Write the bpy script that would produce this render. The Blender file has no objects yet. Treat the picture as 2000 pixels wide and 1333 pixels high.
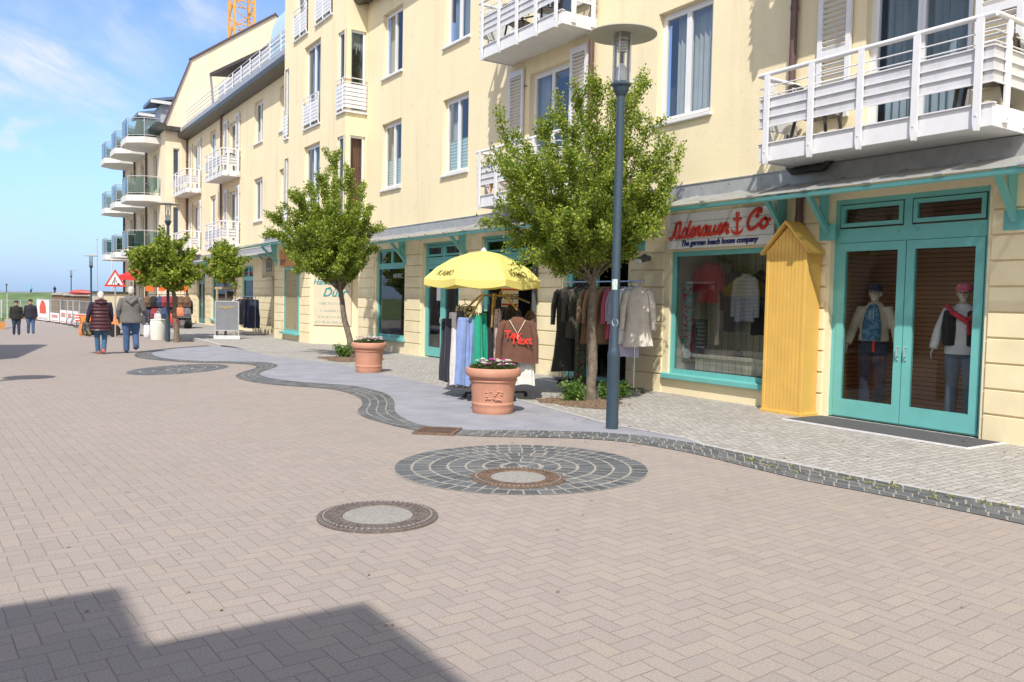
import bpy, bmesh, math, random
from mathutils import Vector, Matrix, noise as mnoise
random.seed(7)
D = bpy.data; SC = bpy.context.scene; COL = SC.collection
R_ = math.radians
# ------------------------------------------------------------------ camera
EYE = Vector((0, 0, 1.60)); FPX = 1614.0
YAW, PITCH, ROLL = R_(33.2), math.atan(79.5/1614), 0.021
Fw = Vector((math.sin(YAW)*math.cos(PITCH), math.cos(YAW)*math.cos(PITCH), -math.sin(PITCH)))
Rt = Vector((math.cos(YAW), -math.sin(YAW), 0)); Up = Rt.cross(Fw)
R2 = Rt*math.cos(ROLL)+Up*math.sin(ROLL); U2 = Up*math.cos(ROLL)-Rt*math.sin(ROLL)
cam = D.objects.new('camera', D.cameras.new('camera')); COL.objects.link(cam)
M = Matrix((R2, U2, -Fw)).transposed().to_4x4(); M.translation = EYE
cam.matrix_world = M
cam.data.sensor_width = 36; cam.data.lens = FPX/2000*36
cam.data.clip_start = .05; cam.data.clip_end = 6000
SC.camera = cam
# ------------------------------------------------------------------ light
SUN = Vector((-.66, -.75, 1.24)).normalized()
sun = D.objects.new('sun', D.lights.new('sun', 'SUN')); COL.objects.link(sun)
sun.data.energy = 3.7; sun.data.angle = R_(.55); sun.data.color = (1, .95, .87)
sun.rotation_euler = SUN.to_track_quat('Z', 'Y').to_euler()
W = D.worlds.new('World'); SC.world = W; W.use_nodes = True
vs = SC.view_settings
SC.display_settings.display_device = 'sRGB'
vs.view_transform = 'Standard'; vs.look = 'None'; vs.exposure = .50; vs.gamma = 1
# ------------------------------------------------------------------ node helpers
class N:
    """tiny expression wrapper round a node tree"""
    def __init__(s, tree): s.t = tree
    def node(s, typ, **kw):
        n = s.t.nodes.new(typ)
        for k, v in kw.items(): setattr(n, k, v)
        return n
    def put(s, sock, v):
        if v is None: return
        if hasattr(v, 'is_output') or isinstance(v, bpy.types.NodeSocket): s.t.links.new(v, sock)
        elif isinstance(v, (tuple, list)) and len(v) == 3 and sock.type == 'RGBA': sock.default_value = (*v, 1)
        else: sock.default_value = v
    def m(s, op, a, b=None, c=None):
        n = s.node('ShaderNodeMath', operation=op)
        for i, v in enumerate((a, b, c)):
            if v is not None: s.put(n.inputs[i], v)
        return n.outputs[0]
    def vm(s, op, a, b=None):
        n = s.node('ShaderNodeVectorMath', operation=op)
        s.put(n.inputs[0], a)
        if b is not None: s.put(n.inputs[1], b)
        return n.outputs['Value'] if op in ('LENGTH', 'DOT_PRODUCT') else n.outputs[0]
    def mix(s, f, a, b, blend='MIX'):
        n = s.node('ShaderNodeMix', data_type='RGBA', blend_type=blend)
        s.put(n.inputs[0], f); s.put(n.inputs[6], a); s.put(n.inputs[7], b)
        return n.outputs[2]
    def noise(s, vec, scale, detail=3, rough=.55, dist=0):
        n = s.node('ShaderNodeTexNoise'); s.put(n.inputs['Vector'], vec)
        n.inputs['Scale'].default_value = scale; n.inputs['Detail'].default_value = detail
        n.inputs['Roughness'].default_value = rough; n.inputs['Distortion'].default_value = dist
        return n.outputs[0]
    def ramp(s, f, stops):
        n = s.node('ShaderNodeValToRGB'); s.put(n.inputs[0], f)
        e = n.color_ramp.elements
        while len(e) < len(stops): e.new(.5)
        for el, (p, c) in zip(e, stops):
            el.position = p; el.color = (*c, 1) if isinstance(c, tuple) else (c, c, c, 1)
        return n.outputs[0]
    def rng(s, f, a, b, c=0., d=1.):
        n = s.node('ShaderNodeMapRange'); s.put(n.inputs[0], f)
        for i, v in zip((1, 2, 3, 4), (a, b, c, d)): n.inputs[i].default_value = v
        return n.outputs[0]
    def sep(s, v):
        n = s.node('ShaderNodeSeparateXYZ'); s.put(n.inputs[0], v); return n.outputs
    def comb(s, x, y, z=0.):
        n = s.node('ShaderNodeCombineXYZ')
        for i, v in enumerate((x, y, z)): s.put(n.inputs[i], v)
        return n.outputs[0]
    def scale(s, v, sc):
        return s.vm('MULTIPLY', v, sc)
    def bump(s, h, strength, dist=.01):
        n = s.node('ShaderNodeBump'); s.put(n.inputs['Height'], h)
        n.inputs['Strength'].default_value = strength; n.inputs['Distance'].default_value = dist
        return n.outputs[0]
    def pos(s): return s.node('ShaderNodeNewGeometry').outputs['Position']
    def obj(s): return s.node('ShaderNodeTexCoord').outputs['Object']
MATS = {}
def newmat(name):
    m = D.materials.new(name); m.use_nodes = True; MATS[name] = m
    n = N(m.node_tree); b = m.node_tree.nodes['Principled BSDF']
    return m, n, b
def mat(name, col, rough=.6, var=.12, scale=6., metal=0., bump=0., bscale=60., spec=.5, dirt=0., sheen=0., obj=False):
    """painted / plain surface with a little tonal variation, optional grime and grain"""
    if name in MATS: return MATS[name]
    m, n, b = newmat(name)
    p = n.obj() if obj else n.pos()
    c = n.mix(n.rng(n.noise(p, scale, 4), .3, .7), tuple(x*(1-var) for x in col), tuple(min(1, x*(1+var)) for x in col))
    if dirt: c = n.mix(n.rng(n.noise(p, scale*.35, 6, .7), .52, .78, 0, dirt), c, tuple(x*.45+.02 for x in col))
    n.put(b.inputs['Base Color'], c)
    b.inputs['Roughness'].default_value = rough; b.inputs['Metallic'].default_value = metal
    b.inputs['Specular IOR Level'].default_value = spec
    if sheen: b.inputs['Sheen Weight'].default_value = sheen
    if bump: n.put(b.inputs['Normal'], n.bump(n.noise(p, bscale, 3), bump))
    return m
# world: physical sky, thin cirrus and fill clouds added behind the camera
n = N(W.node_tree); bg = W.node_tree.nodes['Background']
sky = n.node('ShaderNodeTexSky', sky_type='NISHITA', sun_disc=False)
sky.sun_elevation = math.asin(SUN.z); sky.sun_rotation = math.atan2(SUN.x, SUN.y) % (2*math.pi)
sky.air_density = 1.0; sky.dust_density = .6; sky.ozone_density = 2.2; sky.altitude = 0
dirv = n.node('ShaderNodeTexCoord').outputs['Generated']
sx, sy, sz = n.sep(dirv)
az = n.m('ADD', sz, .16)
u = n.m('DIVIDE', sx, az); v = n.m('DIVIDE', sy, az)
cu = n.comb(n.m('ADD', n.m('MULTIPLY', u, .93), n.m('MULTIPLY', v, .36)), n.m('SUBTRACT', n.m('MULTIPLY', v, .42), n.m('MULTIPLY', u, .2)), 3.3)
c1 = n.noise(cu, 1.5, 7, .52, .5); c2 = n.noise(cu, .42, 3, .5)
cl = n.m('MULTIPLY', n.rng(c1, .43, .62), n.rng(c2, .40, .55))
cl = n.m('MULTIPLY', n.m('MULTIPLY', cl, .95), n.rng(sz, .02, .16))
def skyray(px, py): return (Fw + R2*((px-1000)/FPX) - U2*((py-666.5)/FPX)).normalized()
def cloud(px, py, px2, py2, thick, amt):
    # one long soft cirrus bank fixed in the sky: centre direction, long axis, length and thickness as angles
    a, b_ = skyray(px, py), skyray(px2, py2); c_ = ((a+b_)/2).normalized(); L_ = (b_-a); hl = L_.length/2; L_ = L_.normalized(); T_ = c_.cross(L_).normalized()
    wob = n.m('MULTIPLY', n.m('SUBTRACT', n.noise(dirv, 9, 4, .6), .5), .16)
    l_ = n.m('DIVIDE', n.m('SUBTRACT', n.vm('DOT_PRODUCT', dirv, tuple(L_)), L_.dot(c_)), hl)
    t_ = n.m('DIVIDE', n.m('ADD', n.vm('DOT_PRODUCT', dirv, tuple(T_)), wob), thick)
    g_ = n.m('EXPONENT', n.m('MULTIPLY', n.m('ADD', n.m('MULTIPLY', l_, l_), n.m('MULTIPLY', t_, t_)), -1.1))
    cu_ = n.comb(n.m('MULTIPLY', n.vm('DOT_PRODUCT', dirv, tuple(L_)), 5), n.m('MULTIPLY', n.vm('DOT_PRODUCT', dirv, tuple(T_)), 18), 1.7)
    return n.m('MULTIPLY', n.m('MULTIPLY', g_, n.rng(n.noise(cu_, 2.2, 6, .6, .4), .28, .62)), n.m('MULTIPLY', n.rng(n.vm('DOT_PRODUCT', dirv, tuple(c_)), .2, .6), amt))
cb = n.m('ADD', n.m('ADD', cloud(-150, 60, 270, 240, .045, .95), cloud(-60, 292, 110, 290, .010, .6)), n.m('ADD', cloud(300, -20, 480, 60, .03, .55), cloud(150, 20, 340, 150, .02, .4)))
back = n.m('MULTIPLY', n.rng(n.vm('DOT_PRODUCT', dirv, (-.55, -.84, .1)), -.1, .5), n.rng(n.noise(dirv, 2.5, 6, .6), .3, .55))  # unseen bright clouds, added to lift and warm the shadow fill
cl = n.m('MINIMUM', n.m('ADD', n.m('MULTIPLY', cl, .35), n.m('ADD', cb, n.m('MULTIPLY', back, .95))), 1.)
haze = n.rng(sz, .16, .0, 0, .8)
c = n.mix(haze, n.mix(1, sky.outputs[0], (.78, .90, 1.13), 'MULTIPLY'), (1.75, 2.72, 4.4))
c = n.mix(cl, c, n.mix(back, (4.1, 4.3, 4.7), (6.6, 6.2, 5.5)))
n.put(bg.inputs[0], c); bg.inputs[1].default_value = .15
# ------------------------------------------------------------------ pixel -> point on a real surface
def ray(px, py): return Fw + R2*((px-1000)/FPX) - U2*((py-666.5)/FPX)
def zst(Y):                                                     # street falls gently towards the sea
    if Y < 18: return 0.
    if Y < 46: return -.0008*(Y-18)**2
    return max(-.627-.0448*(Y-46), -1.1)
def zside(Y): return zst(min(Y, 24))
def G(px, py, fn=zst, off=0.):
    z = 0.
    for _ in range(60):
        r = ray(px, py); p = EYE + r*((z-EYE.z)/r.z); z = .5*z+.5*(fn(p.y)+off)
    return p
def onX(px, py, X): r = ray(px, py); return EYE + r*(X/r.x)
def onY(px, py, Y): r = ray(px, py); return EYE + r*(Y/r.y)
def atD(px, py, dep): return EYE + ray(px, py)*dep
# ------------------------------------------------------------------ mesh helpers
class MB:
    def __init__(s): s.v = []; s.f = []; s.mi = []; s.m = 0; s.sm = []; s.smooth = False
    def add(s, vs, fs):
        o = len(s.v); s.v += [tuple(x) for x in vs]
        for f in fs: s.f.append([i+o for i in f]); s.mi.append(s.m); s.sm.append(s.smooth)
    def box(s, x0, x1, y0, y1, z0, z1):
        if x0 > x1: x0, x1 = x1, x0
        if y0 > y1: y0, y1 = y1, y0
        if z0 > z1: z0, z1 = z1, z0
        s.add([(x, y, z) for x in (x0, x1) for y in (y0, y1) for z in (z0, z1)],
              [(0, 1, 3, 2), (4, 6, 7, 5), (0, 4, 5, 1), (2, 3, 7, 6), (0, 2, 6, 4), (1, 5, 7, 3)])
    def bbox(s, x0, x1, y0, y1, z0, z1, b=.01):
        """box with chamfered edges"""
        bm = bmesh.new(); bmesh.ops.create_cube(bm, size=1)
        for v in bm.verts: v.co = Vector(((x0+x1)/2+v.co.x*abs(x1-x0), (y0+y1)/2+v.co.y*abs(y1-y0), (z0+z1)/2+v.co.z*abs(z1-z0)))
        bmesh.ops.bevel(bm, geom=bm.edges[:], offset=b, segments=1, affect='EDGES')
        s.addbm(bm)
    def addbm(s, bm):
        bm.verts.index_update(); s.add([v.co[:] for v in bm.verts], [[v.index for v in f.verts] for f in bm.faces]); bm.free()
    def obox(s, c, ax, ay, az):
        """oriented box: centre and three half-vectors"""
        c, ax, ay, az = map(Vector, (c, ax, ay, az))
        s.add([c+ax*i+ay*j+az*k for i in (-1, 1) for j in (-1, 1) for k in (-1, 1)],
              [(0, 1, 3, 2), (4, 6, 7, 5), (0, 4, 5, 1), (2, 3, 7, 6), (0, 2, 6, 4), (1, 5, 7, 3)])
    def bar(s, a, b, w, h=None, up=(0, 0, 1)):
        a, b = Vector(a), Vector(b); d = (b-a); L = d.length
        if L < 1e-6: return
        d /= L; up = Vector(up)
        if abs(d.dot(up)) > .98: up = Vector((1, 0, 0))
        x = d.cross(up).normalized(); y = x.cross(d)
        s.obox((a+b)/2, d*L/2, x*w/2, y*(h or w)/2)
    def tube(s, pts, r, k=8, cap=True, ref=None):
        """swept tube; r = radius, list of radii or list of (rx, ry)"""
        pts = [Vector(p) for p in pts]; nP = len(pts)
        rs = r if isinstance(r, (list, tuple)) else [r]*nP
        rings = []; px = None
        for i, p in enumerate(pts):
            d = (pts[min(i+1, nP-1)]-pts[max(i-1, 0)]).normalized()
            if ref is not None: x = Vector(ref)
            elif px is None: x = Vector((1, 0, 0)) if abs(d.x) < .8 else Vector((0, 1, 0))
            else: x = px
            x = (x-d*x.dot(d)).normalized(); px = x; y = d.cross(x)
            ra, rb = rs[i] if isinstance(rs[i], (tuple, list)) else (rs[i], rs[i])
            rings.append([p+x*ra*math.cos(2*math.pi*j/k)+y*rb*math.sin(2*math.pi*j/k) for j in range(k)])
        vs = [v for rg in rings for v in rg]
        fs = [(i*k+j, i*k+(j+1) % k, (i+1)*k+(j+1) % k, (i+1)*k+j) for i in range(nP-1) for j in range(k)]
        if cap: fs += [tuple(range(k-1, -1, -1)), tuple((nP-1)*k+j for j in range(k))]
        s.add(vs, fs)
    def lathe(s, prof, c=(0, 0, 0), k=24, sx=1, sy=1, cap=True):
        c = Vector(c); vs = []
        for r, z in prof: vs += [c+Vector((r*sx*math.cos(2*math.pi*j/k), r*sy*math.sin(2*math.pi*j/k), z)) for j in range(k)]
        nP = len(prof)
        fs = [(i*k+j, i*k+(j+1) % k, (i+1)*k+(j+1) % k, (i+1)*k+j) for i in range(nP-1) for j in range(k)]
        if cap: fs += [tuple(range(k-1, -1, -1)), tuple((nP-1)*k+j for j in range(k))]
        s.add(vs, fs)
    def prism(s, poly, ext):
        """polygon (list of 3-D points) extruded along a vector"""
        poly = [Vector(p) for p in poly]; e = Vector(ext); k = len(poly)
        s.add(poly+[p+e for p in poly], [tuple(range(k-1, -1, -1)), tuple(range(k, 2*k))]+[(i, (i+1) % k, k+(i+1) % k, k+i) for i in range(k)])
    def ball(s, c, rx, ry=None, rz=None, u=10, w=7):
        c = Vector(c); ry = ry or rx; rz = rz or rx
        prof = [(max(1e-3, math.sin(math.pi*i/(w))), -math.cos(math.pi*i/w)) for i in range(w+1)]
        vs = []
        for r, z in prof: vs += [c+Vector((r*rx*math.cos(2*math.pi*j/u), r*ry*math.sin(2*math.pi*j/u), z*rz)) for j in range(u)]
        fs = [(i*u+j, i*u+(j+1) % u, (i+1)*u+(j+1) % u, (i+1)*u+j) for i in range(w) for j in range(u)]
        s.add(vs, fs+[tuple(range(u-1, -1, -1)), tuple(w*u+j for j in range(u))])
    def build(s, name, mats, parent=None, loc=None, world=True, fix=True):
        me = D.meshes.new(name); o = D.objects.new(name, me)
        off = Vector((0, 0, 0))
        if world and parent is not None: off = Vector(parent['o'])
        if loc is not None: off = Vector(loc)
        me.from_pydata([(a-off.x, b-off.y, c-off.z) for a, b, c in s.v], [], s.f)
        for mm in (mats if isinstance(mats, (list, tuple)) else [mats]): me.materials.append(mm)
        me.polygons.foreach_set('material_index', s.mi)
        me.polygons.foreach_set('use_smooth', s.sm)
        me.update()
        if fix:
            bm = bmesh.new(); bm.from_mesh(me); bmesh.ops.recalc_face_normals(bm, faces=bm.faces); bm.to_mesh(me); bm.free()
        if any(s.sm):
            try: me.set_sharp_from_angle(angle=R_(40))
            except Exception: pass
        COL.objects.link(o)
        if parent is not None: o.parent = parent; off = Vector(parent['o'])
        elif loc is not None: o.location = loc
        o['o'] = tuple(off)
        return o
def tag(o, label=None, cat=None, group=None, kind=None):
    if label: o['label'] = label
    if cat: o['category'] = cat
    if group: o['group'] = group
    if kind: o['kind'] = kind
    return o
def thing(name, label, cat, loc=(0, 0, 0), group=None):
    o = D.objects.new(name, None); COL.objects.link(o); o.location = loc; o['o'] = tuple(loc)
    o.empty_display_size = .2
    return tag(o, label, cat, group)
KIDS = {}
def copy_tree(o, loc=None, rz=None, label=None, parent=None):
    c = o.copy(); COL.objects.link(c)
    if parent is not None: c.parent = parent
    if loc is not None: c.location = loc; c['o'] = tuple(loc)
    if rz is not None: c.rotation_euler = (0, 0, rz)
    if label: c['label'] = label
    for ch in [k for k in D.objects if k.parent == o]: copy_tree(ch, parent=c)
    return c
def struct(mb, name, m, **k): return tag(mb.build(name, m, **k), kind='structure')
def evaluate(o, keep):
    """apply the modifiers of a temporary object and return the mesh"""
    dg = bpy.context.evaluated_depsgraph_get(); me = D.meshes.new_from_object(o.evaluated_get(dg)); me.name = keep
    old = o.data; D.objects.remove(o)
    if old.users == 0: (D.curves if isinstance(old, bpy.types.Curve) else D.meshes).remove(old)
    return me
def text_mesh(txt, size, ext=.004, bold=.0, shear=0., align='CENTER'):
    cu = D.curves.new('tmp', 'FONT'); cu.body = txt; cu.size = size; cu.extrude = ext; cu.offset = bold; cu.shear = shear
    cu.align_x = align; cu.resolution_u = 3
    o = D.objects.new('tmp', cu); COL.objects.link(o); bpy.context.view_layer.update()
    me = evaluate(o, 'txt'); vs = [v.co.copy() for v in me.vertices]; fs = [list(p.vertices) for p in me.polygons]
    D.meshes.remove(me); return vs, fs
def put_text(mb, txt, size, org, right, up, out, ext=.004, bold=0., shear=0., align='CENTER', sx=1.):
    vs, fs = text_mesh(txt, size, ext, bold, shear, align)
    org, right, up, out = map(Vector, (org, right, up, out))
    mb.add([org+right*v.x*sx+up*v.y+out*(v.z+ext) for v in vs], fs)
FR, FU, FO = Vector((0, -1, 0)), Vector((0, 0, 1)), Vector((-1, 0, 0))      # facade: right, up, out
def remesh(mb, name, m, parent, voxel=.012, smooth=4, world=True, rel=None):
    """fuse overlapping closed pieces into one continuous surface"""
    o = mb.build('tmp', m, None, fix=True)
    md = o.modifiers.new('r', 'REMESH'); md.mode = 'VOXEL'; md.voxel_size = voxel; md.use_smooth_shade = True
    if smooth: sm = o.modifiers.new('s', 'SMOOTH'); sm.iterations = smooth; sm.factor = .5
    bpy.context.view_layer.update()
    me = evaluate(o, name)
    if not me.materials: me.materials.append(m)
    if world and parent is not None:
        me.transform(Matrix.Translation(-Vector(parent['o'])))
    for p in me.polygons: p.use_smooth = True
    ob = D.objects.new(name, me); COL.objects.link(ob); ob['o'] = tuple(parent['o']) if parent else (0, 0, 0)
    if parent is not None: ob.parent = parent
    return ob
# ------------------------------------------------------------------ ground materials
def paver_mat():
    m, n, b = newmat('herringbone_pavers')
    p = n.pos(); x, y, z = n.sep(p)
    ca, sa, w = math.cos(R_(3.5)), math.sin(R_(3.5)), .102
    px = n.m('DIVIDE', n.m('ADD', n.m('MULTIPLY', x, ca), n.m('MULTIPLY', y, sa)), w)
    py = n.m('DIVIDE', n.m('SUBTRACT', n.m('MULTIPLY', y, ca), n.m('MULTIPLY', x, sa)), w)
    wob = n.noise(p, 9, 2)
    px = n.m('ADD', px, n.m('MULTIPLY', n.m('SUBTRACT', wob, .5), .12))
    py = n.m('ADD', py, n.m('MULTIPLY', n.m('SUBTRACT', n.noise(n.vm('ADD', p, (7, 3, 1)), 9, 2), .5), .12))
    i, j = n.m('FLOOR', px), n.m('FLOOR', py)
    fx, fy = n.m('SUBTRACT', px, i), n.m('SUBTRACT', py, j)
    k = n.m('FLOORED_MODULO', n.m('SUBTRACT', i, j), 4.0)
    eq = [n.m('COMPARE', k, float(q), .5) for q in range(4)]
    def ed(d, e): return n.m('ADD', d, n.m('MULTIPLY', e, 9.))
    d = n.m('MINIMUM', n.m('MINIMUM', ed(fx, eq[1]), ed(n.m('SUBTRACT', 1., fx), eq[0])),
            n.m('MINIMUM', ed(fy, eq[2]), ed(n.m('SUBTRACT', 1., fy), eq[3])))
    wn = n.node('ShaderNodeTexWhiteNoise'); n.put(wn.inputs['Vector'], n.comb(n.m('SUBTRACT', i, eq[1]), n.m('SUBTRACT', j, eq[2]), .5))
    c = n.ramp(wn.outputs['Value'], [(0, (.258, .216, .188)), (.4, (.280, .234, .203)), (.75, (.290, .243, .208)), (.95, (.303, .246, .200)), (1, (.265, .226, .200))])
    grain = n.noise(p, 260, 3, .7)
    c = n.mix(n.rng(grain, .3, .7, 0, .6), c, n.mix(.5, c, (.62, .55, .52)))
    c = n.mix(n.rng(n.noise(p, 330, 2, .7), .62, .75, 0, .5), c, (.15, .12, .11))
    c = n.mix(n.rng(n.noise(p, 105, 2, .6), .36, .64, .0, 1.), n.mix(1, c, (.84, .84, .85), 'MULTIPLY'), n.mix(1, c, (1.14, 1.14, 1.13), 'MULTIPLY'))
    big = n.noise(p, .35, 5, .6)
    c = n.mix(n.rng(big, .35, .7, 0, .35), c, n.mix(1, c, (.82, .86, .80), 'MULTIPLY'))
    c = n.mix(n.rng(n.noise(p, 1.4, 5, .65), .6, .8, 0, .4), c, n.mix(1, c, (.78, .74, .66), 'MULTIPLY'))
    jo = n.rng(d, .012, .045, 1, 0)
    jm = n.m('MULTIPLY', jo, n.rng(n.noise(p, 2.2, 3), .3, .65, .45, 1.))
    c = n.mix(n.rng(n.noise(p, .9, 6, .7), .66, .78, 0, .45), c, (.17, .145, .125))
    spot = n.node('ShaderNodeTexVoronoi'); spot.inputs['Scale'].default_value = 1.3; n.put(spot.inputs['Vector'], n.vm('MULTIPLY', p, (1, 1, 0)))
    c = n.mix(n.rng(spot.outputs['Distance'], .025, .04, .5, 0), c, (.12, .11, .10))
    c = n.mix(jm, c, (.19, .152, .13))
    n.put(b.inputs['Base Color'], c); b.inputs['Roughness'].default_value = .85
    h = n.m('ADD', n.m('MULTIPLY', jo, -1.), n.m('MULTIPLY', grain, .35))
    n.put(b.inputs['Normal'], n.bump(h, .45, .004))
    return m
def sett_mat():
    m, n, b = newmat('granite_setts')
    p = n.pos()
    wv = n.node('ShaderNodeTexNoise'); wv.inputs['Scale'].default_value = 2.3; n.put(wv.inputs['Vector'], p)
    q = n.vm('ADD', p, n.vm('MULTIPLY', n.vm('SUBTRACT', wv.outputs['Color'], (.5, .5, .5)), (.16, .16, 0)))
    wv2 = n.node('ShaderNodeTexNoise'); wv2.inputs['Scale'].default_value = 14; n.put(wv2.inputs['Vector'], p)
    q = n.vm('ADD', q, n.vm('MULTIPLY', n.vm('SUBTRACT', wv2.outputs['Color'], (.5, .5, .5)), (.035, .035, 0)))
    br = n.node('ShaderNodeTexBrick'); n.put(br.inputs['Vector'], q)
    for kk, vv in (('Scale', 1.), ('Mortar Size', .0075), ('Mortar Smooth', .35), ('Brick Width', .115), ('Row Height', .095), ('Bias', 0.)): br.inputs[kk].default_value = vv
    br.inputs['Color1'].default_value = (.335, .32, .30, 1); br.inputs['Color2'].default_value = (.45, .43, .40, 1); br.inputs['Mortar'].default_value = (.22, .20, .175, 1)
    c = br.outputs['Color']
    c = n.mix(n.rng(n.noise(p, 180, 3, .7), .45, .75, 0, .6), c, n.mix(.5, c, (.1, .1, .1)))
    c = n.mix(n.rng(n.noise(p, .8, 5, .6), .45, .75, 0, .4), c, n.mix(1, c, (.75, .73, .68), 'MULTIPLY'))
    n.put(b.inputs['Base Color'], c); b.inputs['Roughness'].default_value = .8
    n.put(b.inputs['Normal'], n.bump(n.m('SUBTRACT', n.m('MULTIPLY', n.noise(p, 40, 2), .3), br.outputs['Fac']), .7, .006))
    return m
def island_mat(name, stops, rough=.6, bump=.3, wet=0):
    m, n, b = newmat(name); p = n.pos()
    g = n.node('ShaderNodeNewGeometry')
    c = n.ramp(g.outputs['Random Per Island'], stops)
    c = n.mix(n.rng(n.noise(p, 120, 3, .7), .4, .8, 0, .5), c, n.mix(.5, c, (.5, .5, .5)))
    c = n.mix(n.rng(n.noise(p, 3, 4, .6), .55, .8, 0, .5), c, n.mix(1, c, (.9, .8, .62), 'MULTIPLY'))
    n.put(b.inputs['Base Color'], c); b.inputs['Roughness'].default_value = rough
    n.put(b.inputs['Normal'], n.bump(n.noise(p, 60, 3), bump)); return m
PAV = paver_mat(); SETT = sett_mat()
ASPH = mat('smooth_blue_grey_paving', (.275, .278, .312), .8, .14, 2.2, bump=.25, bscale=300, dirt=.38)
DARKSETT = island_mat('dark_basalt_setts', [(0, (.050, .056, .062)), (.5, (.078, .085, .092)), (.85, (.105, .11, .116)), (1, (.14, .135, .13))], .6)
GROUT = mat('pale_sandy_grout', (.30, .28, .24), .9, .35, 30, bump=.4, bscale=120)
KERB = mat('kerb_granite', (.42, .41, .39), .75, .12, 30, bump=.2, bscale=200, dirt=.4)
SOIL = mat('tree_bed_soil', (.17, .115, .075), .95, .5, 25, bump=1., bscale=60)
# ------------------------------------------------------------------ ground
def sheet(poly, name, m, zf, off, kind='structure', step=1.0, edge=0.):
    """flat polygon (x, y) cut into strips and laid on the ground profile"""
    bm = bmesh.new(); vs = [bm.verts.new((p[0], p[1], 0)) for p in poly]
    f = bm.faces.new(vs); bmesh.ops.triangulate(bm, faces=[f])
    ys = [p[1] for p in poly]; y = math.floor(min(ys))+1
    while y < max(ys):
        bmesh.ops.bisect_plane(bm, geom=bm.verts[:]+bm.edges[:]+bm.faces[:], plane_co=(0, y, 0), plane_no=(0, 1, 0)); y += step
    for v in bm.verts: v.co.z = zf(v.co.y)+off
    bmesh.ops.recalc_face_normals(bm, faces=bm.faces)
    if bm.faces and sum(f.normal.z for f in bm.faces) < 0: bmesh.ops.reverse_faces(bm, faces=bm.faces)
    if edge:
        r = bmesh.ops.extrude_edge_only(bm, edges=[e for e in bm.edges if e.is_boundary])
        for v in [g for g in r['geom'] if isinstance(g, bmesh.types.BMVert)]: v.co.z -= edge
    mb = MB(); mb.addbm(bm); o = mb.build(name, m, fix=False)
    return tag(o, kind=kind) if kind else o
mb = MB(); ys = [-40]+[y for y in range(0, 62, 1)]+[75, 112]
for a, b_ in zip(ys, ys[1:]): mb.add([(-70, a, zst(a)), (60, a, zst(a)), (60, b_, zst(b_)), (-70, b_, zst(b_))], [(0, 1, 2, 3)])
struct(mb, 'street', PAV)
def z7(x, y): return (240+x/3.846, 640+y/3.846)
PAIRS = [(z7(80, 206), z7(214, 194)), (z7(88, 218), z7(224, 206)), (z7(112, 229), z7(242, 216)), (z7(250, 247), z7(330, 238)), (z7(520, 265), z7(520, 252)), (z7(800, 270), z7(800, 258)),
 (z7(940, 277), z7(1000, 261)), (z7(985, 286), z7(1110, 266)), (z7(1006, 297), z7(1177, 286)), (z7(985, 312), z7(1138, 305)), (z7(905, 334), z7(1050, 331)), (z7(848, 355), z7(1026, 350)),
 (z7(842, 373), z7(1043, 365)), (z7(900, 396), z7(1110, 384)), (z7(1030, 420), z7(1230, 402)), (z7(1200, 438), z7(1380, 416)), (z7(1400, 450), z7(1560, 428)), (z7(1580, 464), z7(1715, 437)),
 (z7(1700, 495), z7(1850, 463)), (z7(1775, 530), z7(1945, 486)),
 ((706, 783), (760, 772)), ((707, 792), (772, 784)), ((699, 800), (771, 796)), ((696, 806), (772, 806)), ((708, 815), (787, 817)), ((734, 823), (808, 827)), ((766, 832), (832, 834)),
 ((813, 842), (870, 839.5)), ((891, 851), (925, 841.5)), ((950, 854), (965, 842)), ((1067, 855.8), (1070, 842.5)), ((1145, 857.7), (1150, 845)), ((1223, 864), (1223, 849)), ((1281, 873), (1281, 856)),
 ((1360, 888), (1360, 867.5)), ((1440, 908), (1440, 885)), ((1520, 928), (1520, 902)), ((1600, 946), (1600, 918)), ((1700, 964), (1700, 938)), ((1800, 984), (1800, 957)), ((1900, 1004), (1900, 975.5)), ((2000, 1026), (2000, 994)), ((2300, 1090), (2300, 1050)), ((2700, 1182), (2700, 1134)), ((3400, 1345), (3400, 1285))]
def smooth_line(P, n=2):
    for _ in range(n):
        Q = [P[0]]
        for a, b_ in zip(P, P[1:]): Q += [a*.75+b_*.25, a*.25+b_*.75]
        P = Q+[P[-1]]
    return P
OUT = smooth_line([G(*a).xy.to_3d() for a, _ in PAIRS]); INN = smooth_line([G(*b_).xy.to_3d() for _, b_ in PAIRS])
def block(mb, q, zf, off, gap, jit, h=.005):
    """one sett from four corner points (x, y), shrunk, slightly rounded and raised"""
    c = sum(q, Vector())/4; rn = random.uniform
    qs = [c+(p-c)*max(.3, 1-gap/max((p-c).length, .02))+Vector((rn(-jit, jit), rn(-jit, jit), 0)) for p in q]
    top = [c+(p-c)*.86 for p in qs]; hz = h*rn(.4, 1.)
    lo = [(p.x, p.y, zf(p.y)+off) for p in qs]; hi = [(p.x, p.y, zf(p.y)+off+hz) for p in top]
    mb.add(lo+hi, [(4, 5, 6, 7)]+[(i, (i+1) % 4, 4+(i+1) % 4, 4+i) for i in range(4)])
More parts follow.
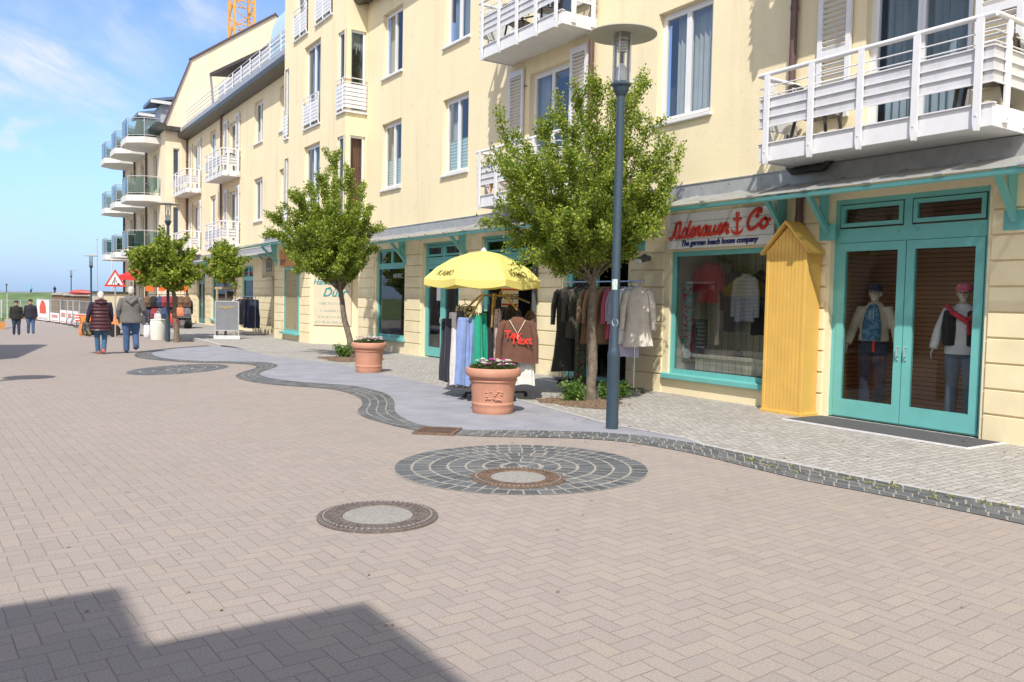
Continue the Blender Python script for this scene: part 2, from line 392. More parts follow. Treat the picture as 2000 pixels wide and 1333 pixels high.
def setts_between(mb, A, B, rows, size, zf, off):
    mid = [(a+b_)/2 for a, b_ in zip(A, B)]
    cum = [0]
    for a, b_ in zip(mid, mid[1:]): cum.append(cum[-1]+(b_-a).length)
    def at(L, s):
        for i in range(len(cum)-1):
            if cum[i+1] >= s:
                t = (s-cum[i])/max(1e-9, cum[i+1]-cum[i]); return L[i]*(1-t)+L[i+1]*t
        return L[-1]
    for r in range(rows):
        s = random.uniform(0, size)
        while s < cum[-1]-.03:
            e = min(s+size*random.uniform(.8, 1.3), cum[-1])
            p = [at(A, s)*(1-r/rows)+at(B, s)*r/rows, at(A, e)*(1-r/rows)+at(B, e)*r/rows,
                 at(A, e)*(1-(r+1)/rows)+at(B, e)*(r+1)/rows, at(A, s)*(1-(r+1)/rows)+at(B, s)*(r+1)/rows]
            block(mb, p, zf, off, .010, .005); s = e
g = MB(); bl = MB()
for k in range(len(OUT)-1):
    g.add([(p.x, p.y, zst(p.y)+.008) for p in (OUT[k], OUT[k+1], INN[k+1], INN[k])], [(0, 1, 2, 3)])
setts_between(bl, OUT, INN, 4, .12, zst, .008)
ntip = [(z7(84, 203), z7(216, 193)), (z7(140, 183), z7(245, 181)), (z7(260, 166), z7(330, 167)), (z7(430, 150), z7(440, 156)), (z7(560, 140), z7(580, 146)), (z7(640, 136), z7(660, 141))]
NO = smooth_line([G(*a).xy.to_3d() for a, _ in ntip]); NI = smooth_line([G(*b_).xy.to_3d() for _, b_ in ntip])
for k in range(len(NO)-1): g.add([(p.x, p.y, zst(p.y)+.0085) for p in (NO[k], NO[k+1], NI[k+1], NI[k])], [(0, 1, 2, 3)])
setts_between(bl, NO, NI, 3, .16, zst, .0085)
struct(g, 'border_grout', GROUT, fix=False); struct(bl, 'dark_sett_border', DARKSETT)
side_px = [(430, 677), (460, 680), (490, 688), (540, 697), (600, 704), (680, 716), (740, 728), (820, 747), (870, 757), (1019, 784), (1108, 808), (1185, 829), (1260, 843), (1340, 858)]
SIDE = [G(*p).xy.to_3d() for p in side_px]
# smooth blue-grey strip inside the winding border
poly = [p for p in INN if p.y > 6.6 and p.x < 7.6]
sheet([(p.x, p.y) for p in poly]+[(p.x, p.y) for p in SIDE[::-1]]+[(NI[-1].x, NI[-1].y)]+[(p.x, p.y) for p in NI[::-1][1:]], 'blue_grey_strip', ASPH, zst, .004)
# setted footway up to the house fronts, pale kerb strip along its near edge
near = [(p.x, p.y) for p in INN[::-1] if p.y < 6.7 or p.x > 7.55]
kerbpx = [(405, 668), (372, 660), (350, 654), (335, 649), (322, 645)]
KB = [G(*p, fn=zside, off=.0).xy.to_3d() for p in kerbpx]
foot = [(14, -3)]+near[:1]+near[1:]+[(p.x, p.y) for p in SIDE[::-1]]+[(p.x, p.y) for p in KB]+[(KB[-1].x+.1, 58), (14, 58)]
sheet(foot, 'footway', SETT, zside, .004, edge=.0)
mb = MB(); KL = [SIDE[0]]+KB+[Vector((KB[-1].x+.1, 58, 0))]
for a, b_ in zip(KL, KL[1:]):
    nrm = Vector((b_.y-a.y, a.x-b_.x, 0)).normalized()*.14
    if nrm.x < 0: nrm = -nrm
    cnt = max(1, int((b_-a).length/1.0))
    for i in range(cnt):
        p, q = a.lerp(b_, (i+.01)/cnt), a.lerp(b_, (i+.99)/cnt)
        mb.prism([(p.x, p.y, zside(p.y)+.012), (q.x, q.y, zside(q.y)+.012), (q.x+nrm.x, q.y+nrm.y, zside(q.y)+.012), (p.x+nrm.x, p.y+nrm.y, zside(p.y)+.012)], (0, 0, -.5))
struct(mb, 'kerb', KERB)
mb = MB(); nl = [Vector((*p, 0)) for p in near]+[SIDE[-1]]+SIDE[::-1][1:6]
wd = lambda p: .17 if p.x > 7.7 else .07
L = []
for i, p in enumerate(nl):
    t = (nl[min(i+1, len(nl)-1)]-nl[max(i-1, 0)]).normalized(); nn = Vector((-t.y, t.x, 0))
    if nn.x < 0: nn = -nn
    L.append((p, p+nn*wd(p)))
for (a, b_), (c_, d_) in zip(L, L[1:]):
    mb.add([(q.x, q.y, zside(q.y)+.008) for q in (a, c_, d_, b_)], [(0, 1, 2, 3)])
struct(mb, 'kerb_strip', mat('pale_strip_concrete', (.42, .41, .41), .85, .12, 12, bump=.2, bscale=200, dirt=.2), fix=False)
# oval sett insets
def oval(cpx, left, right, top, bot, fill, name, rings, size):
    c = G(*cpx); A = [G(*p) for p in (left, right, top, bot)]
    # ellipse through four extreme points: fit centre and two half-axes
    ctr = (A[0]+A[1]+A[2]+A[3])/4; ctr.z = 0
    e1 = (A[1]-A[0])/2; e2 = (A[2]-A[3])/2; e1.z = e2.z = 0
    gg = MB(); bb = MB(); K = 64
    gg.add([(ctr.x+e1.x*math.cos(t)+e2.x*math.sin(t), 0, 0) for t in [0]] and [], [])
    pts = [ctr+e1*math.cos(2*math.pi*i/K)+e2*math.sin(2*math.pi*i/K) for i in range(K)]
    gg.add([(p.x, p.y, zst(p.y)+.004) for p in pts], [tuple(range(K))])
    R = (e1.length+e2.length)/2
    for r in range(rings):
        a, b_ = 1-r/rings*.97, 1-(r+1)/rings*.97
        per = 2*math.pi*R*(a+b_)/2; cnt = max(4, int(per/size)); off = random.random()
        for i in range(cnt):
            t0, t1 = 2*math.pi*(i+off)/cnt, 2*math.pi*(i+1+off)/cnt
            q = [ctr+(e1*math.cos(t)+e2*math.sin(t))*s for t, s in ((t0, a), (t1, a), (t1, b_), (t0, b_))]
            block(bb, q, zst, .004, .014, .006)
    struct(gg, name+'_grout', GROUT, fix=False); struct(bb, name, DARKSETT)
oval((1017, 915), (768, 911), (1266, 917), (1020, 868), (1020, 964), None, 'oval_sett_inset', 7, .125)
oval((348, 722), (248, 728), (450, 716), (352, 713), (345, 731), None, 'narrow_sett_inset', 4, .2)
# weeds and scraps along the border
random.seed(77); wv_, wf_ = [], []
def scrap(vs, fs, p, s, up=.15):
    a = Vector((random.gauss(0, 1), random.gauss(0, 1), abs(random.gauss(0, up)))).normalized(); b_ = a.cross(Vector((0, 0, 1))).normalized(); o = len(vs); vs += [p, p+a*s*.5+b_*s*.3, p+a*s, p+a*s*.5-b_*s*.3]; fs.append((o, o+1, o+2, o+3))
for k_ in range(45):
    c_ = G(random.uniform(1380, 2000), 0+700) if False else None; x_ = random.uniform(1400, 1990); y_ = 870+(x_-1350)*.186+random.uniform(6, 20); q_ = G(x_, y_)
    for j_ in range(random.randint(3, 14)): scrap(wv_, wf_, q_+Vector((random.gauss(0, .025), random.gauss(0, .025), .016)), random.uniform(.012, .035), .8)
mb = MB(); mb.add(wv_, wf_); o_ = mb.build('border_weeds', mat('dry_weed_green', (.20, .21, .05), .9, .4, 30), fix=False); tag(o_, 'tiny moss and weed tufts in the joints of the dark sett border', 'weeds', kind='stuff')
lv_, lf_ = [], []
for k_ in range(70): q_ = G(random.uniform(1000, 2000), random.uniform(790, 900), zside); q_.z += .014; scrap(lv_, lf_, q_, random.uniform(.03, .06))
for k_ in range(40): q_ = G(random.uniform(100, 1900), random.uniform(760, 1250)); q_.z += .006; scrap(lv_, lf_, q_, random.uniform(.015, .035))
mb = MB(); mb.add(lv_, lf_); o_ = mb.build('fallen_leaves', mat('dry_leaf_litter', (.25, .16, .08), .9, .4, 20), fix=False); tag(o_, 'few small dry leaves scattered over the paving', 'leaves', kind='stuff')
# manhole covers
IRON = mat('rusty_cast_iron', (.19, .125, .09), .65, .35, 20, .3, .6, 90, dirt=.4)
CONC = mat('manhole_concrete', (.29, .275, .25), .9, .2, 40, bump=.5, bscale=220, dirt=.2)
def manhole(px, wpx, label, rust):
    c = G(*px); Rr = wpx
    t = thing('manhole_cover', label, 'manhole cover', c, 'manhole covers in the street')
    mb = MB(); mb.lathe([(Rr, -.02), (Rr, .014), (Rr*.93, .018), (Rr*.925, .010), (Rr*.87, .010), (Rr*.865, .019), (Rr*.60, .019), (Rr*.585, .009), (.01, .009)], k=64)
    for rr, cnt, w in ((.79, 44, .035), (.70, 30, .05)):
        for i in range(cnt):
            a = 2*math.pi*i/cnt; d = Vector((math.cos(a), math.sin(a), 0)); tt = Vector((-d.y, d.x, 0))
            mb.obox(d*Rr*rr+Vector((0, 0, .0195)), d*Rr*w*.8, tt*Rr*.028, (0, 0, .0045))
    mb.build('ring', rust, t, world=False); mb = MB()
    for rr, cnt in ((.895, 60), (.745, 40)):
        for i in range(cnt if rr > .8 else 0): a = 2*math.pi*(i+.5)/cnt; d = Vector((math.cos(a), math.sin(a), 0)); tt = Vector((-d.y, d.x, 0)); mb.obox(d*Rr*rr+Vector((0, 0, .0215)), d*Rr*.016, tt*Rr*.024, (0, 0, .004))
    mb.build('worn_studs', mat('polished_stud', (.42, .39, .36), .5, .3, 60, .5), t, world=False)['kind'] = 'stuff'
    mb = MB(); mb.lathe([(Rr*.58, .0), (Rr*.58, .014), (Rr*.3, .018), (.01, .019)], k=48); mb.build('concrete_fill', CONC, t, world=False)
    return t
manhole((738, 1010), .437, 'round iron manhole cover lying in the pink pavers, nearest the camera', mat('worn_cast_iron', (.20, .165, .145), .55, .3, 30, .4, .6, 90, dirt=.4))
manhole((1012, 935), .425, 'rust brown manhole cover set in the dark oval of setts', IRON)
t = thing('drain_grate', 'square rusty drain grate set in the winding dark border', 'drain', G(855, 844))
mb = MB(); ax = Vector((.75, -.66, 0)).normalized(); ay = Vector((.66, .75, 0)).normalized()
for k in (-1, 1):
    mb.obox(ax*k*.23+Vector((0, 0, .014)), ax*.02, ay*.25, (0, 0, .012)); mb.obox(ay*k*.23+Vector((0, 0, .0135)), ax*.21, ay*.02, (0, 0, .0115))
mb.build('frame', IRON, t, world=False); mb = MB()
for k in range(-6, 7): mb.obox(ax*k*.033+Vector((0, 0, .010)), ax*.009, ay*.208, (0, 0, .012))
mb.obox((0, 0, .008), ax*.2, ay*.012, (0, 0, .011)); mb.build('bars', IRON, t, world=False)
mb = MB()
mb.add([(*(ax*i*.21+ay*j*.21).xy, .0105) for i, j in ((-1, -1), (1, -1), (1, 1), (-1, 1))], [(0, 1, 2, 3)]); mb.build('sump', mat('dark_sump', (.03, .025, .02), .9), t, world=False)
# grass dike and sea behind
GRASS = mat('dike_grass', (.115, .165, .05), .9, .35, .6, bump=.6, bscale=8)
mb = MB(); prof = [(88, -1.2), (97, -.7), (108, .9), (112, 1.22), (118, 1.25), (128, -.4), (150, -2.5)]
xs = [-160+8*i for i in range(60)]
for i, x in enumerate(xs[:-1]):
    for (y0, z0), (y1, z1) in zip(prof, prof[1:]):
        f = lambda xx, yy, zz: (xx, yy, zz+.1*math.sin(xx*.13)+.06*math.sin(xx*.5+yy))
        mb.add([f(x, y0, z0), f(xs[i+1], y0, z0), f(xs[i+1], y1, z1), f(x, y1, z1)], [(0, 1, 2, 3)])
mb.smooth = False; struct(mb, 'grass_dike', GRASS, fix=False)
m, n, b = newmat('sea_water'); p = n.pos()
n.put(b.inputs['Base Color'], n.mix(n.rng(n.noise(n.vm('MULTIPLY', p, (1, 8, 1)), .004, 5), .35, .65), (.20, .23, .27), (.30, .31, .34))); b.inputs['Roughness'].default_value = .5
n.put(b.inputs['Normal'], n.bump(n.noise(p, .5, 4), .6, .4))
mb = MB(); mb.add([(-3000, 140, -2.6), (3000, 140, -2.6), (3500, 5200, -2.6), (-3500, 5200, -2.6)], [(0, 1, 2, 3)]); struct(mb, 'sea', m)
# ------------------------------------------------------------------ building materials
def stucco(name, col):
    m, n, b = newmat(name); p = n.pos()
    c = n.mix(n.rng(n.noise(p, .9, 5, .6), .35, .7), tuple(x*.95 for x in col), col)
    streak = n.noise(n.vm('MULTIPLY', p, (1.6, 1.6, .12)), 1.6, 6, .65)
    c = n.mix(n.rng(streak, .52, .76, 0, .5), c, n.mix(1, c, (.74, .71, .66), 'MULTIPLY'))
    c = n.mix(n.rng(n.noise(p, 2.6, 7, .75), .60, .76, 0, .7), c, n.mix(1, c, (.66, .64, .58), 'MULTIPLY'))
    n.put(b.inputs['Base Color'], c); b.inputs['Roughness'].default_value = .9
    n.put(b.inputs['Normal'], n.bump(n.m('ADD', n.noise(p, 55, 4, .6), n.m('MULTIPLY', n.noise(p, 12, 3), .6)), .38, .012)); return m
STUC = stucco('yellow_stucco', (.83, .72, .485)); STUD = stucco('cream_stucco', (.83, .715, .52))
BLOCKM = mat('yellow_block_render', (.80, .69, .45), .85, .06, 3, bump=.2, bscale=90, dirt=.18)
WHITE = mat('white_paint', (.72, .72, .74), .45, .03, 8, dirt=.06); PVC = mat('white_window_plastic', (.74, .74, .76), .3, .02, 5, dirt=.04)
SLABW = mat('balcony_white_render', (.66, .66, .64), .7, .05, 4, bump=.1, dirt=.18)
MESHW = mat('white_railing_sheet', (.60, .60, .62), .5, .05, 5, dirt=.12)
TEAL = mat('teal_paint', (.15, .46, .445), .38, .05, 4, dirt=.08); TEALD = mat('dark_teal_paint', (.03, .17, .18), .4, .08, 4, dirt=.1)
BROWNP = mat('brown_pipe', (.13, .075, .065), .4, .1, 6, .2, dirt=.1); GREYP = mat('grey_pipe', (.12, .13, .13), .4, .1, 6, .4, dirt=.2)
GUTT = mat('dark_gutter', (.075, .075, .06), .45, .2, 5, .3, dirt=.3); TILE = mat('dark_roof_tiles', (.065, .05, .045), .7, .3, 8, bump=.4, bscale=20)
ZINC = mat('zinc_flashing', (.42, .43, .45), .5, .12, 5, .35, dirt=.3); ALU = mat('bright_aluminium', (.62, .62, .62), .35, .1, 6, .6, dirt=.1)
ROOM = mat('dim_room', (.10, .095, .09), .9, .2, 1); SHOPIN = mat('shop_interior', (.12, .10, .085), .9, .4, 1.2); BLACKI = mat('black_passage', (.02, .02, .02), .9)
CURT = mat('net_curtain', (.48, .50, .47), .9, .08, 3); CURTB = mat('blue_curtain', (.26, .32, .38), .9, .1, 3); BLIND = mat('pleated_blind', (.55, .72, .70), .8, .04, 3); RUSTC = mat('rust_curtain', (.35, .17, .11), .9, .1, 4)
BLK = mat('black_plastic', (.025, .024, .025), .4, .2, 6); BLKF = mat('black_iron', (.03, .03, .03), .5, .2)
def glass_mat(name, tint, gl=.9, base=.05):
    m = D.materials.new(name); m.use_nodes = True; n = N(m.node_tree); m.node_tree.nodes.clear()
    o = n.node('ShaderNodeOutputMaterial'); t = n.node('ShaderNodeBsdfTransparent'); g = n.node('ShaderNodeBsdfGlossy'); g.inputs['Roughness'].default_value = .02
    n.put(t.inputs[0], tint); n.put(g.inputs[0], (gl, gl, gl)); fr = n.node('ShaderNodeFresnel'); fr.inputs[0].default_value = 1.52
    p = n.pos(); bp = n.bump(n.noise(p, 1.7, 2), .04, .02); n.put(g.inputs['Normal'], bp)
    mx = n.node('ShaderNodeMixShader'); n.put(mx.inputs[0], n.m('ADD', n.m('MULTIPLY', fr.outputs[0], gl), base))
    m.node_tree.links.new(t.outputs[0], mx.inputs[1]); m.node_tree.links.new(g.outputs[0], mx.inputs[2]); m.node_tree.links.new(mx.outputs[0], o.inputs[0])
    return m
GLASS = glass_mat('window_glass', (.84, .87, .87), .38, .01); SHOPG = glass_mat('shop_glass', (.965, .98, .975), .5, .01); GREENG = glass_mat('green_balcony_glass', (.74, .87, .86), .8, .05)
def plates(name, base, trans, amt):
    m, n, b = newmat(name); p = n.pos(); o = m.node_tree.nodes['Material Output']
    n.put(b.inputs['Base Color'], n.mix(n.rng(n.noise(p, 2.5, 5, .65), .4, .75), base, tuple(x*.75 for x in base))); b.inputs['Roughness'].default_value = .35
    t = n.node('ShaderNodeBsdfTransparent'); n.put(t.inputs[0], trans); mx = n.node('ShaderNodeMixShader'); mx.inputs[0].default_value = amt
    m.node_tree.links.new(b.outputs[0], mx.inputs[1]); m.node_tree.links.new(t.outputs[0], mx.inputs[2]); m.node_tree.links.new(mx.outputs[0], o.inputs[0]); return m
CANG = plates('frosted_canopy_sheet', (.55, .55, .53), (.8, .82, .82), .42)
INFIL = plates('white_infill_sheet', (.70, .70, .72), (.9, .9, .9), .10)
# ------------------------------------------------------------------ building helpers (all fronts face -X)
def wall(mb, X, y0, y1, z0, z1, holes, rev=.16):
    """rendered wall plane at X with openings and reveals going inwards (+X)"""
    ys = sorted({y0, y1, *[h[0] for h in holes], *[h[1] for h in holes]}); zs = sorted({z0, z1, *[h[2] for h in holes], *[h[3] for h in holes]})
    ys = [y for y in ys if y0 <= y <= y1]; zs = [z for z in zs if z0 <= z <= z1]
    for a, b_ in zip(ys, ys[1:]):
        for c, d in zip(zs, zs[1:]):
            if any(h[0] <= (a+b_)/2 <= h[1] and h[2] <= (c+d)/2 <= h[3] for h in holes): continue
            mb.add([(X, a, c), (X, b_, c), (X, b_, d), (X, a, d)], [(0, 3, 2, 1)])
    for a, b_, c, d in holes:
        mb.add([(X, a, c), (X, b_, c), (X, b_, d), (X, a, d), (X+rev, a, c), (X+rev, b_, c), (X+rev, b_, d), (X+rev, a, d)],
               [(0, 1, 5, 4), (1, 2, 6, 5), (2, 3, 7, 6), (3, 0, 4, 7)])
def curtain(mb, X, y0, y1, z0, z1, amp=.03, per=.11):
    k = max(4, int((y1-y0)/per*4)); vs = []
    for i in range(k+1):
        y = y0+(y1-y0)*i/k; x = X+amp*math.sin(i*math.pi/2+.6*math.sin(i*.7)); vs += [(x, y, z0), (x, y, z1)]
    mb.smooth = True; mb.add(vs, [(2*i, 2*i+2, 2*i+3, 2*i+1) for i in range(k)]); mb.smooth = False
def window(par, X, y0, y1, z0, z1, cur='net', split=True, rev=.12, sill=True, door=False):
    """white plastic casement pair set back in its opening; y0 < y1 (y0 is the right-hand side seen from the street)"""
    x = X+rev; f = MB(); w = .065
    f.box(x, x+.07, y0, y1, z1-w, z1); f.box(x, x+.07, y0, y1, z0, z0+w); f.box(x, x+.07, y0, y0+w, z0+w, z1-w); f.box(x, x+.07, y1-w, y1, z0+w, z1-w)
    ym = (y0+y1)/2; pn = [(y0+w, ym), (ym, y1-w)] if split else [(y0+w, y1-w)]
    for a, b_ in pn:
        s = .055; xx = x-.012; lo = .18 if door else s
        f.box(xx, xx+.06, a+.002, b_-.002, z1-w-s, z1-w-.002); f.box(xx, xx+.06, a+.002, b_-.002, z0+w+.002, z0+w+lo); f.box(xx, xx+.06, a+.002, a+s, z0+w+lo, z1-w-s); f.box(xx, xx+.06, b_-s, b_-.002, z0+w+lo, z1-w-s)
    o = f.build('balcony_door' if door else 'window', PVC, par)
    g = MB(); g.add([(x+.02, y0+w, z0+w), (x+.02, y1-w, z0+w), (x+.02, y1-w, z1-w), (x+.02, y0+w, z1-w)], [(0, 1, 2, 3)]); g.build('pane', GLASS, o)
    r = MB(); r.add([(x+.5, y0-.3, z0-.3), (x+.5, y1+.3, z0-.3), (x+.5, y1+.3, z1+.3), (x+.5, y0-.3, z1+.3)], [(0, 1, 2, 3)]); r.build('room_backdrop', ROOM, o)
    c = MB(); hgt = z1-z0
    if cur == 'net': curtain(c, x+.16, y0, y1-.25, z0, z1); c.build('curtain', CURT, o)
    elif cur == 'blue': curtain(c, x+.16, y0, y1-.12, z0, z1); c.build('curtain', CURTB, o)
    elif cur == 'rust': curtain(c, x+.16, y0, y1, z0, z1, .02); c.build('curtain', RUSTC, o)
    elif cur == 'side': curtain(c, x+.16, y1-.42, y1, z0, z1); curtain(c, x+.16, y0, y0+.2, z0, z1); c.build('curtain', CURT, o)
    elif cur == 'blind':
        k = 22; zz = [z0+hgt*.46*i/k for i in range(k+1)]
        c.add([p for i, q in enumerate(zz) for p in ((x+.09+.012*(i % 2), y0+w, q), (x+.09+.012*(i % 2), y1-w, q))], [(2*i, 2*i+1, 2*i+3, 2*i+2) for i in range(k)]); c.build('blind', BLIND, o)
        c = MB(); curtain(c, x+.2, y1-.5, y1, z0, z1); c.build('curtain', CURT, o)
    if sill:
        s = MB(); s.bbox(X-.07, X+rev+.01, y0-.05, y1+.05, z0-.055, z0-.002, .008); s.build('sill', WHITE, o)
    return o
def shutter(par, X, y0, y1, z0, z1):
    f = MB(); x0, x1 = X-.075, X-.030; w = .075
    f.box(x0, x1, y0, y0+w, z0, z1); f.box(x0, x1, y1-w, y1, z0, z1)
    zm = z0+(z1-z0)*.36
    for a in (z0, zm, z1-.13): f.box(x0+.002, x1-.002, y0+w, y1-w, a, a+.13 if a != zm else a+.10)
    for a, b_ in ((z0+.13, zm), (zm+.10, z1-.13)):
        k = int((b_-a)/.075)
        for i in range(k):
            z = a+(i+.5)*(b_-a)/k; f.obox((X-.0525, (y0+y1)/2, z), (.016, 0, -.013), (0, (y1-y0)/2-w, 0), (.003, 0, .004))
    o = f.build('shutter', WHITE, par)
    h = MB()
    for z in (z0+.35, z1-.4): h.tube([(X-.055, y0-.03, z), (X-.05, y0-.07, z), (X+.05, y0-.09, z)], .011, 6)
    h.build('hinge', BLKF, o); return o
def balcony(par, X, y0, y1, zb, proj=.86, posts=5, panel=(.30, .92)):
    """concrete slab with white skirting boards, flat posts, tube handrail, thin rails and a white infill strip"""
    xf = X-proj; s = MB()
    s.bbox(xf+.02, X, y0+.02, y1-.02, zb+.03, zb+.20, .015); o = s.build('balcony', SLABW, par)
    f = MB(); xs = xf-.012
    ny = posts
    yp = [y0+.14+(y1-y0-.28)*i/(ny-1) for i in range(ny)]
    f.box(xs, xs+.03, y0-.012, y1+.012, zb+.015, zb+.26); f.box(xs+.03, X-.02, y0-.012, y0+.018, zb+.015, zb+.26); f.box(xs+.03, X-.02, y1-.018, y1+.012, zb+.015, zb+.26)
    f.box(xs-.025, xs+.05, y0-.03, y1+.03, zb+.26, zb+.275); f.build('skirting', WHITE, o)
    top = zb+.20+1.02
    for y in yp:
        q = MB(); q.box(xs-.062, xs-.027, y-.04, y+.04, zb+.07, top); q.prism([(xs-.062, y-.04, zb+.07), (xs-.062, y+.04, zb+.07), (xs-.062, y+.02, zb-.03), (xs-.062, y-.02, zb-.03)], (.060, 0, 0))
        q.box(xs-.070, xs-.062, y-.012, y+.012, zb+.13, zb+.155); q.build('post', WHITE, o)
    for sgn, y in ((-1, y0-.006), (1, y1+.006)):
        for x in (xf+.25, X-.13):
            q = MB(); q.box(x-.05, x+.05, y+sgn*.008, y+sgn*.036, zb+.07, top); q.box(x-.012, x+.012, y+sgn*.036, y+sgn*.046, zb+.12, zb+.145); q.build('post', WHITE, o)
    r = MB(); r.smooth = True; loop = [(X-.03, y0-.02, 0), (xs-.018, y0-.02, 0), (xs-.018, y1+.02, 0), (X-.03, y1+.02, 0)]
    def lp(z, rad, k, ins=0): 
        for a, b_ in zip(loop, loop[1:]): r.tube([(a[0], a[1], z), (b_[0], b_[1], z)], rad, k)
    lp(top+.02, .032, 10); o2 = r.build('handrail', WHITE, o); r = MB(); r.smooth = True
    for q in (.16, .28): lp(top-q, .009, 6)
    r.smooth = False
    k = 3
    for i in range(k+1):
        z = zb+.20+panel[0]+(panel[1]-.22-panel[0])*i/k
        for a, b_ in zip(loop, loop[1:]): r.bar((a[0], a[1], z), (b_[0], b_[1], z), .02, .014)
    r.build('rail', WHITE, o2)
    z0, z1 = zb+.20+panel[0], zb+.20+panel[1]-.22
    q = MB(); q.box(xs-.006, xs-.002, y0-.004, y1+.004, z0, z1); q.box(xs-.002, X-.05, y0-.006, y0-.002, z0, z1); q.box(xs-.002, X-.05, y1+.002, y1+.006, z0, z1)
    q.build('infill_sheet', INFIL, o); return o
def pipe(par, X, y, z0, z1, m, r=.05, jog=None):
    p = MB(); p.smooth = True; xc = X-r-.035
    pts = [(xc, y, z0), (xc, y, z1)] if not jog else [(xc, y, z0)]+jog+[(xc, y, z1)]
    p.tube(pts, r, 10); p.smooth = False
    z = z0+.6
    while z < z1-.2: p.lathe([(r+.008, z-.035), (r+.008, z+.035)], (xc, y, 0), 10); p.box(xc, X, y-.012, y+.012, z-.012, z+.012); z += 1.7
    return p.build('downpipe', m, par)
def frame_rect(mb, x0, x1, a, b_, c, d, w):
    mb.box(x0, x1, a, b_, d-w, d); mb.box(x0, x1, a, b_, c, c+w); mb.box(x0, x1, a, a+w, c+w, d-w); mb.box(x0, x1, b_-w, b_, c+w, d-w)
def shop_door(par, X, y0, y1, z1, leaves=2, m=None, split=2.52, back=None, backx=1.6, open_leaf=False, zb=.04):
    m = m or TEAL; x = X+.10; f = MB()
    frame_rect(f, x, x+.09, y0, y1, zb-.02, z1, .07)
    f.box(x-.006, x+.084, y0+.07, y1-.07, split, split+.20)
    ym = (y0+y1)/2
    f.box(x-.004, x+.08, ym-.055, ym+.055, split+.20, z1-.07)
    for a, b_ in ((y0+.07, ym-.055), (ym+.055, y1-.07)): frame_rect(f, x-.012, x+.06, a+.02, b_-.02, split+.225, z1-.085, .055)
    for y in (y0+.16, ym-.13, ym+.13, y1-.16): f.box(x-.02, x-.006, y-.02, y+.02, split+.12, split+.145)
    o = f.build('shop_door', m, par)
    g = MB(); g.box(x+.03, x+.036, y0+.1, y1-.1, split+.26, z1-.13); g.build('transom_pane', SHOPG, o)
    ws = (y1-y0-.14)/leaves
    for i in range(leaves):
        if open_leaf and i == 0: continue
        a, b_ = y0+.07+i*ws+.006, y0+.07+(i+1)*ws-.006
        l = MB(); fw = .115
        l.box(x-.015, x+.05, a, a+fw, zb, split-.006); l.box(x-.015, x+.05, b_-fw, b_, zb, split-.006); l.box(x-.015, x+.05, a+fw, b_-fw, zb, zb+.24); l.box(x-.015, x+.05, a+fw, b_-fw, split-.006-fw, split-.006)
        lo = l.build('door_leaf', m, o)
        g = MB(); g.box(x+.014, x+.02, a+fw, b_-fw, zb+.24, split-.006-fw); g.build('door_pane', SHOPG, lo)
        h = MB(); yh = a+.05 if i else b_-.05; h.tube([(x-.015, yh, 1.08), (x-.06, yh, 1.08), (x-.06, yh, .96), (x-.015, yh, .96)], .009, 6); h.lathe([(.014, 0), (.014, .01)], (x-.02, yh, .9), 8); h.build('handle', ALU, lo)
    b = MB(); X2 = X+backx
    b.add([(X2, y0-.2, 0), (X2, y1+.2, 0), (X2, y1+.2, z1), (X2, y0-.2, z1)], [(0, 1, 2, 3)])
    for y in (y0-.2, y1+.2): b.add([(X+.2, y, 0), (X2, y, 0), (X2, y, z1), (X+.2, y, z1)], [(0, 1, 2, 3)])
    b.add([(X+.2, y0-.2, .02), (X+.2, y1+.2, .02), (X2, y1+.2, .02), (X2, y0-.2, .02)], [(0, 1, 2, 3)]); b.add([(X+.2, y0-.2, z1), (X+.2, y1+.2, z1), (X2, y1+.2, z1), (X2, y0-.2, z1)], [(0, 1, 2, 3)])
    b.build('shop_room', back or SHOPIN, o)
    return o
def shop_window(par, X, y0, y1, z0, z1, transom=None, m=None, back=None, backx=1.2, sill=True):
    m = m or TEAL; x = X+.06; f = MB(); frame_rect(f, x, x+.09, y0, y1, z0, z1, .085)
    top = z1-.085
    if transom:
        f.box(x-.004, x+.085, y0+.085, y1-.085, transom, transom+.17); ym = (y0+y1)/2; f.box(x-.003, x+.08, ym-.06, ym+.06, transom+.17, z1-.085)
    o = f.build('shop_window', m, par)
    g = MB(); g.box(x+.03, x+.036, y0+.085, y1-.085, z0+.085, (transom or top)); 
    if transom: g.box(x+.03, x+.036, y0+.085, y1-.085, transom+.17, top)
    g.build('pane', SHOPG, o)
    if sill: s = MB(); s.bbox(X-.09, x+.02, y0-.09, y1+.09, z0-.09, z0+.005, .012); s.build('sill', m, o)
    b = MB(); X2 = X+backx
    b.add([(X2, y0-.2, z0), (X2, y1+.2, z0), (X2, y1+.2, z1), (X2, y0-.2, z1)], [(0, 1, 2, 3)])
    for y in (y0-.02, y1+.02): b.add([(X+.15, y, z0), (X2, y, z0), (X2, y, z1), (X+.15, y, z1)], [(0, 1, 2, 3)])
    b.m = 0
    for z in (z0+.01, z1): b.add([(X+.15, y0-.2, z), (X+.15, y1+.2, z), (X2, y1+.2, z), (X2, y0-.2, z)], [(0, 1, 2, 3)])
    b.build('display_recess', back or SHOPIN, o); return o
def pier(par, X, y0, y1, z0=.33, z1=2.52, top=3.2, mrg=0):
    """stack of rendered blocks with open horizontal joints"""
    p = MB(); z = z0; st = .312
    p.bbox(X-.028, X+.01, y0, y1, -.06, z0-.012, .006)
    while z < z1: p.bbox(X-.028, X+.01, y0, y1, z+.012, z+st-.012, .006); z += st
    p.bbox(X-.028, X+.01, y0, y1, z+.012, top, .006)
    return p.build('block_pier', BLOCKM, par)
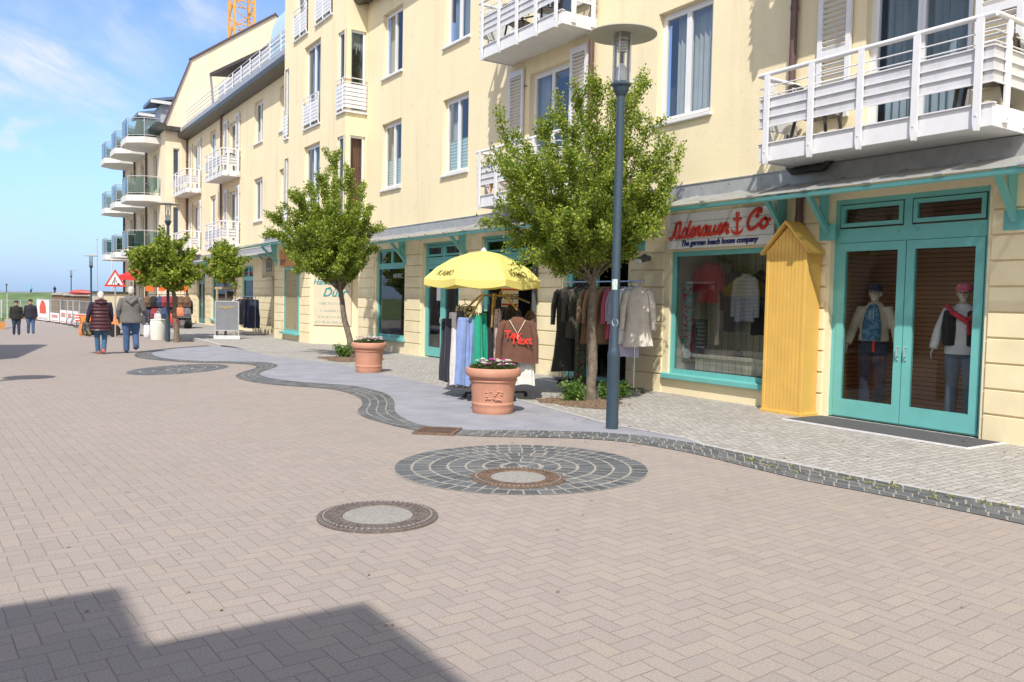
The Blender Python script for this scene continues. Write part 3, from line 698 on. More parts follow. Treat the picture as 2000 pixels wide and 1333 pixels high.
def bracket(par, X, y, zt, proj):
    b = MB(); t = .06
    b.prism([(X-.02, y-.012, zt-.02), (X-.26, y-.012, zt-.09), (X-.20, y-.012, zt-.40), (X-.02, y-.012, zt-.62)][::-1], (0, .024, 0))
    b.bar((X-.02, y, zt-.01), (X-proj*.64, y, zt-.16), .06, .05)
    b.box(X-.03, X, y-.13, y+.13, zt-.84, zt-.60)
    b.bar((X-.02, y, zt-.72), (X-proj*.62, y, zt-.18), .065, .075)
    return b.build('bracket', TEAL, par)
def canopy(par, X, y0, y1, zw, zf, proj, brs, step=.93):
    xf = X-proj; o = MB(); o.smooth = True; o.tube([(xf, y0, zf-.025), (xf, y1, zf-.025)], .034, 12); o.smooth = False
    c = o.build('canopy', TEAL, par)
    s = MB(); k = int((y1-y0)/step); dy = (y1-y0)/k
    for i in range(k): s.prism([(X-.02, y0+i*dy+.012, zw), (xf-.06, y0+i*dy+.012, zf+.02), (xf-.06, y0+i*dy+.012, zf+.028), (X-.02, y0+i*dy+.012, zw+.008)], (0, dy-.024, 0))
    s.build('frosted_sheet', CANG, c)
    for i in range(k+1): r = MB(); r.bar((X-.02, y0+i*dy, zw+.018), (xf-.07, y0+i*dy, zf+.038), .05, .022); r.box(xf-.10, xf-.03, y0+i*dy-.05, y0+i*dy+.05, zf+.022, zf+.05); r.build('rib', ALU, c)
    f = MB(); f.box(X-.045, X-.003, y0, y1, zw-.02, zw+.22); f.box(X-.06, X-.003, y0, y1, zw+.22, zw+.235)
    y = y0+.3
    while y < y1: f.box(X-.055, X-.045, y-.012, y+.012, zw+.14, zw+.165); y += .62
    f.build('flashing', ZINC, c)
    for y in brs: bracket(c, X, y, zw-.03, proj)
    return c
# ------------------------------------------------------------------ main building
A = thing('apartment_building', 'long yellow apartment building with the anchor shop sign and teal shop fronts, nearest the camera', 'building', (10.42, 12, 0))
XA = 10.42
wins = [(9.99, 11.31, 4.83, 6.80, 'net'), (18.12, 19.46, 4.83, 6.80, 'blind'), (21.98, 23.33, 4.83, 6.80, 'blind'), (9.99, 11.31, 8.15, 10.05, 'net'), (18.12, 19.46, 8.15, 10.05, 'blue'), (21.98, 23.33, 8.15, 10.05, 'side')]
doors = [(13.92, 15.42, 3.86, 6.62), (5.64, 7.12, 3.86, 6.62), (13.92, 15.42, 7.16, 9.9), (5.64, 7.12, 7.16, 9.9)]
shopholes = [(5.33, 7.55, 0, 3.14), (8.30, 10.83, .36, 2.52), (11.95, 14.0, 0, 3.14), (15.12, 17.38, 0, 3.14), (18.45, 20.5, 0, 3.12), (21.62, 23.62, .42, 3.06)]
mb = MB(); wall(mb, XA, -4, 25.0, -.1, 3.5, shopholes, .22); wall(mb, XA, -4, 24.52, 3.5, 10.75, [w[:4] for w in wins]+doors, .14)
mb.box(XA+.22, XA+9, -4, -3.7, -.1, 10.7); mb.add([(XA, 25, -.1), (XA+9, 25, -.1), (XA+9, 25, 3.5), (XA, 25, 3.5)], [(0, 1, 2, 3)])
mb.build('facade', STUC, A, fix=False)
mb = MB(); mb.prism([(XA-.35, -4, 10.75), (XA+4.5, -4, 14.6), (XA+9, -4, 10.75)], (0, 28.5, 0)); mb.build('roof', TILE, A)
mb = MB(); mb.prism([(XA-.52, -4, 10.80), (XA-.36, -4, 10.62), (XA-.30, -4, 10.62), (XA, -4, 10.72), (XA, -4, 10.92), (XA-.52, -4, 10.96)], (0, 28.5, 0)); mb.build('gutter', GUTT, A)
for w in wins: window(A, XA, *w)
for d in doors: window(A, XA, *d, 'blue' if d[0] < 8 else 'side', sill=False, door=True)
for z0, z1 in ((4.30, 6.78), (7.6, 10.05)):
    for a, b_ in ((15.60, 16.20), (13.30, 13.86), (7.32, 7.86), (5.02, 5.58)): shutter(A, XA, a, b_, z0, z1)
for y0, y1 in ((13.08, 16.14), (4.92, 8.17)):
    for z in (3.65, 6.93): balcony(A, XA, y0, y1, z)
pipe(A, XA, 8.27, 3.75, 10.6, BROWNP, .055); pipe(A, XA, 13.13, 3.6, 10.6, BROWNP, .055); pipe(A, XA, 14.93, 0, 3.3, GREYP, .055); pipe(A, XA, 8.05, 2.3, 3.25, BROWNP, .055)
mb = MB(); mb.smooth = True; mb.tube([(XA-.09, 8.27, 3.7), (XA-.09, 8.2, 3.62), (XA-.15, 7.6, 3.60), (XA-.15, 7.5, 3.7)], .055, 10); mb.build('pipe_elbow', BLK, A)
for y0, y1 in ((4.0, 5.28), (7.60, 8.24), (10.97, 11.90), (14.06, 15.08), (17.44, 18.40), (20.56, 21.52), (23.72, 24.98)): pier(A, XA, y0, y1)
canopy(A, XA, -2, 24.2, 3.43, 3.16, .82, (5.02, 7.60, 8.34, 11.6, 14.55, 18.1, 21.6))
SLAT = None
m, n, b = newmat('brown_slat_wall'); p = n.pos(); x, y, z = n.sep(p)
fr = n.m('FRACT', n.m('MULTIPLY', z, 15.)); c = n.mix(n.rng(fr, .08, .22), (.03, .015, .01), n.mix(n.noise(n.vm('MULTIPLY', p, (1, 1, 12)), 3, 4), (.30, .14, .07), (.52, .29, .15)))
n.put(b.inputs['Base Color'], c); SLAT = m
m, n, b = newmat('pale_plank_wall'); p = n.pos(); x, y, z = n.sep(p)
q = n.m('MULTIPLY', y, 7.); fr = n.m('FRACT', q); wn = n.node('ShaderNodeTexWhiteNoise', noise_dimensions='1D'); n.put(wn.inputs['W'], n.m('FLOOR', q))
c = n.mix(wn.outputs[0], (.58, .58, .47), (.74, .72, .60)); c = n.mix(n.rng(n.noise(n.vm('MULTIPLY', p, (1, 9, .6)), 4, 5), .4, .8, 0, .5), c, (.30, .30, .25)); c = n.mix(n.rng(fr, .03, .09, 1, 0), c, (.08, .08, .07))
n.put(b.inputs['Base Color'], c); PLANK = m
sd = shop_door(A, XA, 5.33, 7.55, 3.14, back=SLAT, backx=1.25)
sw = shop_window(A, XA, 8.30, 10.83, .36, 2.52, back=PLANK, backx=.95)
shop_door(A, XA, 11.95, 14.0, 3.14, back=BLACKI, open_leaf=True); shop_door(A, XA, 15.12, 17.38, 3.14, back=BLACKI, open_leaf=True)
d4 = shop_door(A, XA, 18.45, 20.5, 3.12); w5 = shop_window(A, XA, 21.62, 23.62, .42, 3.06, transom=2.46)
mb = MB(); put_text(mb, 'HINRIC', .20, (XA+.085, 22.25, 2.18), FR, FU, FO, .001); mb.build('lettering', mat('faded_white_letters', (.5, .52, .52), .7), w5)
mb = MB(); mb.box(XA+.105, XA+.112, 19.55, 19.85, 1.55, 1.98); mb.build('notice', WHITE, d4)
# ------------------------------------------------------------------ projecting corner block
XB = 9.72; YB0, YB1 = 24.52, 30.5
B = thing('corner_block', 'taller yellow stair block with corner windows and white french balconies', 'building', (XB, 27, 0))
fb = [(26.75, 28.32, 7.35, 10.15), (26.75, 28.32, 3.95, 6.75), (28.0, 29.4, 10.62, 13.2), (25.7, 27.2, 10.62, 13.2)]
CW = [(7.36, 9.85), (4.0, 6.62)]
mb = MB()
cwh = [(YB0-.01, 25.2, a, b_) for a, b_ in CW]+[(30.0, YB1+.01, a, b_) for a, b_ in CW]
wall(mb, XB, YB0, YB1, 3.5, 14.2, fb+cwh, .16)
def wallY(mb, Y, x0, x1, z0, z1, holes, rev=.12):
    xs = sorted({x0, x1, *[h[0] for h in holes], *[h[1] for h in holes]}); zs = sorted({z0, z1, *[h[2] for h in holes], *[h[3] for h in holes]})
    xs = [q for q in xs if x0 <= q <= x1]; zs = [q for q in zs if z0 <= q <= z1]
    for a, b_ in zip(xs, xs[1:]):
        for c, d in zip(zs, zs[1:]):
            if any(h[0] <= (a+b_)/2 <= h[1] and h[2] <= (c+d)/2 <= h[3] for h in holes): continue
            mb.add([(a, Y, c), (b_, Y, c), (b_, Y, d), (a, Y, d)], [(0, 1, 2, 3)])
    for a, b_, c, d in holes: mb.add([(a, Y, c), (b_, Y, c), (b_, Y, d), (a, Y, d), (a, Y+rev, c), (b_, Y+rev, c), (b_, Y+rev, d), (a, Y+rev, d)], [(0, 1, 5, 4), (1, 2, 6, 5), (2, 3, 7, 6), (3, 0, 4, 7)])
wallY(mb, YB0, XB, XA+.3, 3.5, 14.2, [(XB-.01, XA-.03, a, b_) for a, b_ in CW])
mb.add([(XB, YB0, 3.5), (XA+2, YB0, 3.5), (XA+2, YB1, 3.5), (XB, YB1, 3.5)], [(0, 1, 2, 3)])
wallY(mb, YB1, XB, XA+.6, 3.5, 14.2, [(XB-.01, XB+.5, a, b_) for a, b_ in CW], -.12)
mb.box(XB+.2, XB+5, YB0+.2, YB1-.2, 14.0, 14.3)
# ground floor: rear-set, chamfered at the near corner
mb.prism([(XB+.02, 27.55, -.15), (XB+1.5, 26.07, -.15), (XB+1.5, 31.6, -.15), (XB+.02, 31.6, -.15)], (0, 0, 3.7))
mb.build('facade', STUC, B, fix=False)
for a, b_ in CW:                                                   # glazed corners
    for y0, y1, ys in ((YB0, 25.2, YB0+.02), (30.0, YB1, YB1-.02)):
        f = MB(); w = .07; x = XB+.05; near = y0 < 26; yp = YB0+.05 if near else YB1-.05
        f.box(XB+.03, XB+.20, yp-.02 if near else yp-.15, yp+.15 if near else yp+.02, a, b_)
        frame_rect(f, x, x+.06, y0+.06, y1-.02, a, b_, w)
        if near: 
            f.box(XB+.20, XA-.04, yp, yp+.06, a, a+w); f.box(XB+.20, XA-.04, yp, yp+.06, b_-w, b_); f.box(XA-.12, XA-.04, yp+.002, yp+.058, a+w, b_-w)
        o = f.build('corner_window', PVC, B); g = MB(); g.box(x+.02, x+.025, y0+.12, y1-.08, a+w, b_-w)
        if near: g.box(XB+.20, XA-.1, yp+.02, yp+.026, a+w, b_-w)
        g.build('pane', GLASS, o); c = MB()
        if near:
            c.box(XB+.6, XB+.62, YB0+.4, 25.6, a, b_); c.build('room_backdrop', mat('olive_room', (.13, .12, .07), .9), o)
            c = MB(); cz = b_-.75 if a > 7 else a+.1; k = 12
            c.add([p for i in range(k+1) for p in ((XB+.22+.47*i/k, yp+.14+.02*(i % 2), (cz+.35*abs(math.sin(i*1.9))) if a > 7 else cz), (XB+.22+.47*i/k, yp+.14+.02*(i % 2), b_-.05))], [(2*i, 2*i+2, 2*i+3, 2*i+1) for i in range(k)]); c.build('curtain', CURT if a > 7 else RUSTC, o)
        if a > 7 or not near:
            r = MB(); q = .05
            for z in (a+1.0, a+.86): r.bar((XB-q, y0-.04, z), (XB-q, y1+.02, z), .025)
            for i in range(6): r.box(XB-q-.006, XB-q+.006, y0-.04, y1+.02, a+.08+i*.125, a+.08+i*.125+.105)
            r.box(XB-q-.02, XB-q+.02, y0+.1, y0+.14, a+.02, a+1.0)
            if near:
                for z in (a+1.0, a+.86): r.bar((XB-q, YB0-q, z), (XA-.02, YB0-q, z), .025)
                for i in range(6): r.box(XB-q+.01, XA-.03, YB0-q-.006, YB0-q+.006, a+.08+i*.125, a+.08+i*.125+.105)
            r.build('guard_rail', WHITE, o)
        s = MB(); s.box(XB-.07, XB+.1, y0-.07 if near else y0-.04, y1+.04 if near else y1+.07, a-.06, a-.004)
        if near: s.box(XB+.1, XA-.004, YB0-.07, YB0+.02, a-.06, a-.004)
        s.build('sill', WHITE, o)
for y0, y1, z0, z1 in fb:
    o = window(B, XB, y0, y1, z0, z1, 'blue' if z0 < 10 else 'side')
    r = MB(); x = XB-.05
    for z in (z0+1.02, z0+.86): r.bar((x, y0+.02, z), (x, y1-.02, z), .025)
    for i in range(6): r.box(x-.006, x+.006, y0+.02, y1-.02, z0+.12+i*.115, z0+.12+i*.115+.095)
    for y in (y0+.04, y1-.04, (y0+y1)/2): r.box(x-.02, x+.014, y-.02, y+.02, z0+.02, z0+1.02)
    r.build('guard_rail', WHITE, o)
# ground floor of the block: sign wall, window, piers, own canopy
gx = XB+.02
o = shop_window(B, gx-.09, 28.72, 30.35, .28, 2.62, back=ROOM)
for y0, y1 in ((30.42, 31.55), (27.62, 28.62)): pier(B, gx, y0, y1, z1=2.3, top=3.4)
canopy(B, gx, 27.4, 32.9, 3.62, 3.42, .95, (28.9, 31.3))
S45 = Vector((math.sqrt(.5), -math.sqrt(.5), 0)); N45 = Vector((-math.sqrt(.5), -math.sqrt(.5), 0)); c0 = Vector((gx, 27.55, 0))
# ------------------------------------------------------------------ far wing
C_ = thing('far_wing', 'yellow wing with white box balconies and a long dark gutter behind the middle tree', 'building', (XA, 41, 0))
Y0c, Y1c = 30.5, 50.1
cw = [(35.6, 36.88, 8.15, 9.95), (35.6, 36.88, 4.8, 6.65), (32.3, 33.3, 8.15, 9.95), (32.3, 33.3, 4.8, 6.65), (43.7, 44.9, 8.15, 9.95), (43.7, 44.9, 4.8, 6.65)]
cd = [(39.7, 41.1, 7.2, 9.75), (39.7, 41.1, 3.95, 6.5), (47.4, 48.8, 7.2, 9.75), (47.4, 48.8, 3.95, 6.5)]
csh = [(32.2, 34.0, 0, 2.9), (36.9, 38.7, .35, 2.9), (40.2, 44.4, .3, 2.8), (45.9, 47.8, 0, 2.8)]
mb = MB(); wall(mb, XA, Y0c, Y1c, -.3, 3.5, csh, .25); wall(mb, XA, Y0c, Y1c, 3.5, 10.45, cw+cd, .14); mb.box(XA+.4, XA+8, Y0c, Y0c+.2, 0, 10.4); mb.build('facade', STUC, C_, fix=False)
for w in cw: window(C_, XA, *w, 'net')
for d in cd: window(C_, XA, *d, 'side', sill=False, door=True)
for yb in (39.05, 46.75):
    for z in (3.7, 7.0):
        shutter(C_, XA, yb+2.15, yb+2.75, z+.55, z+2.95); shutter(C_, XA, yb+.05, yb+.6, z+.55, z+2.95); balcony(C_, XA, yb, yb+3.2, z, .82, 5)
pipe(C_, XA, 42.3, 3.6, 10.3, BROWNP); pipe(C_, XA, 50.0, 0, 10.3, BROWNP)
mb = MB(); mb.prism([(XA-.55, Y0c+.1, 10.42), (XA-.02, Y0c+.1, 10.30), (XA-.02, Y0c+.1, 10.62), (XA-.55, Y0c+.1, 10.62)], (0, Y1c-Y0c-.1, 0)); mb.build('gutter', GUTT, C_)
mb = MB(); mb.box(XA-.4, XA+3, Y0c+.1, Y1c-.05, 10.62, 10.70); mb.box(XA-.42, XA-.36, Y0c+.1, Y1c-.3, 10.66, 10.95); mb.build('terrace_edge', ZINC, C_)
r = MB(); 
for z in (11.15, 11.35, 11.55, 11.75): r.tube([(XA-.3, Y0c+.2, z), (XA-.3, 49.2, z)], .016, 6)
for i in range(14): r.box(XA-.32, XA-.28, Y0c+.3+i*1.42-.03, Y0c+.3+i*1.42+.03, 10.7, 11.76)
for i in range(8): r.box(XA-.275, XA-.265, Y0c+.5+i*1.42, Y0c+1.6+i*1.42, 10.95, 11.65)
r.build('terrace_railing', WHITE, C_)
mb = MB(); mb.prism([(XA+.9, Y0c, 10.7), (XA+.9, Y0c, 12.95), (XA+2.5, Y0c, 13.1), (XA+2.5, Y0c, 10.7)], (0, 14, 0)); mb.build('attic_wall', mat('grey_attic_boards', (.45, .45, .47), .7, .1, 8), C_)
pr = onX(552, 72, XA+1.1); mb = MB(); mb.prism([(XA-.1, 44.6, 12.75), (pr.x, pr.y, pr.z-.25), (XA+3.2, pr.y, pr.z), (XA+3.2, 44.6, 13.1)], (0, 0, .16)); mb.build('attic_roof', TILE, C_)
mb = MB(); mb.bar((XA-.05, 44.6, 12.85), (XA+.5, 46.2, 11.3), .10); mb.build('attic_strut', WHITE, C_)
mb = MB(); k = 14; hp = [(XA+.2-.5*math.cos(math.pi*i/2/k), 0, 11.0+1.9*math.sin(math.pi*i/2/k)) for i in range(k+1)]
mb.prism([(x, 31.6, z) for x, y, z in hp]+[(XA+.9, 31.6, 12.9), (XA+.9, 31.6, 11.0)], (0, 2.2, 0)); mb.build('arched_dormer', mat('pale_blue_sheet', (.42, .55, .66), .5, .08, 3), C_)
canopy(C_, XA, 32.0, 50.2, 3.42, 3.17, .85, (34.2, 38.9, 45.3, 49.6))
shop_door(C_, XA, 32.2, 34.0, 2.9, open_leaf=True, back=BLACKI, split=2.3); shop_window(C_, XA, 36.9, 38.7, .35, 2.9, transom=2.25); shop_window(C_, XA, 40.2, 44.4, .3, 2.8); shop_door(C_, XA, 45.9, 47.8, 2.8, m=TEALD, back=BLACKI, split=2.25)
for y0, y1 in ((34.1, 36.8), (38.8, 40.1), (44.5, 45.8), (47.9, 50.0)): pier(C_, XA, y0, y1, z1=2.2, top=3.3)
# ------------------------------------------------------------------ end house with rounded glass balconies
XD, YD0, YD1 = 9.2, 50.1, 65.0
E_ = thing('end_house', 'cream house with a steep dark edged gable and rounded glass balconies, farthest along the row', 'building', (XD, 57, 0))
mb = MB(); gab = [(XD, -1.3), (XD, 11.05), (10.57, 14.85), (15.4, 18.35), (20, 15), (21.5, 11), (21.5, -1.3)]
wn_ = [(9.62, 9.95, 7.9, 9.8), (9.62, 9.95, 4.6, 6.5)]
wallY(mb, YD0, XD, XA+.1, -1.3, 10.6, wn_, .2); mb.add([(x, YD0+.001, z) for x, z in gab[1:6]]+[(21.5, YD0+.001, 10.6), (XD, YD0+.001, 10.6)], [(0, 1, 2, 3, 4, 5, 6)])
dh = [(y, y+1.2, z, z+2.1) for y in (52.6, 57.0, 61.3) for z in (.2, 4.5, 7.7)]
wall(mb, XD, YD0, YD1, -1.3, 11.05, dh, .14); mb.add([(XD, YD1, -1.3), (21, YD1, -1.3), (21, YD1, 11), (XD, YD1, 11)], [(0, 1, 2, 3)]); mb.build('facade', STUD, E_, fix=False)
for h in dh: window(E_, XD, *h, 'side', sill=False)
for x0, x1, z0, z1 in wn_:
    f = MB(); f.box(x0+.01, x1-.01, YD0+.10, YD0+.16, z0, z1); o = f.build('window', PVC, E_); g = MB(); g.box(x0+.06, x1-.06, YD0+.09, YD0+.098, z0+.07, z1-.07); g.build('pane', mat('dark_glazing', (.06, .08, .11), .08), o)
    s = MB(); s.box(x0-.06, x1+.06, YD0-.06, YD0+.02, z0-.07, z0-.004); s.build('sill', WHITE, o)
mb = MB()
for (xa, za), (xb, zb) in zip(gab[1:5], gab[2:6]): mb.prism([(xa-.02, YD0-.08, za+.01), (xb, YD0-.08, zb+.01), (xb, YD0-.08, zb+.14), (xa-.08, YD0-.08, za+.10)], (0, .34, 0))
rf_ = [(XD+.35, 11.1), (11.2, 13.3), (15.4, 16.6), (20, 13.3), (21, 11)]
for (xa, za), (xb, zb) in zip(rf_, rf_[1:]): mb.prism([(xa, YD0+.27, za), (xb, YD0+.27, zb), (xb, YD0+.27, zb+.15), (xa-.05, YD0+.27, za+.13)], (0, YD1-YD0-.3, 0))
mb.build('roof', mat('purple_brown_roof', (.10, .065, .065), .6, .2, 8), E_)
mb = MB(); mb.prism([(XD-.5, YD0-.1, 10.95), (XD+.02, YD0-.1, 10.75), (XD+.02, YD0-.1, 11.1), (XD-.5, YD0-.1, 11.15)], (0, YD1-YD0+.1, 0)); mb.box(XD-.4, XD+.75, YD0-.35, YD0-.02, 10.72, 10.95); mb.build('gutter', GUTT, E_)
for y in (55.6, 59.9, 64.5): pipe(E_, XD, y, -1, 10.7, BROWNP, .07)
for y in (54.2, 58.6):
    d = MB(); d.prism([(XD+.5, y, 11.2), (XD+.5, y, 13.0), (XD+2.6, y, 13.6), (XD+2.6, y, 11.2)], (0, 1.9, 0)); o = d.build('dormer', mat('blue_grey_cladding', (.42, .46, .52), .6), E_)
    d = MB(); d.prism([(XD-.15, y-.3, 13.0), (XD+2.8, y-.3, 13.75), (XD+2.8, y-.3, 13.9), (XD-.15, y-.3, 13.2)], (0, 2.5, 0)); d.build('dormer_roof', mat('slate_blue_roof', (.12, .17, .26), .5), o)
    d = MB(); d.box(XD-.12, XD+2.3, y-.34, y-.30, 12.98, 13.16); d.build('white_trim', WHITE, o)
def glass_balcony(y, zb):
    L, pr = 3.7, 1.75
    pl = [(XD, y), (XD-pr*.52, y+.02), (XD-pr*.98, y+.75), (XD-pr, y+1.8), (XD-pr*.98, y+2.9), (XD-pr*.5, y+L), (XD, y+L)]
    s = MB(); s.prism([(a, b_, zb) for a, b_ in pl], (0, 0, .34)); o = s.build('balcony', SLABW, E_)
    g = MB(); r = MB(); ip = [(XD-(XD-a)*.95, y+L/2+(b_-y-L/2)*.96) for a, b_ in pl]
    for (a, b_), (c, d) in zip(ip, ip[1:]):
        g.bar((a, b_, zb+.92), (c, d, zb+.92), .02, .84); r.tube([(a, b_, zb+1.42), (c, d, zb+1.42)], .025, 6); r.tube([(a, b_, zb+.46), (c, d, zb+.46)], .018, 6)
        r.tube([(a, b_, zb+.34), (a, b_, zb+1.42)], .022, 6)
    g.build('glass_panel', GREENG, o); r.build('railing', ALU, o); return o
for y in (51.4, 55.9, 60.5):
    for z in (3.75, 6.85, 10.15): glass_balcony(y, z)
# ------------------------------------------------------------------ neighbours across the street (outside the picture; they shade and mirror)
def opposite(label, x1, y0, y1, h, gable=False):
    o = thing('street_house', label, 'building', (x1, (y0+y1)/2, 0), 'houses across the street'); m = MB()
    if gable: m.prism([(x1, y0, -1), (x1, y1, -1), (x1, y1, h-.4), (x1, y1-.6, h), (x1, y0, h-2.0)], (-9, 0, 0))
    else: m.box(x1-9, x1, y0, y1, -.5, h)
    m.build('walls', mat('pale_house_render', (.27, .235, .20), .9, .1, 2), o); w = MB(); f = MB(); y = y0+1.2
    while y < y1-1.8:
        for z in (.6, 3.6):
            if z+1.7 < h: w.box(x1, x1+.012, y, y+1.3, z, z+1.8); frame_rect(f, x1, x1+.05, y-.08, y+1.38, z-.08, z+1.88, .08)
        y += 2.6
    w.build('window_glazing', mat('dark_glazing', (.06, .08, .11), .08), o); f.build('window_frames', PVC, o)
    r = MB(); r.box(x1-9.1, x1+.0, y0-.0, y1+.0, h+.0, h+.001) if gable else None
    return o
kS = Vector((.66, .75, 0))/1.24
opposite('brown rendered house across the street level with the pots', -9, 5, 17.5, 6.5); opposite('brown rendered house across the street opposite the far wing', -9, 33, 62, 7.5)
opposite('brown rendered house behind the camera, left of the pair', .66-kS.x*8, -14, 4.84-kS.y*8, 8)
opposite('brown rendered house behind the camera, standing forward of its neighbour', 1.72-kS.x*7, -16, 3.98-kS.y*7, 7)
opposite('house with a stepped gable across the street farther down', 2.07-kS.x*9-.1, 18.6, 30.4-kS.y*9, 9, True)
# ------------------------------------------------------------------ anchor shop sign
RED = mat('red_letter_paint', (.62, .045, .025), .4, .08, 10); NAVY = mat('navy_letter_paint', (.02, .03, .16), .4, .05)
t = thing('shop_sign', 'white boarded shop sign with red script lettering and an anchor above the display window', 'sign', (XA-.03, 9.68, 2.85))
mb = MB()
for i in range(4): z = 2.555+i*.151; mb.bbox(XA-.075, XA-.035, 8.52, 10.84, z+.003, z+.148, .004)
mb.build('board', mat('sign_boards', (.74, .74, .73), .6, .06, 2, dirt=.15), t)
STROKES = {   # (x, y) script strokes on a grid where x-height = 1
 'A': ([[(-.15, .12), (.05, -.05), (.30, .15), (.55, .9), (.72, 1.75)], [(.72, 1.75), (.70, 1.0), (.68, .4), (.9, .0), (1.15, .15)], [(.72, 1.7), (1.2, 1.8), (1.32, 1.5)], [(1.32, 1.75), (1.22, .9), (1.18, .25), (1.35, 0), (1.6, .15)]], 1.62),
 'd': ([[(.75, .8), (.5, 1), (.18, .75), (.12, .3), (.35, 0), (.62, .25), (.85, .9)], [(1.05, 1.85), (.85, .9), (.78, .3), (.9, 0), (1.15, .15)]], 1.12),
 'e': ([[(0, .15), (.4, .45), (.6, .8), (.45, 1), (.2, .7), (.18, .25), (.4, 0), (.75, .2)]], .75),
 'n': ([[(.05, 1), (.15, .5), (.1, 0)], [(.13, .4), (.35, .95), (.58, .95), (.56, .4), (.62, 0), (.9, .18)]], .9),
 'a': ([[(.75, .85), (.5, 1), (.18, .72), (.12, .3), (.33, 0), (.6, .25), (.78, .9)], [(.8, 1), (.72, .35), (.82, 0), (1.08, .18)]], 1.06),
 'u': ([[(.08, 1), (.05, .4), (.2, 0), (.48, .15), (.68, .6)], [(.72, 1), (.66, .4), (.76, 0), (1.02, .18)]], 1.0),
 'r': ([[(.02, .1), (.2, .6), (.22, 1.05), (.35, .85), (.6, .85), (.5, .4), (.6, 0), (.85, .15)]], .8),
 'C': ([[(1.0, 1.35), (.85, 1.25), (.95, 1.75), (1.15, 1.7), (1.1, 2.0), (.7, 2.0), (.25, 1.4), (.12, .6), (.4, .02), (.85, .12), (1.15, .5)]], 1.2),
 'o': ([[(.45, 1), (.15, .75), (.12, .3), (.35, 0), (.65, .25), (.66, .75), (.45, 1), (.7, .78), (.95, .85)]], .95)}
def spline(P, k=5):
    P = [Vector((*p, 0)) for p in P]; out = []
    for i in range(len(P)-1):
        a, b_, c, d = P[max(i-1, 0)], P[i], P[i+1], P[min(i+2, len(P)-1)]
        for q in range(k):
            s = q/k; out.append(.5*((2*b_)+(c-a)*s+(2*a-5*b_+4*c-d)*s*s+(3*b_-a-3*c+d)*s**3))
    return out+[P[-1]]
def script(word, y_left, y_right, zb0, slope, xh, mb):
    tot = sum(STROKES[c][1] for c in word); sc = (y_left-y_right)/tot; x = 0
    for c in word:
        for st in STROKES[c][0]:
            pts = [Vector((XA-.085, y_left-(x+p.x+p.y*.12)*sc, zb0+slope*(x+p.x)*sc+p.y*xh)) for p in spline(st)]
            mb.tube(pts, [(.030, .018)]*len(pts), 6, ref=(0, 0, 1))
        x += STROKES[c][1]
for wd_ in (('Adenauer', 10.76, 9.42, 2.74, .03, .150), ('Co', 9.07, 8.60, 2.80, .03, .150)): mb = MB(); mb.smooth = True; script(*wd_, mb); mb.build('script_lettering', RED, t)
mb = MB(); mb.smooth = True; y = 9.24; x = XA-.085
mb.tube([(x, y, 2.76), (x, y, 3.03)], .022, 8); mb.tube([(x, y+.085, 2.985), (x, y-.085, 2.985)], .018, 8)
mb.tube([(x, y+.13*math.sin(a), 2.87-.12*math.cos(a)) for a in [R_(-72+12*i) for i in range(13)]], [.006+.022*math.sin(math.pi*i/12) for i in range(13)], 8)
mb.tube([(x, y+.032*math.sin(a), 3.06-.032*math.cos(a)) for a in [R_(30*i) for i in range(13)]], .012, 6)
mb.build('anchor_emblem', RED, t)
mb = MB(); put_text(mb, 'The german beach house company', .128, (XA-.075, 9.66, 2.605), FR, FU+FR*.0, FO, .006, .0035, .28, sx=.93); mb.build('slogan_lettering', NAVY, t)
# ------------------------------------------------------------------ corner sign on the chamfer
t = thing('wall_sign', 'faded cream panel with teal lettering on the chamfered house corner behind the tree', 'sign', tuple(c0+S45*.85+Vector((0, 0, 1.4))))
pc = c0+N45*.02
mb = MB(); a, b_ = pc+S45*.12, pc+S45*1.5
mb.prism([(*a.xy, .62), (*b_.xy, .62), (*b_.xy, 2.35), (*a.xy, 2.35)], N45*.02); mb.build('panel', mat('faded_sign_panel', (.62, .54, .40), .7, .06, 2, dirt=.2), t)
TL = mat('teal_letter_paint', (.03, .26, .27), .5, .1); TLF = mat('faded_teal_letters', (.22, .36, .33), .7, .1)
mb = MB(); pf = pc+N45*.022
put_text(mb, 'Hahner', .27, pf+S45*.5+Vector((0, 0, 2.0)), S45, FU, N45, .002, .004, .35); put_text(mb, 'Dürr', .42, pf+S45*.88+Vector((0, 0, 1.60)), S45, FU, N45, .002, .006, .35); mb.build('lettering', TL, t)
mb = MB(); random.seed(3)
for z, h, x0, x1 in ((1.32, .10, .32, 1.3), (1.08, .08, .38, 1.25), (.87, .08, .30, 1.32), (.69, .08, .2, 1.4)):
    x = x0
    while x < x1:
        w = random.uniform(.018, .05); mb.prism([(*(pf+S45*x).xy, z), (*(pf+S45*(x+w*.6)).xy, z), (*(pf+S45*(x+w*.6)).xy, z+h*random.uniform(.5, 1)), (*(pf+S45*x).xy, z+h*random.uniform(.5, 1))], N45*.004); x += w+random.choice((.01, .012, .05))
mb.build('faded_lines', TLF, t)
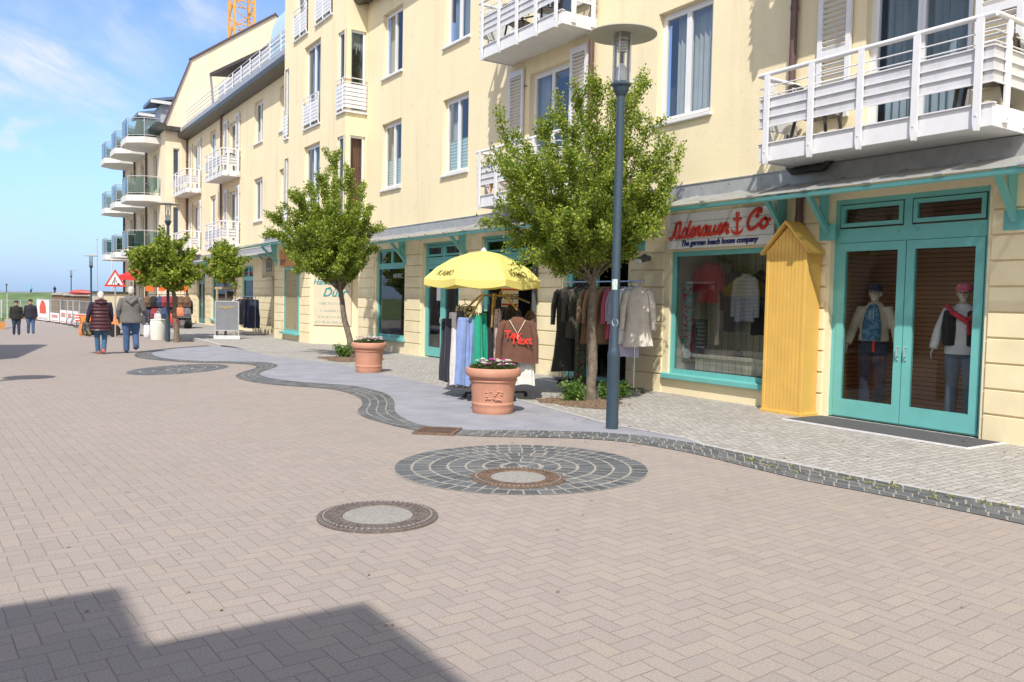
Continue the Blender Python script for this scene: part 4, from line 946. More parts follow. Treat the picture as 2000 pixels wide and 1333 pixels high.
# shop sign above the door on the block front and wing
ORG = mat('ochre_sign_board', (.62, .30, .10), .6, .1, 4); OCH = mat('beige_sign_board', (.55, .47, .28), .7, .1, 4)
t = thing('fascia_sign', 'orange fascia board with black capitals over the narrow shop window', 'sign', (XB, 29.6, 2.95))
mb = MB(); mb.bbox(gx-.09, gx-.035, 28.65, 30.75, 2.68, 3.28, .01); mb.build('board', ORG, t); mb = MB()
put_text(mb, 'SETT', .26, (gx-.092, 30.6, 2.74), FR, FU, FO, .003, .006, 0, 'LEFT'); mb.build('lettering', BLK, t)
t = thing('fascia_sign', 'beige board with a grey emblem over the dark open doorway', 'sign', (XA-.4, 33.1, 2.9))
mb = MB(); mb.prism([(XA-.45, 32.1, 2.35), (XA-.45, 34.1, 2.35), (XA-.45, 33.95, 3.2), (XA-.45, 32.25, 3.2)], (.40, 0, 0)); mb.build('board', OCH, t); mb = MB()
frame_rect(mb, XA-.462, XA-.45, 32.75, 33.45, 2.55, 3.05, .06); mb.box(XA-.46, XA-.45, 32.9, 33.3, 2.68, 2.92); mb.build('emblem', mat('grey_emblem', (.22, .22, .2), .7), t)
# ------------------------------------------------------------------ yellow beach cabinet
YEL = mat('yellow_cabinet_paint', (.68, .42, .10), .5, .06, 3, bump=.08, bscale=40, dirt=.14)
kx0, kx1, ky0, ky1, kh = 10.03, 10.38, 7.66, 8.36, 2.43
t = thing('beach_cabinet', 'tall narrow yellow wooden cabinet with a small gable roof between window and double door', 'cabinet', (10.2, 8.0, 0))
mb = MB(); k = 11; st = (ky1-ky0)/k
gz_ = lambda y: kh+.33*(1-abs((y-ky0)/(ky1-ky0)-.5)*2)-.012
for i in range(k):
    a_, b_ = ky0+i*st+.0025, ky0+(i+1)*st-.0025; yy = [a_, b_] if not a_ < (ky0+ky1)/2 < b_ else [a_, (ky0+ky1)/2, b_]
    mb.prism([(kx0, a_, .05), (kx0, b_, .05)]+[(kx0, y, gz_(y)) for y in yy[::-1]], (.02, 0, 0))
mb.prism([(kx0+.02, ky0+.01, .04), (kx0+.02, ky1-.01, .04), (kx0+.02, ky1-.01, kh), (kx0+.02, (ky0+ky1)/2, kh+.33), (kx0+.02, ky0+.01, kh)], (kx1-kx0-.02, 0, 0))
mb.build('body', YEL, t)
mb = MB(); mb.bbox(kx0-.03, kx1, ky0-.03, ky1+.03, 0, .05, .006); mb.bbox(kx0-.008, kx0+.05, ky0-.008, ky0+.045, .05, kh, .004); mb.bbox(kx0-.008, kx0+.05, ky1-.045, ky1+.008, .05, kh, .004); mb.build('trim', YEL, t)
mb = MB(); ym = (ky0+ky1)/2
for s in (-1, 1): mb.prism([(kx0-.06, ym, kh+.38), (kx0-.06, ym+s*.43, kh-.07), (kx0-.06, ym+s*.43, kh-.035), (kx0-.06, ym, kh+.42)], (kx1-kx0+.02, 0, 0))
mb.build('gable_roof', YEL, t)
# door mats
MATG = mat('grey_ribbed_mat', (.085, .085, .09), .9, .25, 40, bump=.8, bscale=150, dirt=.1)
def door_mat(y0, y1, x0, x1, label):
    t = thing('door_mat', label, 'door mat', ((x0+x1)/2, (y0+y1)/2, zside((y0+y1)/2)), 'mats in front of the shop doors'); z = zside((y0+y1)/2)
    m = MB(); m.bbox(x0, x1, y0, y1, z+.002, z+.016, .004); m.build('rubber_sheet', MATG, t)
    m = MB(); m.box(x0-.022, x0-.002, y0-.02, y1+.02, z+.004, z+.02); m.box(x0-.002, x1, y0-.022, y0-.002, z+.004, z+.02); m.build('metal_edge', WHITE, t)
door_mat(5.02, 7.58, 9.57, 10.38, 'dark ribbed mat with a bright metal edge in front of the double door with mannequins')
door_mat(15.1, 17.2, 9.6, 10.40, 'dark ribbed mat with a bright metal edge behind the brown sweater'); door_mat(12.1, 13.9, 9.7, 10.40, 'dark ribbed mat behind the tree trunk and rail of clothes')
# ------------------------------------------------------------------ wall lamps on the piers
def wall_lamp(y, X, label):
    t = thing('wall_lamp', label, 'wall lamp', (X, y, 2.42), 'small lamps on the shop piers')
    m = MB(); m.smooth = True; m.tube([(X-.028, y, 2.42), (X-.12, y, 2.43)], .05, 10); m.tube([(X-.12, y, 2.43), (X-.26, y, 2.37)], [.075, .06], 12); m.build('housing', GREYP, t)
    m = MB(); m.smooth = True; m.ball((X-.27, y, 2.35), .058, .058, .05); m.build('bulb_cover', WHITE, t)
wall_lamp(11.35, XA, 'small grey wall lamp on the pier beside the anchor sign'); wall_lamp(34.6, XA, 'small white wall lamp by the beige emblem board'); wall_lamp(40.0-.6, XA, 'small dark wall lamp near the staked sapling'); wall_lamp(48.4, XA, 'small dark wall lamp on the far brick toned pier')
# ------------------------------------------------------------------ street lamps
POLE = mat('blue_grey_lamp_post', (.045, .075, .105), .42, .08, 4, .2, dirt=.15); CLEAR = glass_mat('lamp_glass', (.93, .95, .95), .9, .03); DISC = mat('grey_lamp_disc', (.42, .41, .36), .5, .08, 4, dirt=.1)
def street_lamp():
    t = thing('street_lamp', 'x', 'street lamp', (0, 0, 0), 'disc topped street lamps')
    m = MB(); m.smooth = True; m.lathe([(.078, -.1), (.078, .90), (.082, .94), (.072, 1.0), (.054, 1.05), (.052, 4.18)], k=20); m.build('post', POLE, t, world=False)
    m = MB(); m.smooth = True; m.lathe([(.055, 4.16), (.095, 4.22), (.10, 4.27), (.125, 4.29), (.125, 4.31), (.105, 4.33)], k=24); m.build('collar', POLE, t, world=False)
    m = MB(); m.smooth = True; m.lathe([(.10, 4.34), (.10, 4.92)], k=24, cap=False); m.build('glass_cylinder', CLEAR, t, world=False)
    m = MB(); m.smooth = True; m.lathe([(.075, 4.34), (.07, 4.50), (.02, 4.56), (.02, 4.60)], k=16); o = m.build('reflector', mat('frosted_reflector', (.72, .74, .76), .35), t, world=False)
    m = MB(); m.smooth = True; m.tube([(0, 0, 4.56), (0, 0, 4.70)], .022, 10); m.build('lamp_bulb', BLK, o, world=False)
    m = MB()
    for i in range(5): m.lathe([(.055+.006*i, 4.70+.035*i), (.06+.006*i, 4.708+.035*i)], k=20)
    m.build('louvre', WHITE, o, world=False)
    m = MB()
    for i in range(4): a = i*math.pi/2+.6; m.tube([(.112*math.cos(a), .112*math.sin(a), 4.30), (.112*math.cos(a), .112*math.sin(a), 4.93)], .006, 6)
    m.build('rods', ALU, t, world=False)
    m = MB(); m.smooth = True; m.lathe([(.02, 4.985), (.20, 4.975), (.36, 4.935), (.425, 4.915), (.425, 4.905), (.36, 4.915), (.02, 4.93)], k=48); m.build('disc', DISC, t, world=False)
    return t
L0 = street_lamp(); LP = G(1195, 838); L0.location = LP
L0['label'] = 'blue grey street lamp with a flat disc top and stickers, nearest the camera'
st = MB(); st.smooth = True
for z, h, a0, a1 in ((1.76, .13, 3.0, 4.4),): 
    k = 10; st.add([p for i in range(k+1) for p in ((.0535*math.cos(a0+(a1-a0)*i/k), .0535*math.sin(a0+(a1-a0)*i/k), z), (.0535*math.cos(a0+(a1-a0)*i/k), .0535*math.sin(a0+(a1-a0)*i/k), z+h))], [(2*i, 2*i+2, 2*i+3, 2*i+1) for i in range(k)])
st.build('sticker', mat('pale_sticker', (.55, .66, .60), .5, .3, 30), L0, world=False, fix=False)
st = MB(); ac = math.atan2(-.66, -.75)+.25; k = 16
st.add([(.0545*math.cos(ac+.8*math.cos(2*math.pi*i/k)), .0545*math.sin(ac+.8*math.cos(2*math.pi*i/k)), 1.35+.045*math.sin(2*math.pi*i/k)) for i in range(k)], [tuple(range(k))])
st.build('sticker', WHITE, L0, world=False, fix=False)
copy_tree(L0, G(328, 668), 0, 'street lamp with disc top beside the white litter bin')
copy_tree(L0, atD(178, 570, 51)+Vector((0, 0, -2.72)), 0, 'street lamp standing right behind the construction fence, second farthest'); copy_tree(L0, atD(139, 569, 88)+Vector((0, 0, -2.7)), 0, 'tiny farthest street lamp before the sea horizon')
copy_tree(L0, Vector((.9, 17.55, 0))-kS*4.95, 0, 'street lamp outside the left edge, only its shadow lies in the street')
for o in [o for o in D.objects if o.parent and o.name.startswith('sticker.') and o.parent is not L0]: D.objects.remove(o)
# ------------------------------------------------------------------ flower pots
TERRA = mat('terracotta', (.53, .26, .175), .75, .1, 5, bump=.25, bscale=120, dirt=.16); LEAFD = None
def leafmat(name, a, b_, c):
    m, n, b = newmat(name); g = n.node('ShaderNodeNewGeometry'); o = m.node_tree.nodes['Material Output']
    col = n.ramp(g.outputs['Random Per Island'], [(0, a), (.45, b_), (.9, c), (1, tuple(x*1.3 for x in c))]); n.put(b.inputs['Base Color'], col); b.inputs['Roughness'].default_value = .45
    t = n.node('ShaderNodeBsdfTranslucent'); n.put(t.inputs[0], n.mix(1, col, (1.25, 1.3, .55), 'MULTIPLY')); mx = n.node('ShaderNodeMixShader'); mx.inputs[0].default_value = .45
    m.node_tree.links.new(b.outputs[0], mx.inputs[1]); m.node_tree.links.new(t.outputs[0], mx.inputs[2]); m.node_tree.links.new(mx.outputs[0], o.inputs[0]); return m
LEAF = leafmat('tree_leaves', (.08, .15, .018), (.21, .30, .036), (.40, .43, .075)); LEAFS = leafmat('shrub_leaves', (.06, .13, .02), (.11, .22, .04), (.20, .32, .07)); LEAFP = leafmat('pot_leaves', (.05, .08, .03), (.09, .13, .05), (.16, .19, .09))
def leaf(vs, fs, p, s, d=None):
    rn = random.gauss; a = Vector((rn(0, 1), rn(0, 1), rn(0, 1)+.2)).normalized() if d is None else d
    b_ = a.cross(Vector((rn(0, 1), rn(0, 1), rn(0, 1)))).normalized(); c = a.cross(b_)
    o = len(vs); vs += [p, p+a*s*.5+b_*s*.32+c*s*.08, p+a*s, p+a*s*.5-b_*s*.32+c*s*.08]; fs.append((o, o+1, o+2, o+3))
def leafcloud(name, m, par, vs, fs):
    q = MB(); q.add(vs, fs); return q.build(name, m, par, fix=False)
def pot(c, rr, h, label, flowers, emblem):
    t = thing('flower_pot', label, 'flower pot', c, 'terracotta pots on the blue-grey strip'); m = MB(); m.smooth = True
    m.lathe([(.01, .01), (rr*.70, .0), (rr*.73, .02), (rr*.735, .07), (rr*.75, .12), (rr*.77, .135), (rr*.765, .15), (rr*.745, .16), (rr*.80, h*.62), (rr*.83, h*.70), (rr*.87, h*.715), (rr*.87, h*.74), (rr*.84, h*.755), (rr*.88, h*.80), (rr*.97, h*.825), (rr*1.0, h*.87), (rr*1.0, h*.94), (rr*.97, h*.985), (rr*.92, h), (rr*.86, h*.985), (rr*.82, h*.94), (rr*.81, h*.87), (.01, h*.87)], k=48)
    m.build('pot_body', TERRA, t, world=False)
    if emblem:
        m = MB(); dv = (EYE-Vector(c)).xy.to_3d().normalized(); sd = Vector((-dv.y, dv.x, 0)); random.seed(5)
        for i in range(16):
            a = random.uniform(-.42, .30)+.12; z = h*random.uniform(.30, .52); d = dv*math.cos(a)+sd*math.sin(a); tt = Vector((-d.y, d.x, 0)); m.ball(d*rr*.765+Vector((0, 0, z)), .024, .024, .012, 6, 4)
        m.smooth = True; m.build('relief_ornament', TERRA, t, world=False)
    m = MB(); m.lathe([(rr*.8, h*.88), (rr*.4, h*.9), (.01, h*.91)], k=24); m.build('soil', SOIL, t, world=False)
    random.seed(11 if emblem else 12); vs, fs = [], []
    for i in range(1500):
        r = rr*.84*math.sqrt(random.random()); a = random.uniform(0, 6.283); p = Vector((r*math.cos(a), r*math.sin(a), h*.9+random.uniform(0, .13)*(1-.5*(r/rr)**2)))
        leaf(vs, fs, p, random.uniform(.025, .05), Vector((p.x*.6+random.gauss(0, .1), p.y*.6+random.gauss(0, .1), random.uniform(.05, .3))).normalized())
    q = MB(); q.add(vs, fs); q.build('foliage', LEAFP, t, world=False, fix=False)
    for fm, cnt in flowers:
        for i in range(cnt):
            r = rr*.75*math.sqrt(random.random()); a = random.uniform(0, 6.283); z = h*.9+.10+random.uniform(.0, .07); m = MB(); cc = Vector((r*math.cos(a), r*math.sin(a), z)); s = random.uniform(.04, .058)
            for ring, kk, el in ((1., 11, .25), (.62, 8, .7), (.3, 5, 1.2)):
                for jx in range(kk):
                    b_ = 2*math.pi*jx/kk+ring; dd = Vector((math.cos(b_)*math.cos(el), math.sin(b_)*math.cos(el), math.sin(el))); sd = Vector((-math.sin(b_), math.cos(b_), 0)); m.add([cc, cc+dd*s*ring*.6+sd*s*.22, cc+dd*s*(.4+.6*ring), cc+dd*s*ring*.6-sd*s*.22], [(0, 1, 2, 3)])
            m.build('flower', fm, t, world=False, fix=False)
    return t
PWH = mat('white_petals', (.80, .79, .72), .6, .08, 30); PPK = mat('magenta_petals', (.62, .10, .45), .6, .15, 30); PRD = mat('red_petals', (.45, .02, .05), .6, .1, 30); PLP = mat('pale_pink_petals', (.75, .42, .58), .6, .15, 30)
pot(G(962, 806), .395, .645, 'big terracotta pot with a relief emblem and mixed daisies, in front of the clothes stand', [(PWH, 20), (PPK, 11), (PRD, 4)], True)
pot(G(720, 727), .375, .64, 'plain terracotta pot with white and pink flowers beside the leaning tree', [(PWH, 22), (PLP, 14)], False)
# ------------------------------------------------------------------ trees and shrubs
BARK = mat('tree_bark', (.17, .135, .105), .95, .35, 14, bump=1., bscale=45, dirt=.3)
def tree(name, label, base, fork, top_pts, r0, nleaf, lsize, seed, group='young street trees', twig=.55):
    """base/fork: trunk line; top_pts: tips of the main limbs (world points) that give the crown its outline"""
    random.seed(seed); t = thing(name, label, 'tree', base, group); m = MB(); m.smooth = True
    base, fork = Vector(base), Vector(fork); k = 8
    pts = [base.lerp(fork, i/k)+Vector((.02*math.sin(i*1.3+seed), .02*math.cos(i*1.7), 0))*min(1, i) for i in range(k+1)]; pts[0].z -= .1
    m.tube(pts, [r0*(1.25 if i == 0 else 1-.35*i/k) for i in range(k+1)], 10); m.build('trunk', BARK, t)
    m = MB(); m.smooth = True; segs = []
    for tip in top_pts:
        tip = Vector(tip); s = base.lerp(fork, random.uniform(.86, 1.)); mid = s.lerp(tip, .5)+Vector((random.gauss(0, .08), random.gauss(0, .08), -.06*(tip-s).length))
        if (tip-s).xy.length > (tip-s).z: mid.z += .12*(tip-s).length
        ln = [s.lerp(mid, q/4).lerp(mid.lerp(tip, q/4), q/4) for q in range(5)]
        m.tube(ln, [r0*.34*(1-.22*q)+.003 for q in range(5)], 6)
        for q in range(3, 5): segs.append((ln[q-1], ln[q], 1.0))
        segs.append((ln[1], ln[2], .5))
        for i in range(7):
            f = random.uniform(.3, 1.); a = ln[0].lerp(tip, f) if f > .95 else ln[int(f*4)].lerp(ln[min(4, int(f*4)+1)], f*4 % 1)
            d = ((tip-s).normalized()*.8+Vector((random.gauss(0, .75), random.gauss(0, .75), random.gauss(.2, .5)))).normalized(); e = a+d*twig*random.uniform(.5, 1.15)
            m.tube([a, a.lerp(e, .5)+Vector((0, 0, .02)), e], [.010, .006, .003], 4); segs.append((a, e, 1.))
    m.build('limbs', BARK, t)
    vs, fs = [], []; tot = sum((b_-a).length*w for a, b_, w in segs)
    for a, b_, w in segs:
        cnt = int(nleaf*(b_-a).length*w/tot); d = (b_-a).normalized(); dens = random.uniform(.6, 1.25)
        for i in range(int(cnt*dens)):
            p = a.lerp(b_, random.random()**.8); sp = .105*random.random()**.5*(1.3 if random.random() < .3 else 1)
            p = p+Vector((random.gauss(0, 1), random.gauss(0, 1), random.gauss(0, 1))).normalized()*sp
            leaf(vs, fs, p, lsize*random.uniform(.6, 1.25))
    leafcloud('crown', LEAF, t, vs, fs); return t
def tips(px_list, base_dep, jit, seed):
    random.seed(seed); out = []; mx_ = sum(q[0] for q in px_list)/len(px_list); my_ = sum(q[1] for q in px_list)/len(px_list)
    for q in px_list:
        x, y = mx_+(q[0]-mx_)*.88, my_+(q[1]-my_)*.92; d = q[2] if len(q) > 2 else random.uniform(-jit, jit); out.append(atD(x, y, base_dep+d))
    return out
t1 = G(1155, 785); d1 = (t1-EYE).dot(Fw)
T1 = [(1170, 140), (1205, 165), (1262, 150), (1130, 185), (1090, 215), (1120, 250), (1045, 235), (1010, 275), (960, 258), (955, 300), (985, 340), (1240, 210), (1290, 225), (1335, 262), (1345, 325), (1320, 370), (1310, 440), (1265, 470), (1230, 500),
      (950, 440), (975, 385), (990, 470), (1000, 510), (1050, 520), (1110, 510), (1160, 500), (1200, 480), (1080, 330, -1.), (1140, 300, -1.2), (1200, 330, -1.), (1100, 420, -1.4), (1170, 400, -1.4), (1230, 400, -1.2), (1040, 420, -1.2), (1270, 340, -.9), (1030, 350, -.9), (1150, 350, 1.), (1100, 280, 1.2), (1220, 280, 1.), (1060, 450, 1.), (1250, 420, 1.1),
      (1290, 400, .3), (1000, 425, .3), (1180, 240, .2), (1130, 450, -1.5), (1200, 455, -1.3), (1075, 480, -.9), (1150, 220, -.3), (1225, 175, .3), (1060, 290, .2), (1020, 310, -.5), (1300, 300, -.4)]
tree('street_tree', 'young green tree with a spreading upright crown beside the nearest lamp post', t1, atD(1158, 520, d1), tips(T1, d1, .9, 21), .085, 105000, .052, 4, twig=.45)
t2 = G(688, 700); d2 = (t2-EYE).dot(Fw)
T2 = [(655, 305), (690, 325), (625, 335), (600, 350), (570, 365), (545, 395), (530, 430), (528, 460), (545, 490), (562, 508), (720, 350), (735, 400), (738, 450), (735, 490), (715, 520), (690, 528), (660, 525), (600, 520), (640, 518), (620, 400, -.9), (660, 390, -1.1), (700, 410, -.9), (590, 440, -1.), (640, 460, -1.2), (690, 470, -1.1), (600, 500, -.9), (660, 520, -.9), (710, 500, -.6), (640, 370, .8), (690, 380, .9), (590, 400, .8), (640, 440, 1.1), (700, 450, .9), (570, 480, .6), (655, 350, 0), (580, 420, 0), (630, 500, .4), (675, 430, -.3)]
tree('street_tree', 'young green tree leaning left in front of the chamfered corner sign', t2, atD(661, 552, d2), tips(T2, d2, .9, 22), .09, 85000, .064, 5, twig=.5)
t3 = G(345, 645, zside); d3 = (t3-EYE).dot(Fw)*.80; t3 = atD(345, 650, d3); t3.z = zside(t3.y)
T3 = [(310, 462), (335, 470), (280, 480), (265, 500), (258, 520), (262, 545), (290, 546), (320, 546), (350, 545), (365, 538), (368, 510), (355, 478), (300, 500), (330, 500), (310, 530), (340, 530), (285, 520)]
tree('street_tree', 'low broad tree with pruned trunk behind the white litter bin', t3, atD(338, 560, d3), tips(T3, d3, 1.2, 23), .10, 17000, .13, 6, twig=.75)
pa = G(443, 663, zside); d4 = (pa-EYE).dot(Fw)*1.06; t4 = atD(440, 655, d4); t4.z = zside(t4.y)
T4 = [(440, 472), (418, 480), (462, 482), (410, 505), (470, 510), (415, 535), (465, 535), (440, 545), (430, 500), (450, 505), (440, 520, -.5), (440, 500, .5)]
tree('street_tree', 'small staked sapling behind the grey pavement board', t4, atD(441, 545, d4), tips(T4, d4, .6, 24), .05, 7000, .12, 7, twig=.5)
WOOD = mat('stake_wood', (.42, .31, .19), .8, .2, 10, bump=.4, bscale=40)
t = thing('tree_stake', 'wooden stake frame holding the small sapling', 'tree stake', t4); m = MB(); m.smooth = True
hz = atD(440, 562, d4).z
for px in (424, 459): q = atD(px, 600, d4); m.tube([(q.x, q.y, t4.z-.1), (q.x, q.y, hz)], .045, 8)
m.build('post', WOOD, t); m = MB(); m.bar(atD(420, 563, d4), atD(463, 563, d4), .08, .09); m.build('crossbar', WOOD, t); m = MB(); m.bar(atD(424, 580, d4), atD(441, 581, d4), .04, .07); m.bar(atD(441, 572, d4), atD(459, 573, d4), .04, .12); m.build('tie_band', BLK, t)
def shrub(px, r, h, label, seed, n=900):
    random.seed(seed); c = G(*px); t = thing('shrub', label, 'shrub', c, 'small shrubs at the tree bases'); vs, fs = [], []; m = MB()
    for i in range(14):
        a = random.uniform(0, 6.283); e = c+Vector((math.cos(a)*r*random.uniform(.3, 1), math.sin(a)*r*random.uniform(.3, 1), h*random.uniform(.5, 1))); m.tube([c+Vector((math.cos(a)*.04, math.sin(a)*.04, 0)), c.lerp(e, .5)+Vector((0, 0, .06)), e], [.008, .006, .003], 5)
        for j in range(n//14): p = c.lerp(e, random.uniform(.3, 1.05))+Vector((random.gauss(0, .045), random.gauss(0, .045), random.gauss(0, .04))); p.z = max(p.z, c.z+.01); leaf(vs, fs, p, random.uniform(.035, .07))
    m.build('stems', BARK, t); leafcloud('foliage', LEAFS, t, vs, fs)
shrub((1120, 787), .20, .32, 'low leafy shrub left of the nearest tree trunk', 1); shrub((1190, 782), .20, .28, 'low leafy shrub right of the nearest tree trunk, behind the lamp post', 2); shrub((1212, 778), .16, .26, 'little shrub right of the nearest lamp post', 3, 500)
shrub((672, 700), .30, .36, 'round green shrub at the foot of the leaning tree', 4, 1300)
def bed(c, rx, ry, name, seed):
    random.seed(seed); K = 40; pts = []
    for i in range(K): a = 2*math.pi*i/K; s = 1+.16*math.sin(3*a+seed)+random.uniform(-.08, .08); pts.append((c.x+rx*s*math.cos(a), c.y+ry*s*math.sin(a)))
    m = MB(); m.add([(x, y, zst(y)+.010) for x, y in pts]+[(c.x, c.y, zst(c.y)+.05)], [(i, (i+1) % K, K) for i in range(K)]); struct(m, name, SOIL, fix=False)
    lv, lf = [], []
    for i in range(160): a = random.uniform(0, 6.283); r = random.random()**.5*1.15; p = Vector((c.x+rx*r*math.cos(a), c.y+ry*r*math.sin(a), zst(c.y)+.03)); leaf(lv, lf, p, random.uniform(.02, .05), Vector((random.gauss(0, 1), random.gauss(0, 1), random.uniform(0, .3))).normalized())
    q = MB(); q.add(lv, lf); q.build('leaf_litter', mat('dry_leaf_litter', (.25, .16, .08), .9, .4, 20), None, fix=False); o = D.objects[-1]
    for o in [o for o in D.objects if o.name.startswith('leaf_litter') and 'kind' not in o]: tag(o, 'dry brown leaf scraps on the soil under the tree', 'leaf litter', kind='stuff')
bed(G(1150, 789)+Vector((0, .12, 0)), .62, .72, 'tree_bed', 1); bed(G(682, 702), .75, .95, 'tree_bed', 2)
# ------------------------------------------------------------------ cloth materials and garments
def cloth(name, col, var=.12, rough=.9): return mat(name, col, rough, var, 9, bump=.25, bscale=140, sheen=.15)
def printed(name, a, b_, sc, thr=.5, c=None):
    m, n, b = newmat(name); p = n.pos(); f = n.rng(n.noise(p, sc, 2, .5), thr-.03, thr+.03); q = n.mix(f, a, b_)
    if c: q = n.mix(n.rng(n.noise(n.vm('ADD', p, (9, 4, 2)), sc*1.3, 2), .56, .60), q, c)
    n.put(b.inputs['Base Color'], q); b.inputs['Roughness'].default_value = .9; return m
def striped(name, a, b_, freq, axis=2, duty=.5):
    m, n, b = newmat(name); q = n.sep(n.pos())[axis]; f = n.rng(n.m('FRACT', n.m('MULTIPLY', q, freq)), duty-.06, duty+.06); n.put(b.inputs['Base Color'], n.mix(f, a, b_)); b.inputs['Roughness'].default_value = .9; return m
HANG = mat('black_hanger', (.02, .02, .02), .4); HANGR = mat('red_hanger', (.45, .03, .04), .4, .1); HANGW = mat('white_hanger', (.75, .74, .72), .4)
def basis(ang): return Vector((math.cos(ang), math.sin(ang), 0)), Vector((-math.sin(ang), math.cos(ang), 0))
def ring_loft(mb, top, side, dep, prof, folds, amp, seed, k=28, cap=True):
    """hanging cloth: rings of an ellipse (half-width along side, half-depth along dep) with drape folds; prof = [(drop, hw, hd, foldscale)]"""
    rnd = random.Random(seed); ph = rnd.uniform(0, 6.28); ph2 = rnd.uniform(0, 6.28); vs = []
    for dz, hw, hd, fs in prof:
        for j in range(k):
            a = 2*math.pi*j/k; f = 1+amp*fs*(math.sin(folds*a+ph+dz*1.2)+.5*math.sin((folds*2+1)*a+ph2))
            vs.append(top+side*hw*math.cos(a)*(.5+.5*f)+dep*hd*math.sin(a)*f-FU*(dz+.012*fs*math.sin(2*a+ph)))
    nP = len(prof); fs_ = [(i*k+j, i*k+(j+1) % k, (i+1)*k+(j+1) % k, (i+1)*k+j) for i in range(nP-1) for j in range(k)]
    if cap: fs_.append(tuple(range(k)))
    mb.smooth = True; mb.add(vs, fs_); mb.smooth = False
def hanger(par, top, side, hw, m=None):
    h = MB(); h.smooth = True
    h.tube([top+FU*.10+side*.02, top+FU*.125+side*.0, top+FU*.10-side*.02, top+FU*.06-side*.012, top+FU*.04], .0045, 6); h.tube([top-side*hw*.9-FU*.045, top+FU*.035, top+side*hw*.9-FU*.045], .008, 6)
    return h.build('hanger', m or HANG, par)
def garment(kind, label, cat, top, ang, m, L=.7, hw=.20, hd=.05, group=None, seed=1, folds=5, sleeve=.55, hm=None, extra=None):
    """one garment on a hanger; top = neck / waistband point, ang = direction of its width"""
    top = Vector(top); side, dep = basis(ang); t = thing(kind, label, cat, top, group); b = MB()
    if kind in ('trousers', 'jeans'):
        for s in (-1, 1):
            ring_loft(b, top+side*s*hw*.42, side, dep, [(0, hw*.56, hd, .2), (.06, hw*.57, hd*1.05, .4)]+[(L*q, hw*(.58+.14*q+.05*math.sin(9*q+seed)), hd*(1.05+.1*math.sin(7*q+seed)), .5+.9*q) for q in (.2, .35, .5, .65, .8, .9, 1)], 4, .2, seed+s, 36)
        ring_loft(b, top+FU*.012, side, dep, [(0, hw*.98, hd*1.06, .1), (.045, hw*1.0, hd*1.1, .1)], 2, .05, seed)
    elif kind in ('skirt', 'pleated_trousers'):
        ring_loft(b, top, side, dep, [(0, hw*.8, hd*.7, .2), (.06, hw*.82, hd*.8, .5), (L*.5, hw*.95, hd*1.0, 1), (L, hw*1.08, hd*1.15, 1.2)], folds+3, .16, seed, 44)
    elif kind == 'scarf':
        ring_loft(b, top, side, dep, [(0, hw*.5, hd*.6, .5), (.1, hw*.8, hd, 1), (L*.5, hw*.9, hd, 1.2), (L, hw, hd*.8, 1.4)], folds, .25, seed, 36)
    else:
        fl = 1.25 if kind in ('dress', 'coat') else 1.03
        ring_loft(b, top, side, dep, [(-.02, hw*.30, hd*.6, 0), (.012, hw*.42, hd*.8, 0), (.045, hw*.86, hd*.95, .1), (.10, hw*.98, hd*1.05, .3), (.22, hw*.95, hd*1.1, .6), (L*.5, hw*.93, hd*1.1, .9), (L*.8, hw*(.93+fl)/2, hd*1.15, 1), (L, hw*fl, hd*1.2, 1.1)], folds, .11, seed)
        if sleeve:
            for s in (-1, 1):
                p0 = top+side*s*hw*.86-FU*.055; p1 = p0+side*s*.07-FU*sleeve*.45; p2 = p0+side*s*.085-FU*sleeve
                b.smooth = True; b.tube([p0-side*s*.03, p0+side*s*.02-FU*.05, p1, p1.lerp(p2, .6), p2-FU*.0, p2-FU*.035], [(hd*.75, .05), (hd*.95, .062), (hd*.9, .056), (hd*.85, .05), (hd*.8, .045), (hd*.8, .047)], 12, ref=dep); b.smooth = False
    b.build('fabric', m, t)
    hanger(t, top+FU*.0, side, hw*(.8 if kind in ('skirt', 'trousers', 'jeans', 'pleated_trousers') else .85), hm)
    if extra: extra(t, top, side, dep)
    return t
# ------------------------------------------------------------------ clothes stand with yellow parasol
BRASS = mat('brass_tube', (.36, .26, .10), .35, .2, 8, .7); CHROME = mat('chrome_tube', (.55, .55, .55), .25, .1, 8, .9)
rc = G(962, 778); dR = (rc-EYE).dot(Fw); rc.z = 0
t = thing('clothes_stand', 'brass four armed clothes stand on black castors behind the emblem pot', 'clothes stand', rc)
m = MB(); m.smooth = True; m.tube([rc+FU*.08, rc+FU*1.66], .022, 10); m.tube([rc+FU*1.60, rc+FU*1.70], .04, 10); m.build('post', BRASS, t)
arms = [(908, 606), (917, 622), (1010, 606), (1034, 592), (960, 640), (985, 560)]
armE = []
hub = rc+FU*1.66
for i, (px, py) in enumerate(arms):
    e = atD(px, py, dR+(-.12, -.55, -.5, .25, -.62, .45)[i]); m = MB(); m.smooth = True
    mid = hub.lerp(e, .45); mid.z = hub.z+.015
    m.tube([hub, mid, mid.lerp(e, .25)+FU*.01, e], .016, 8); m.build('arm', BRASS, t); armE.append(e)
    m = MB(); m.smooth = True; m.tube([rc+FU*.09, (rc.lerp(Vector((e.x, e.y, 0)), .95)).xy.to_3d()+FU*.08], .016, 8); q = (rc.lerp(Vector((e.x, e.y, 0)), .95)).xy.to_3d(); m.smooth = False; m.obox(q+FU*.035, (.03, 0, 0), (0, .012, 0), (0, 0, .033)); m.lathe([(.01, -.012), (.033, -.012), (.033, .012), (.01, .012)], q+FU*.034, 12); m.build('foot', BLK, t)
gA = 'clothes hanging on the brass stand under the parasol'
side_ang = math.atan2(-.55, .84)                                        # across the view
va = math.atan2(math.cos(YAW), math.sin(YAW))                            # along the view
